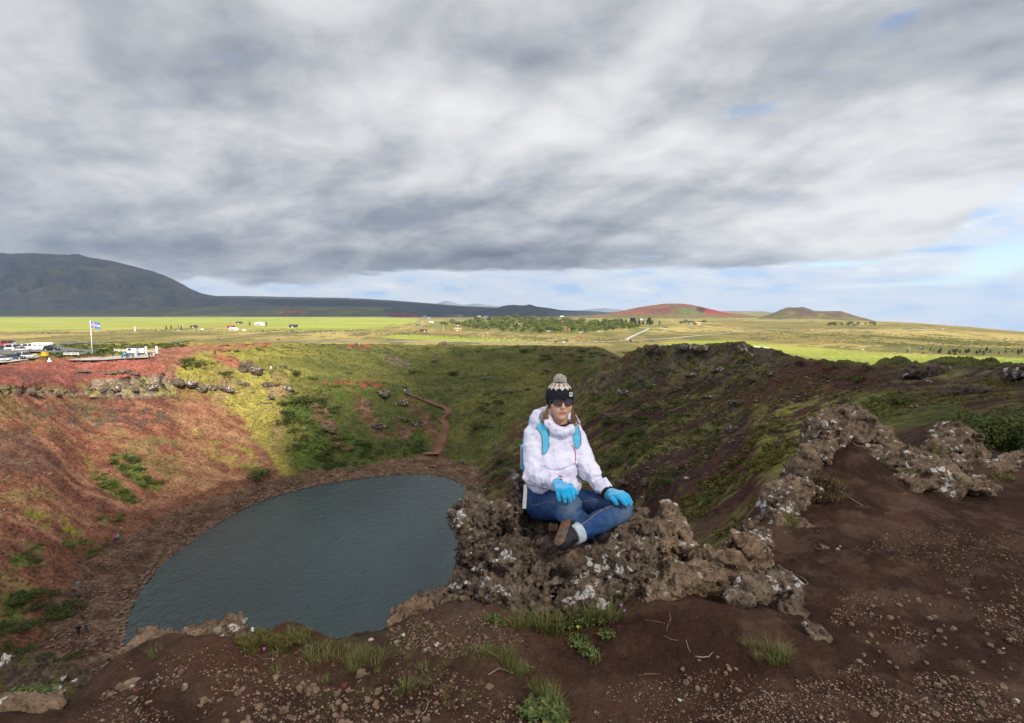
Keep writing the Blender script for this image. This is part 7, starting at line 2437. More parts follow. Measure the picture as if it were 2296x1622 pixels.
def build_woman_materials():
    # skin
    m, t = material('skin')
    p = t.pos()
    c = t.mix(t.lin(t.noise(p, 25, 3, 0.6), 0.35, 0.65), (0.62, 0.345, 0.230), (0.68, 0.400, 0.275))
    b = t.finish(c, 0.5, t.bump(t.noise(p, 220, 2, 0.5), 0.15, 0.002), 0.4)
    t.put(b.inputs['Subsurface Weight'], 0.12); t.put(b.inputs['Subsurface Radius'], (0.012, 0.005, 0.003)); t.put(b.inputs['Subsurface Scale'], 0.5)
    plain('lips', (0.45, 0.155, 0.13), 0.4, 0.4, 0.1, 80)
    # jacket: white with thin lilac and pink lines
    m, t = material('jacket_cloth')
    p = t.pos()
    w = t.vm('ADD', p, t.vm('SCALE', t.vm('SUBTRACT', t.noise(p, 7, 2, 0.5, 0, 'Color'), (0.5, 0.5, 0.5)), s=0.10))
    e1 = t.sstep(t.voro(w, 9.0, 'DISTANCE_TO_EDGE'), 0.016, 0.004)
    e2 = t.sstep(t.voro(t.vm('ADD', w, (3, 1, 7)), 15.0, 'DISTANCE_TO_EDGE'), 0.015, 0.004)
    x, y, z = t.xyz(p)
    gx = t.sstep(t.m('ABSOLUTE', t.m('SUBTRACT', t.m('FRACT', t.m('MULTIPLY', x, 30)), 0.5)), 0.06, 0.02)
    gz = t.sstep(t.m('ABSOLUTE', t.m('SUBTRACT', t.m('FRACT', t.m('MULTIPLY', z, 26)), 0.5)), 0.06, 0.02)
    pat = t.sstep(t.noise(p, 9, 2, 0.5), 0.42, 0.60)
    c = t.mix(t.lin(t.noise(p, 6, 3, 0.6), 0.35, 0.65), (0.70, 0.69, 0.87), (0.80, 0.79, 0.93))
    c = t.mix(t.m('MULTIPLY', t.m('MAXIMUM', gx, gz), 0.22), c, (0.55, 0.58, 0.82))
    c = t.mix(t.m('MULTIPLY', t.m('MULTIPLY', e1, pat), 0.75), c, (0.66, 0.42, 0.62))
    c = t.mix(t.m('MULTIPLY', t.m('MULTIPLY', e2, t.m('SUBTRACT', 1.0, pat)), 0.55), c, (0.70, 0.52, 0.68))
    f1 = t.m('ABSOLUTE', t.m('SUBTRACT', t.noise(t.vm('MULTIPLY', p, (1, 1, 1.5)), 20, 3, 0.55, 0.8), 0.5))
    t.finish(c, 0.55, t.bump(f1, 0.5, -0.02), 0.3)
    # denim, paler on the knees by wear
    m, t = material('denim')
    p = t.pos()
    n = t.noise(p, 30, 4, 0.65)
    c = t.mix(t.lin(n, 0.3, 0.7), (0.012, 0.042, 0.140), (0.030, 0.088, 0.240))
    fade = t.attr('fade', 'Fac')
    c = t.mix(t.m('MULTIPLY', fade, t.lin(n, 0.2, 0.8, 0.65, 1.0)), c, (0.150, 0.215, 0.290))
    wv = t.n('ShaderNodeTexWave', wave_type='BANDS', i_Scale=260.0, i_Distortion=2.0, i_Detail=2.0)
    t.put(wv.inputs['Vector'], p)
    h = t.m('ADD', t.noise(t.vm('MULTIPLY', p, (1, 1, 1)), 22, 3, 0.6, 0.5), t.m('MULTIPLY', wv.outputs['Fac'], 0.10))
    t.finish(c, 0.9, t.bump(h, 0.5, 0.012), 0.15)
    fabric('denim_pale', (0.42, 0.50, 0.57), 60, 0.9, 0.3)
    plain('stitch', (0.36, 0.22, 0.12), 0.8)
    fabric('fleece_blue', (0.006, 0.380, 0.720), 120, 0.95, 0.6, 0.003, 0.5, 0.12)
    fabric('strap_blue', (0.110, 0.520, 0.760), 60, 0.8, 0.3, 0.002, 0.2, 0.1)
    fabric('pack_blue', (0.040, 0.340, 0.520), 60, 0.8, 0.3, 0.002, 0.2, 0.15)
    plain('strap_grey', (0.20, 0.21, 0.22), 0.8, 0.3, 0.1, 60)
    plain('webbing', (0.42, 0.43, 0.44), 0.7, 0.3, 0.1, 60)
    plain('zip_pink', (0.42, 0.06, 0.13), 0.5, 0.4)
    plain('black_cloth', (0.010, 0.011, 0.013), 0.8, 0.3)
    plain('hood_lining', (0.26, 0.19, 0.20), 0.9, 0.2)
    plain('glasses_black', (0.006, 0.006, 0.007), 0.18, 0.5)
    m, t = material('lens')
    lp = t.xyz(t.obj())[2]
    t.finish(t.mix(t.lin(lp, -0.018, 0.018), (0.060, 0.016, 0.022), (0.008, 0.006, 0.010)), 0.05, None, 0.6)
    plain('boot_black', (0.014, 0.014, 0.016), 0.65, 0.3, 0.25, 30)
    m, t = material('boot_sole')
    p = t.obj()
    v = t.voro(t.vm('ADD', p, t.vm('SCALE', t.noise(p, 30, 2, 0.5, 0, 'Color'), s=0.02)), 42.0, 'DISTANCE_TO_EDGE')
    c = t.mix(t.lin(t.noise(p, 40, 4, 0.6), 0.3, 0.7), (0.075, 0.058, 0.044), (0.175, 0.135, 0.095))
    line = t.m('MULTIPLY', t.sstep(v, 0.10, 0.05), t.sstep(t.noise(p, 20, 2), 0.50, 0.56))
    t.finish(t.mix(line, c, (0.30, 0.055, 0.020)), 0.8, t.bump(v, 0.8, 0.01), 0.2)
    # knitted cap: charcoal, white zigzag and red diamonds near the crown
    m, t = material('knit')
    p = t.obj()
    x, y, z = t.xyz(p)
    ang = t.m('MULTIPLY', t.m('ARCTAN2', x, t.m('MULTIPLY', y, -1.0)), 14 / (2 * math.pi))
    fr = t.m('ABSOLUTE', t.m('SUBTRACT', t.m('FRACT', t.m('ADD', ang, 0.25)), 0.5))            # 0 .. .5
    zig = t.m('ADD', z, t.m('MULTIPLY', fr, -0.026))
    white = t.m('MULTIPLY', t.sstep(zig, 0.048, 0.050), t.sstep(z, 0.087, 0.085))
    dia = t.m('ADD', t.m('MULTIPLY', t.m('SUBTRACT', 0.5, fr), 0.040), t.m('ABSOLUTE', t.m('SUBTRACT', z, 0.076)))
    red = t.sstep(dia, 0.0115, 0.0100)
    core = t.sstep(dia, 0.0045, 0.0035)
    dots = t.m('ADD', t.m('MULTIPLY', fr, 0.045), t.m('ABSOLUTE', t.m('SUBTRACT', z, 0.050)))
    c = t.mix(t.lin(t.noise(p, 160, 3, 0.6), 0.3, 0.7), (0.010, 0.011, 0.014), (0.028, 0.029, 0.035))
    c = t.mix(white, c, (0.62, 0.58, 0.53))
    c = t.mix(red, c, (0.30, 0.025, 0.020))
    c = t.mix(core, c, (0.50, 0.40, 0.34))
    c = t.mix(t.sstep(dots, 0.005, 0.004), c, (0.50, 0.48, 0.46))
    st = t.n('ShaderNodeTexWave', wave_type='BANDS', bands_direction='Z', i_Scale=60.0, i_Distortion=1.0)
    t.put(st.inputs['Vector'], p)
    rib = t.m('SINE', t.m('MULTIPLY', ang, 2 * math.pi * 5))
    h = t.m('ADD', t.m('MULTIPLY', st.outputs['Fac'], 0.5), t.m('MULTIPLY', rib, 0.5))
    t.finish(c, 0.95, t.bump(h, 0.6, 0.003), 0.1)
    fabric('wool', (0.42, 0.38, 0.34), 200, 0.95, 0.4, 0.002, 0.3, 0.2)
    m, t = material('hair')
    p = t.obj()
    c = t.mix(t.lin(t.noise(p, 60, 3, 0.6), 0.3, 0.7), (0.105, 0.052, 0.024), (0.270, 0.155, 0.075))
    t.finish(c, 0.45, None, 0.4)
    plain('patch', (0.62, 0.60, 0.50), 0.8, 0.2, 0.1, 60)
    plain('print_dark', (0.08, 0.08, 0.07), 0.8, 0.2)


build_woman_materials()


def build_woman():
    root = empty('person', tuple(W(450, 1290, 3.5)))
    tag(root, 'woman in a white jacket, blue gloves and bobble hat sitting cross-legged on the rock', 'person')
    off = np.array(root.location, np.float32)

    def wbase(o):
        b = np.zeros(3, np.float32)
        while o is not None:
            b = b + np.array(o.location, np.float32); o = o.parent
        return b

    def part(name, V, F, mat, parent=root, smooth_shade=True, attrs=None, origin=None):
        base = wbase(parent)
        org = base if origin is None else np.asarray(origin, np.float32)
        me = mesh_np(name, np.asarray(V, np.float32) - org, F, smooth_shade, None, attrs)
        return link(name, me, mat, parent, loc=tuple(org - base))

    def mb_part(name, mb, mat, parent=root, sm=True):
        V = np.array([tuple(v) for v in mb.v], np.float32)
        base = wbase(parent)
        me = bpy.data.meshes.new(name)
        me.from_pydata([tuple(v - base) for v in V], [], mb.f)
        if sm: me.polygons.foreach_set('use_smooth', [True] * len(me.polygons))
        me.validate(); me.update()
        return link(name, me, mat, parent)

    # ---------------- head, neck and chest
    hc = W(509, 292, 3.54)
    yaw = R(7)
    ex = np.array((math.cos(yaw), math.sin(yaw), 0)); ef = np.array((math.sin(yaw), -math.cos(yaw), 0)); eu = np.array((0, 0, 1.0))
    pit = R(3)
    ef, eu = ef * math.cos(pit) + eu * math.sin(pit), eu * math.cos(pit) - ef * math.sin(pit)
    M = np.stack([ex, ef, eu], 1)                                   # columns: side, forward, up

    def Hd(a, f, u):
        return hc + (M @ np.array((a, f, u))).astype(np.float32)

    def head(G):
        E = lambda c, r: sd_ell(G, Hd(*c), r, M)
        F = E((0, -.010, .022), (.074, .092, .090))
        F = smin(F, E((0, .026, -.050), (.054, .060, .056)), .030)
        for s in (-1, 1):
            F = smin(F, E((s * .034, .052, -.028), (.027, .030, .030)), .022)
            F = smin(F, E((s * .072, -.004, -.020), (.010, .020, .030)), .008)      # ears
        F = smin(F, E((0, .066, -.091), (.021, .020, .016)), .022)
        F = smin(F, E((0, .074, .030), (.048, .016, .012)), .018)                    # brow
        F = smin(F, sd_cap(G, Hd(0, .082, .012), Hd(0, .103, -.026), .0085, .0115), .010)
        for s in (-1, 1):
            F = smin(F, sd_cap(G, Hd(s * .010, .092, -.031), Hd(s * .011, .088, -.030), .0065, .0065), .006)
        F = smin(F, E((0, .078, -.058), (.022, .013, .012)), .012)
        F = np.maximum(F, -(E((0, .098, -.0605), (.021, .006, .0016)))) if False else F
        F = smin(F, sd_cap(G, Hd(0, -.012, -.06), Hd(0.0, -.030, -.17), .050, .055), .020)
        F = smin(F, sd_ell(G, Hd(-.03, -.03, -.27), (.12, .08, .10)), .05)
        return F
    V, Q, _, _ = sdf_mesh(head, hc - (0.17, 0.14, 0.36), hc + (0.14, 0.13, 0.125), 0.0042, 2)
    body = part('body', V, Q, 'skin')
    lp = MB()
    def lip(u, r, bow):
        pts = [Hd(a, .0905 - 9.0 * a * a, u + bow * math.cos(a * 120) * (1 if abs(a) < .02 else .6) + 2.2 * a * a) for a in np.linspace(-.021, .021, 9)]
        lp.tube(pts, [r * (0.25 + 0.75 * math.cos(a * 70)) for a in np.linspace(-.021, .021, 9)], 8)
    lip(-.0555, .0042, .0006); lip(-.0635, .0055, -.0006)
    mb_part('lips', lp, 'lips', body)

    # ---------------- jacket
    sR, eR, wR = W(288, 592, 3.57), W(272, 930, 3.47), W(462, 1000, 3.235)
    sL, eL, wL = W(646, 612, 3.58), W(758, 890, 3.47), W(903, 1058, 3.30)
    nk = W(520, 500, 3.56)

    def jacket(G):
        F = sd_ell(G, W(466, 655, 3.57), (.156, .112, .165))
        F = smin(F, sd_ell(G, W(458, 880, 3.53), (.155, .130, .150)), .05)
        F = smin(F, sd_ell(G, W(466, 1015, 3.50), (.160, .142, .060)), .03)
        F = smin(F, sd_cap(G, W(360, 565, 3.58), W(590, 575, 3.58), .085, .080), .05)
        for s_, e_, w_, r in ((sR, eR, wR, (.067, .059, .043)), (sL, eL, wL, (.062, .054, .041))):
            A = smin(sd_cap(G, s_, e_, r[0], r[1]), sd_cap(G, e_, w_, r[1], r[2]), .02)
            F = smin(F, A, .013)
        # hood lying behind the neck, collar standing in front
        Hh = smin(sd_ell(G, W(345, 440, 3.60), (.062, .085, .062)), sd_ell(G, W(470, 440, 3.69), (.125, .060, .080)), .05)
        Hh = smin(Hh, sd_ell(G, W(318, 480, 3.57), (.042, .060, .045)), .04)
        Hh = smin(Hh, sd_ell(G, W(625, 490, 3.63), (.045, .06, .05)), .04)
        F = smin(F, Hh, .02)
        cols = [W(398, 425, 3.52), W(412, 480, 3.475), W(462, 535, 3.445), W(545, 562, 3.44), W(600, 535, 3.465), W(628, 480, 3.52)]
        for a, b in zip(cols[:-1], cols[1:]):
            F = smin(F, sd_cap(G, a, b, .024, .024), .016)
        cav = smin(sd_cap(G, Hd(0, -.006, -.02), Hd(.012, -.012, -.155), .082, .060), sd_cap(G, Hd(0.03, .05, -.09), Hd(.02, .03, -.14), .045, .034), .02)
        F = np.maximum(F, -cav)
        # folds
        band = np.abs(F) < .03
        q = [g[band] for g in G]
        f1 = fbm(q[0] * 10 + 5.0 * q[2], q[1] * 10, q[2] * 15 - 4 * q[0], 3, 0.5, ridge=True)
        f2 = fbm(q[0] * 26, q[1] * 26, q[2] * 34, 2)
        dl = np.full(q[0].shape, 9.0, np.float32)
        for s_, e_, w_ in ((sR, eR, wR), (sL, eL, wL)):
            dl = np.minimum(dl, np.sqrt(sum((q[i] - e_[i]) ** 2 for i in range(3))))
            dl = np.minimum(dl, np.sqrt(sum((q[i] - (e_[i] * .3 + w_[i] * .7)) ** 2 for i in range(3))))
        am = .0058 + .011 * np.exp(-(dl / .10) ** 2)
        zc = W(500, 885, 3.40)[2]
        crease = np.exp(-((q[2] - zc + .010 * np.sin(q[0] * 30)) / .008) ** 2) * .010
        hem = np.exp(-((q[2] - W(470, 1055, 3.4)[2]) / .006) ** 2) * .005
        tor = np.exp(-((q[0] - W(460, 885, 3.45)[0]) / .16) ** 4)
        F[band] = F[band] + am * (0.35 - f1) + .003 * f2 + (crease + hem) * tor
        return F
    lo = np.minimum.reduce([eR, wR, W(200, 1110, 3.3), W(250, 340, 3.45)]) - .11
    hi = np.maximum.reduce([wL, sL, W(650, 340, 3.75)]) + .10
    lo[1], hi[1] = 3.12, 3.82
    Vj, Qj, FJ, oJ = sdf_mesh(jacket, lo, hi, 0.0062, 1)
    jk = part('jacket', Vj, Qj, 'jacket_cloth')
    hJ = 0.0062

    def surf(zx, zy, F=FJ, o=oJ, h=hJ, y0=3.13, y1=3.80):
        """distance at which a line of sight meets the jacket"""
        for Y in np.arange(y0, y1, 0.003):
            i, j, k = np.round((W(zx, zy, Y) - o) / h).astype(int)
            if 0 <= i < F.shape[0] and 0 <= j < F.shape[1] and 0 <= k < F.shape[2] and F[i, j, k] < 0:
                return Y
        return None

    def ribbon(line, wid, t=0.010, lift=0.007, dy=None):
        """strip lying on the jacket: line of zoom points, half widths"""
        n = 26
        L = np.array(line, float)
        s = np.linspace(0, len(L) - 1, n)
        C = pchip(np.arange(len(L)), L, s)
        wd = np.interp(s, np.arange(len(L)), wid) if hasattr(wid, '__len__') else np.full(n, wid)
        T = np.gradient(C, axis=0); T /= np.linalg.norm(T, axis=1)[:, None]
        Nn = np.stack([-T[:, 1], T[:, 0]], 1)
        us = (-1, -.5, 0, .5, 1)
        Ys = np.full((n, 5), np.nan)
        for i in range(n):
            for j, u in enumerate(us):
                q = C[i] + Nn[i] * u * wd[i]
                y = surf(*q)
                Ys[i, j] = np.nan if y is None else y
        md = np.nanmedian(Ys)
        for j in range(5):
            c = Ys[:, j]; ok = ~np.isnan(c)
            Ys[:, j] = np.interp(np.arange(n), np.arange(n)[ok], c[ok]) if ok.any() else md
        k = np.array((.25, .5, .25))
        for _ in range(4):
            pad = np.pad(Ys, ((1, 1), (0, 0)), 'edge'); Ys = pad[:-2] * .25 + pad[1:-1] * .5 + pad[2:] * .25
            pad = np.pad(Ys, ((0, 0), (1, 1)), 'edge'); Ys = pad[:, :-2] * .2 + pad[:, 1:-1] * .6 + pad[:, 2:] * .2
        top = np.array([[W(*(C[i] + Nn[i] * u * wd[i]), Ys[i, j] - lift - (0.004 if abs(u) < 1 else 0)) for j, u in enumerate(us)] for i in range(n)])
        bot = np.array([[W(*(C[i] + Nn[i] * u * wd[i]), Ys[i, j] - lift + t + .012) for j, u in enumerate(us)] for i in range(n)])
        V = np.concatenate([top.reshape(-1, 3), bot.reshape(-1, 3)])
        F1 = grid_faces(n, 5); F2 = F1[:, ::-1] + n * 5
        sides = []
        for i in range(n - 1):
            for j in (0, 4):
                a, b = i * 5 + j, (i + 1) * 5 + j
                q = (a, b, b + n * 5, a + n * 5)
                sides.append(q if j == 4 else q[::-1])
        for i in (0, n - 1):
            for j in range(4):
                a, b = i * 5 + j, i * 5 + j + 1
                sides.append((a, b, b + n * 5, a + n * 5))
        return V, np.concatenate([F1, F2, np.array(sides)])

    V, F = ribbon([(612, 668), (638, 720), (646, 770), (640, 838)], 4.0, 0.004, 0.002)
    part('pocket_zip', V, F, 'zip_pink', jk)
    V, F = ribbon([(590, 478), (606, 520), (612, 580), (606, 650)], 9.0, 0.003, 0.002)
    part('front_flap', V, F, 'jacket_cloth', jk)
    for (a, b) in ((597, 521), (609, 604), (402, 660), (268, 578), (640, 845), (664, 950), (386, 848), (792, 996)):
        y = surf(a, b)
        if y:
            c = W(a, b, y - .002)
            mb = MB(); mb.lathe([(.0006, -.0030), (.0024, -.002), (.0024, .002), (.001, .003)], 10)
            Rm = Matrix.Translation(Vector(c)) @ Matrix.Rotation(R(90), 4, 'X')
            mb.v = [tuple(Rm @ Vector(v)) for v in mb.v]
            mb_part('snap', mb, 'print_dark', jk)
    # wrist tab in pink, dark inner cuff of the left sleeve
    V, F = ribbon([(498, 945), (512, 942), (528, 950)], 6.0, 0.004, 0.002)
    part('wrist_tab', V, F, 'zip_pink', jk)
    mb = MB()
    d = (wL - eL) / np.linalg.norm(wL - eL)
    mb.tube([wL + d * .025, wL + d * .048], [.043, .040], 20)
    mb_part('inner_cuff', mb, 'black_cloth', jk)
    # dark neck warmer
    mb = MB()
    ring = [Hd(.060 * math.sin(a), -.012 + .062 * math.cos(a), -.145 - .010 * math.cos(a - .6)) for a in np.linspace(-.6, 2.6, 16)]
    mb.tube(ring, [.008 + .014 * math.sin(math.pi * i / 15) for i in range(16)], 10)
    mb_part('neck_warmer', mb, 'black_cloth', root)
    mb = MB()
    mb.tube([W(358, 385, 3.52), W(352, 430, 3.51), W(375, 480, 3.50)], [.010, .017, .010], 10)
    mb_part('hood_lining', mb, 'hood_lining', jk)

    # ---------------- jeans
    hR, kR, aR = W(335, 1185, 3.56), W(588, 1200, 3.115), W(800, 1425, 3.30)
    hL, kL, aL = W(575, 1160, 3.58), W(1045, 1208, 3.22), W(672, 1432, 3.03)
    kR2, kL2 = W(578, 1262, 3.115), W(1040, 1248, 3.20)

    def jeans(G):
        F = sd_ell(G, W(440, 1150, 3.60), (.185, .150, .118))
        F = smin(F, sd_cap(G, hR, kR, .098, .070), .03)
        F = smin(F, sd_cap(G, hL, kL, .092, .060), .03)
        F = smin(F, sd_cap(G, kR2, aR, .066, .050), .018)
        F = smin(F, smin(sd_cap(G, kL2, (kL2 + aL) / 2, .060, .058), sd_cap(G, (kL2 + aL) / 2, aL, .058, .048), .02), .014)
        band = np.abs(F) < .03
        q = [g[band] for g in G]
        dk = np.full(q[0].shape, 9.0, np.float32)
        for c in (kR2, kL, hR * .6 + kR * .4, hL, aL):
            dk = np.minimum(dk, np.sqrt(sum((q[i] - c[i]) ** 2 for i in range(3))))
        f1 = fbm(q[0] * 13, q[1] * 13 + 2 * q[2], q[2] * 24, 3, 0.55, ridge=True)
        F[band] = F[band] + (.0035 + .006 * np.exp(-(dk / .07) ** 2)) * (0.35 - f1)
        return F
    lo = np.minimum.reduce([hR, kR, aL]) - .15; hi = np.maximum.reduce([kL, hR, hL]) + .13
    lo[1], hi[1] = 2.92, 3.80
    hi[2] = max(W(450, 1060, 3.5)[2] + .05, kR[2] + .10)
    V, Q, FJn, oJn = sdf_mesh(jeans, lo, hi, 0.0066, 1)
    zx, zy = proj(V[:, 0], V[:, 1], V[:, 2])
    zx, zy = (zx - 1124.1) / .25796, (zy - 825.1) / .25796
    fade = np.zeros(len(V), np.float32)
    for c, r, s in ((W(600, 1215, 3.05), .075, .85), (W(1075, 1250, 3.16), .085, .8), (W(520, 1130, 3.2), .09, .35), (W(840, 1160, 3.25), .12, .38), (W(1000, 1300, 3.1), .10, .25)):
        fade = np.maximum(fade, s * np.exp(-(np.linalg.norm(V - c, axis=1) / r) ** 2))
    jn = part('jeans', V, Q, 'denim', attrs={'fade': fade})

    def surf_j(zx, zy):
        return surf(zx, zy, FJn, oJn, 0.0066, 2.93, 3.75)

    def seam(name, line, r=.0016):
        L = np.array(line, float)
        C = pchip(np.arange(len(L)), L, np.linspace(0, len(L) - 1, 40))
        pts = [W(a, b, y - .0030) for a, b, y in ((a, b, surf_j(a, b)) for a, b in C) if y]
        mb = MB(); mb.tube(pts, r, 5)
        mb_part(name, mb, 'stitch', jn)
    seam('stitching', [(690, 1368), (760, 1320), (830, 1265), (900, 1225), (980, 1195), (1030, 1180)])
    seam('stitching', [(245, 1120), (255, 1170), (285, 1195), (350, 1178), (430, 1165), (465, 1180)])
    seam('stitching', [(670, 1165), (760, 1155), (850, 1140)])
    # turned-up hem of the left leg
    d = (aL - kL2) / np.linalg.norm(aL - kL2)
    mb = MB()
    n = 28
    mb.tube([aL - d * .012, aL - d * .010, aL + d * .034, aL + d * .036], [.049, .0545, .0535, .048], n)
    cf = mb_part('cuff', mb, 'denim_pale', jn)

    # ---------------- boots
    def boot(name, heel, toe, ank, sole_n, lo_pad):
        heel, toe, ank = (np.asarray(v, np.float32) for v in (heel, toe, ank))
        sn = np.asarray(sole_n, np.float32); sn = sn / np.linalg.norm(sn)
        ax = (toe - heel) / np.linalg.norm(toe - heel)
        sn = sn - ax * (sn @ ax); sn /= np.linalg.norm(sn)

        def up(G):
            F = sd_cap(G, heel, toe, .040, .040)
            F = smin(F, sd_cap(G, heel + ax * .02, ank, .044, .046), .03)
            F = smin(F, sd_ell(G, toe - ax * .01, (.046, .046, .046)), .02)
            cut = (G[0] - heel[0]) * sn[0] + (G[1] - heel[1]) * sn[1] + (G[2] - heel[2]) * sn[2] - .026
            F = np.maximum(F, cut)
            band = np.abs(F) < .02
            q = [g[band] for g in G]
            F[band] += .0035 * (fbm(q[0] * 24, q[1] * 24, q[2] * 24, 3, .5, ridge=True) - .3)
            return F

        def so(G):
            F = sd_cap(G, heel - ax * .008, toe + ax * .008, .046, .048)
            dd = (G[0] - heel[0]) * sn[0] + (G[1] - heel[1]) * sn[1] + (G[2] - heel[2]) * sn[2]
            F = np.maximum(F, np.abs(dd - .034) - .011)
            band = np.abs(F) < .015
            q = [g[band] for g in G]
            tr = np.sin((q[0] * ax[0] + q[1] * ax[1] + q[2] * ax[2]) * 260)
            F[band] += .0022 * np.where(dd[band] > .038, np.sign(tr), 0)
            return F
        lo = np.minimum.reduce([heel, toe, ank]) - .085; hi = np.maximum.reduce([heel, toe, ank]) + .085
        V, Q, _, _ = sdf_mesh(up, lo, hi, .0055, 1)
        b = part(name, V, Q, 'boot_black')
        V, Q, _, _ = sdf_mesh(so, lo, hi, .0048, 0)
        part('sole', V, Q, 'boot_sole', b)
        return b
    bl = boot('boot', W(585, 1388, 3.055), W(540, 1512, 2.985), aL + d * .02, (-.66, -.75, -.10), .1)
    mb = MB()
    for i in range(4):
        a = W(588 + 6 * i, 1400 + 26 * i, 3.035 - .02 * i); b_ = W(625 + 2 * i, 1418 + 22 * i, 3.03 - .015 * i)
        mb.tube([a, (a + b_) / 2 + np.array((0, -.006, .004)), b_], .0022, 6)
    mb_part('laces', mb, 'stitch', bl)
    boot('boot', W(828, 1432, 3.34), W(888, 1448, 3.235), aR, (.75, -.25, -.35), .1)

    # ---------------- gloves
    def glove(name, wr, pal, fingers, el):
        wr = np.asarray(wr)
        ctr = np.mean([f[0] for f in fingers[:-1]], axis=0)

        def fn(G):
            dv = (ctr - wr)
            F = sd_cap(G, wr, wr + dv * .15, .034, .034)
            F = smin(F, sd_cap(G, wr - (wr - el) / np.linalg.norm(wr - el) * -.0, wr + dv * .3, .031, .030), .01)
            for f in fingers[:-1]:
                F = smin(F, sd_cap(G, wr + dv * .35 + (f[0] - ctr) * .55, f[0], .019, .0165), .018)
            for i, f in enumerate(fingers):
                r = .0125 if i < len(fingers) - 1 else .0135
                A = smin(sd_cap(G, f[0], f[1], r * 1.08, r), sd_cap(G, f[1], f[2], r, r * .86), .004)
                if i == len(fingers) - 1:
                    A = smin(A, sd_cap(G, wr + dv * .35, f[0], .021, .015), .012)
                F = smin(F, A, .0028)
            band = np.abs(F) < .02
            q = [g[band] for g in G]
            F[band] += .0016 * fbm(q[0] * 60, q[1] * 60, q[2] * 60, 2)
            return F
        P = np.array([p for f in fingers for p in f] + [wr])
        V, Q, _, _ = sdf_mesh(fn, P.min(0) - .05, P.max(0) + .05, .0036, 1)
        g = part(name, V, Q, 'fleece_blue')
        return g
    gR = glove('glove', wR + (wR - eR) / np.linalg.norm(wR - eR) * .035, None,
               [(W(492, 1062, 3.065), W(497, 1106, 3.045), W(506, 1147, 3.043)), (W(530, 1074, 3.045), W(546, 1122, 3.025), W(554, 1160, 3.028)),
                (W(566, 1072, 3.040), W(586, 1118, 3.020), W(598, 1156, 3.022)), (W(598, 1056, 3.045), W(616, 1098, 3.025), W(627, 1134, 3.028)),
                (W(600, 1030, 3.085), W(628, 1062, 3.050), W(655, 1090, 3.040))], eR)
    mb = MB(); q = W(505, 980, 3.175)
    mb.tube([q + np.array((-.012, 0, -.006)), q + np.array((0, -.006, .002)), q + np.array((.014, 0, .006))], .0045, 8)
    mb_part('buckle', mb, 'black_cloth', gR)
    glove('glove', wL + (wL - eL) / np.linalg.norm(wL - eL) * .045, None,
          [(W(1050, 1092, 3.205), W(1092, 1112, 3.19), W(1118, 1142, 3.19)), (W(1052, 1100, 3.180), W(1100, 1130, 3.145), W(1127, 1168, 3.145)),
           (W(1036, 1108, 3.155), W(1084, 1142, 3.115), W(1117, 1186, 3.118)), (W(1012, 1118, 3.140), W(1052, 1152, 3.105), W(1082, 1190, 3.105)),
           (W(955, 1118, 3.175), W(982, 1150, 3.135), W(1003, 1178, 3.125))], eL)

    # ---------------- knitted cap
    cc = Hd(0, -.012, .030)

    def cap(G):
        F = sd_ell(G, cc, (.086, .104, .097), M)
        P = [(G[i] - cc[i]) for i in range(3)]
        f = P[0] * M[0, 1] + P[1] * M[1, 1] + P[2] * M[2, 1]
        u = P[0] * M[0, 2] + P[1] * M[1, 2] + P[2] * M[2, 2]
        rim = u - (-.078 + .62 * (f + .0))
        F2 = sd_ell(G, cc, (.092, .110, .101), M)
        F = np.where(rim < .050, np.minimum(F, np.maximum(F2, rim - .046)), F)
        F = np.maximum(F, -rim)
        inner = sd_ell(G, cc, (.077, .094, .086), M)
        return np.maximum(F, -inner)
    V, Q, _, _ = sdf_mesh(cap, cc - .13, cc + .125, .0042, 2)
    hat = part('bobble_hat', V, Q, 'knit', origin=cc)
    # woolly ball: hundreds of yarn ends
    pc = W(509, 112, 3.555)
    rg = np.random.default_rng(5)
    mb = MB()
    for i in range(640):
        v = rg.normal(size=3); v /= np.linalg.norm(v)
        if v[2] < -.75: continue
        L = .041 * (0.86 + .2 * rg.random())
        sd = np.cross(v, rg.normal(size=3)); sd /= np.linalg.norm(sd)
        p1 = pc + v * L * .55; p2 = pc + v * L + sd * .005
        mb.tube([pc + v * .010, p1, p2], [.0030, .0042, .0036], 5)
    mb_part('pompom', mb, 'wool', hat)
    c0 = Hd(.044, .095, .052)
    mb = MB()
    n_ = ef * .93 + ex * .36; n_ /= np.linalg.norm(n_); s_ = np.cross(n_, eu); s_ /= np.linalg.norm(s_)
    s_ = -s_ if s_[0] < 0 else s_
    c0 = c0 + n_ * .004
    qs = [c0 + s_ * a * .0105 + eu * b * .013 - s_ * 0 for a, b in ((-1, -1), (1, -1), (1, 1), (-1, 1))]
    mb.add([tuple(p) for p in qs] + [tuple(p + n_ * .004) for p in qs], [(0, 1, 2, 3), (4, 5, 6, 7), (0, 1, 5, 4), (1, 2, 6, 5), (2, 3, 7, 6), (3, 0, 4, 7)])
    pt = mb_part('patch', mb, 'patch', hat, False)
    mb = MB()
    for b in (.55, .1, -.35):
        q0 = c0 + n_ * .0044
        pts = [q0 + s_ * a * .0105 + eu * (b + db) * .013 for a, db in ((-.55, -.14), (.55, -.14), (.55, .14), (-.55, .14))]
        mb.add([tuple(p) for p in pts], [(0, 1, 2, 3)])
    mb_part('print', mb, 'print_dark', pt, False)

    # ---------------- hair
    mb = MB()
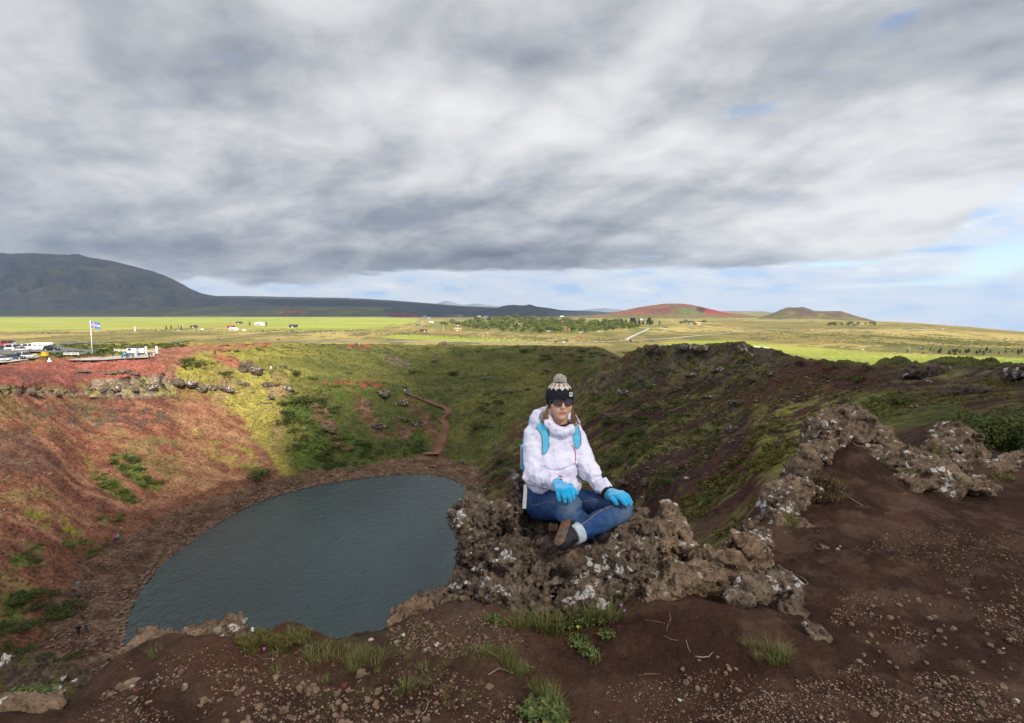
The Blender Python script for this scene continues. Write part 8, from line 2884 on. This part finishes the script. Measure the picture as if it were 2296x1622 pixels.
    def lock(p0, p1, p2, p3, n, spread, r, mb=mb):
        for i in range(n):
            j = rg.normal(size=(4, 3)) * np.array((.25, .5, .9, 1.3))[:, None] * spread
            b = [np.asarray(p, float) + j[k] for k, p in enumerate((p0, p1, p2, p3))]
            pts = [b[0] * (1 - t) ** 3 + b[1] * 3 * t * (1 - t) ** 2 + b[2] * 3 * t * t * (1 - t) + b[3] * t ** 3 for t in np.linspace(0, 1, 7)]
            mb.tube(pts, [r, r, r * .95, r * .85, r * .7, r * .5, r * .15], 4)
    lock(W(418, 330, 3.50), W(395, 400, 3.485), W(385, 450, 3.475), W(432, 508, 3.45), 70, .0075, .0032)
    lock(W(412, 330, 3.50), W(385, 390, 3.495), W(372, 430, 3.49), W(400, 480, 3.47), 46, .007, .0030)
    lock(W(604, 325, 3.50), W(612, 390, 3.50), W(612, 450, 3.50), W(640, 500, 3.49), 64, .008, .0032)
    lock(W(612, 330, 3.51), W(625, 400, 3.52), W(640, 450, 3.53), W(678, 492, 3.53), 34, .009, .0024)
    lock(W(614, 320, 3.51), W(630, 340, 3.52), W(655, 350, 3.53), W(688, 352, 3.53), 6, .006, .0012)
    lock(W(616, 350, 3.51), W(635, 400, 3.52), W(650, 430, 3.53), W(682, 462, 3.53), 10, .008, .0013)
    lock(W(420, 300, 3.45), W(424, 318, 3.445), W(428, 330, 3.44), W(442, 345, 3.44), 5, .003, .0009)
    mb_part('hair', mb, 'hair', root)

    # ---------------- sunglasses
    mb = MB()
    fr = []
    def lens_outline(cx, cu, w, hgt, k):
        pts = []
        for a in np.linspace(0, 2 * math.pi, 28, endpoint=False):
            ca, sa = math.cos(a), math.sin(a)
            x = w * math.copysign(abs(ca) ** .72, ca); u = hgt * math.copysign(abs(sa) ** .75, sa)
            u += .10 * x * math.copysign(1, cx) * (1 if u > 0 else .2)
            if u < 0: x *= .93
            pts.append((cx + x * k, cu + u * k))
        return pts
    def fwd(x): return .103 - 2.3 * x * x
    gl = MB()
    for s in (-1, 1):
        o1 = lens_outline(s * .0325, .0035, .0300, .0225, 1.0); o2 = lens_outline(s * .0325, .0035, .0300, .0225, .86)
        n = len(o1)
        v = [Hd(a, fwd(a), u) for a, u in o1] + [Hd(a, fwd(a), u) for a, u in o2] + [Hd(a, fwd(a) - .004, u) for a, u in o2] + [Hd(a, fwd(a) - .004, u) for a, u in o1]
        f = []
        for r_ in range(4):
            for k in range(n):
                a, b = r_ * n + k, r_ * n + (k + 1) % n
                c, d2 = ((r_ + 1) % 4) * n + (k + 1) % n, ((r_ + 1) % 4) * n + k
                f.append((a, b, c, d2))
        gl.add(v, f)
    gl.tube([Hd(-.008, fwd(0) - .001, .012), Hd(0, fwd(0) + .001, .014), Hd(.008, fwd(0) - .001, .012)], .0032, 8)
    for s in (-1, 1):
        gl.tube([Hd(s * .060, fwd(.060), .014), Hd(s * .071, .075, .015), Hd(s * .077, .020, .010), Hd(s * .077, -.01, -.002)], [.0045, .0045, .003, .0025], 8)
    sg = mb_part('sunglasses', gl, 'glasses_black', root)
    for s in (-1, 1):
        o2 = lens_outline(s * .0325, .0035, .0300, .0225, .88)
        n = len(o2)
        ctr = Hd(s * .0325, fwd(.0325) - .0005, .0035)
        v = [Hd(a, fwd(a) - .0022, u) for a, u in o2] + [Hd(s * .0325 + (a - s * .0325) * .5, fwd(a) - .0008, .0035 + (u - .0035) * .5) for a, u in o2] + [ctr]
        f = [(k, (k + 1) % n, n + (k + 1) % n, n + k) for k in range(n)]
        f3 = [(n + k, n + (k + 1) % n, 2 * n) for k in range(n)]
        part('lens', np.array(v), [np.array(f), np.array(f3)], 'lens', sg, origin=ctr)
    return root, ribbon, surf


WOMAN, _ribbon, _surf = build_woman()


def build_backpack():
    c = W(440, 700, 3.74)
    root = empty('backpack', tuple(c + np.array((0, 0, -.24))))
    tag(root, 'light blue backpack with grey-edged straps on the back of the seated woman', 'backpack')
    off = np.array(root.location, np.float32)

    def part(name, V, F, mat, parent=root):
        return link(name, mesh_np(name, np.asarray(V, np.float32) - off, F, True), mat, parent)

    def bag(G):
        F = smin(sd_box(G, c, (.31, .17, .44), .07), sd_box(G, c + np.array((0, .06, -.10)), (.26, .16, .24), .05), .03)
        band = np.abs(F) < .03
        q = [g[band] for g in G]
        F[band] += .006 * fbm(q[0] * 12, q[1] * 12, q[2] * 14, 3)
        return F
    V, Q, _, _ = sdf_mesh(bag, c - (.24, .14, .28), c + np.array((.24, .22, .28)), .009, 1)
    b = part('bag', V, Q, 'pack_blue')
    def pocket(G):
        return sd_box(G, W(190, 775, 3.70), (.035, .12, .15), .016)
    V, Q, _, _ = sdf_mesh(pocket, W(190, 775, 3.70) - .10, W(190, 775, 3.70) + .10, .006, 1)
    part('side_pocket', V, Q, 'strap_blue', b)
    mb = MB()
    for k in range(2):
        mb.tube([W(174 + 8 * k, 690, 3.635), W(168 + 6 * k, 760, 3.63), W(174 + 8 * k, 850, 3.635), W(188, 872, 3.64)], .0028, 6)
    V = np.array([tuple(v) for v in mb.v]); me = bpy.data.meshes.new('cord'); me.from_pydata([tuple(v - off) for v in V], [], mb.f); me.update()
    link('cord', me, 'webbing', b)
    for line, wd in (([(318, 492), (352, 520), (378, 570), (388, 640), (382, 700), (364, 752)], [31, 33, 31, 29, 24, 9]), ([(640, 522), (650, 560), (656, 610), (660, 660), (656, 702)], [27, 31, 33, 29, 10])):
        V, F = _ribbon(line, [w + 6 for w in wd], 0.010, 0.004)
        s = part('shoulder_strap', V, F, 'strap_grey')
        V, F = _ribbon(line, [w - 1 for w in wd], 0.010, 0.0085)
        part('strap_pad', V, F, 'strap_blue', s)
    mb = MB()
    mb.tube([W(280, 488, 3.60), W(245, 520, 3.60), W(215, 580, 3.61), W(200, 650, 3.63)], [.018, .017, .016, .014], 10)
    V = np.array([tuple(v) for v in mb.v]); me = bpy.data.meshes.new('shoulder_strap'); me.from_pydata([tuple(v - off) for v in V], [], mb.f)
    me.polygons.foreach_set('use_smooth', [True] * len(me.polygons)); me.update()
    link('top_edge', me, 'strap_blue', root)
    mb = MB()
    a, b2 = W(212, 1015, 3.42), W(199, 1222, 3.36)
    w = np.array((.011, 0, 0)); t = np.array((0, .003, 0))
    mb.add([a - w - t, a + w - t, a + w + t, a - w + t, b2 - w - t, b2 + w - t, b2 + w + t, b2 - w + t], [(0, 1, 2, 3), (7, 6, 5, 4), (0, 4, 5, 1), (1, 5, 6, 2), (2, 6, 7, 3), (3, 7, 4, 0)])
    me = bpy.data.meshes.new('strap_tail'); me.from_pydata([tuple(np.array(v) - off) for v in mb.v], [], mb.f); me.update()
    link('strap_tail', me, 'webbing', root)


build_backpack()

# ------------------------------------------------------------------ an unseen cloud sheet added to shade the crater and the far hills, and the air
def shade_map(x, y):
    """how much the added cloud sheet blocks the sun at the ground point (x, y)"""
    w = fbm(x * 0.006, y * 0.006, 1.0, 4) * 22
    a = poly_sd(x + w, y + w, [(-900, -2500), (-300, -700), (-85, 30), (-84, 95), (-72, 150), (-56, 230), (-44, 330), (60, 362), (220, 395), (420, 330), (700, 100), (900, -700), (1600, -2500)])
    w2 = fbm(x * 0.0008, y * 0.0008, 2.0, 4)
    b = smooth(4200, 4650, y + 300 * w2) * smooth(900, 300, x + 250 * w2)
    c = smooth(-14, 16, a) * (1 - .78 * np.exp(-((x - 3) / 30) ** 2 - ((y + 6) / 30) ** 2))  # cover thinned round the camera to let more sun onto the foreground
    return np.maximum(c, b)


def build_cloud_shade_deck():
    H = 2700.0
    off = Vector((SUN_DIR.x, SUN_DIR.y)) * (H / SUN_DIR.z)
    gx = np.unique(np.concatenate([np.linspace(-7000, 7000, 57), np.linspace(-300, 600, 61)]))
    gy = np.unique(np.concatenate([np.linspace(-3500, 7600, 57), np.linspace(-200, 500, 61), np.linspace(4000, 5000, 21)]))
    X, Y = np.meshgrid(gx, gy)
    zg = np.where(Y > 3000, -20.0, np.where(np.hypot(X, Y) < 400, -18.0, -40.0))
    dens = shade_map(X, Y)
    top = 90 * fbm(X * 0.002, Y * 0.002, 1.0, 4)
    sx, sy = X + off.x * (H + top - zg) / H, Y + off.y * (H + top - zg) / H
    me = mesh_np('cloud_shade_deck', np.stack([sx, sy, H + top], -1).reshape(-1, 3), grid_faces(*X.shape), True, None, {'cover': dens})
    m, t = material('cloud')
    d = t.attr('cover', 'Fac')
    n = t.noise(t.pos(), 0.004, 6, 0.6)
    dd = t.sstep(t.m('ADD', d, t.m('MULTIPLY', t.m('SUBTRACT', n, 0.5), 0.5)), 0.1, 0.9)
    df = t.n('ShaderNodeBsdfTranslucent', i_Color=(0.72, 0.74, 0.78))
    tr = t.n('ShaderNodeBsdfTransparent')
    ms = t.n('ShaderNodeMixShader', i_0=t.m('MULTIPLY', dd, 0.93))
    t.t.links.new(tr.outputs[0], ms.inputs[1]); t.t.links.new(df.outputs[0], ms.inputs[2])
    o = t.n('ShaderNodeOutputMaterial'); t.t.links.new(ms.outputs[0], o.inputs[0])
    tag(link('cloud_shade_deck', me, 'cloud'), kind='structure')


build_cloud_shade_deck()


def build_haze():
    m, t = material('air')
    v = t.n('ShaderNodeVolumePrincipled')
    t.put(v.inputs['Color'], (0.50, 0.68, 1.0)); t.put(v.inputs['Density'], HAZE_DENSITY); t.put(v.inputs['Anisotropy'], 0.1)
    o = t.n('ShaderNodeOutputMaterial'); t.t.links.new(v.outputs[0], o.inputs['Volume'])
    b = MB(); b.box((0, 5600, -560), (40000, 13400, 2380))
    tag(b.build('haze', 'air'), kind='stuff')


HAZE_DENSITY = 0.00004
build_haze()
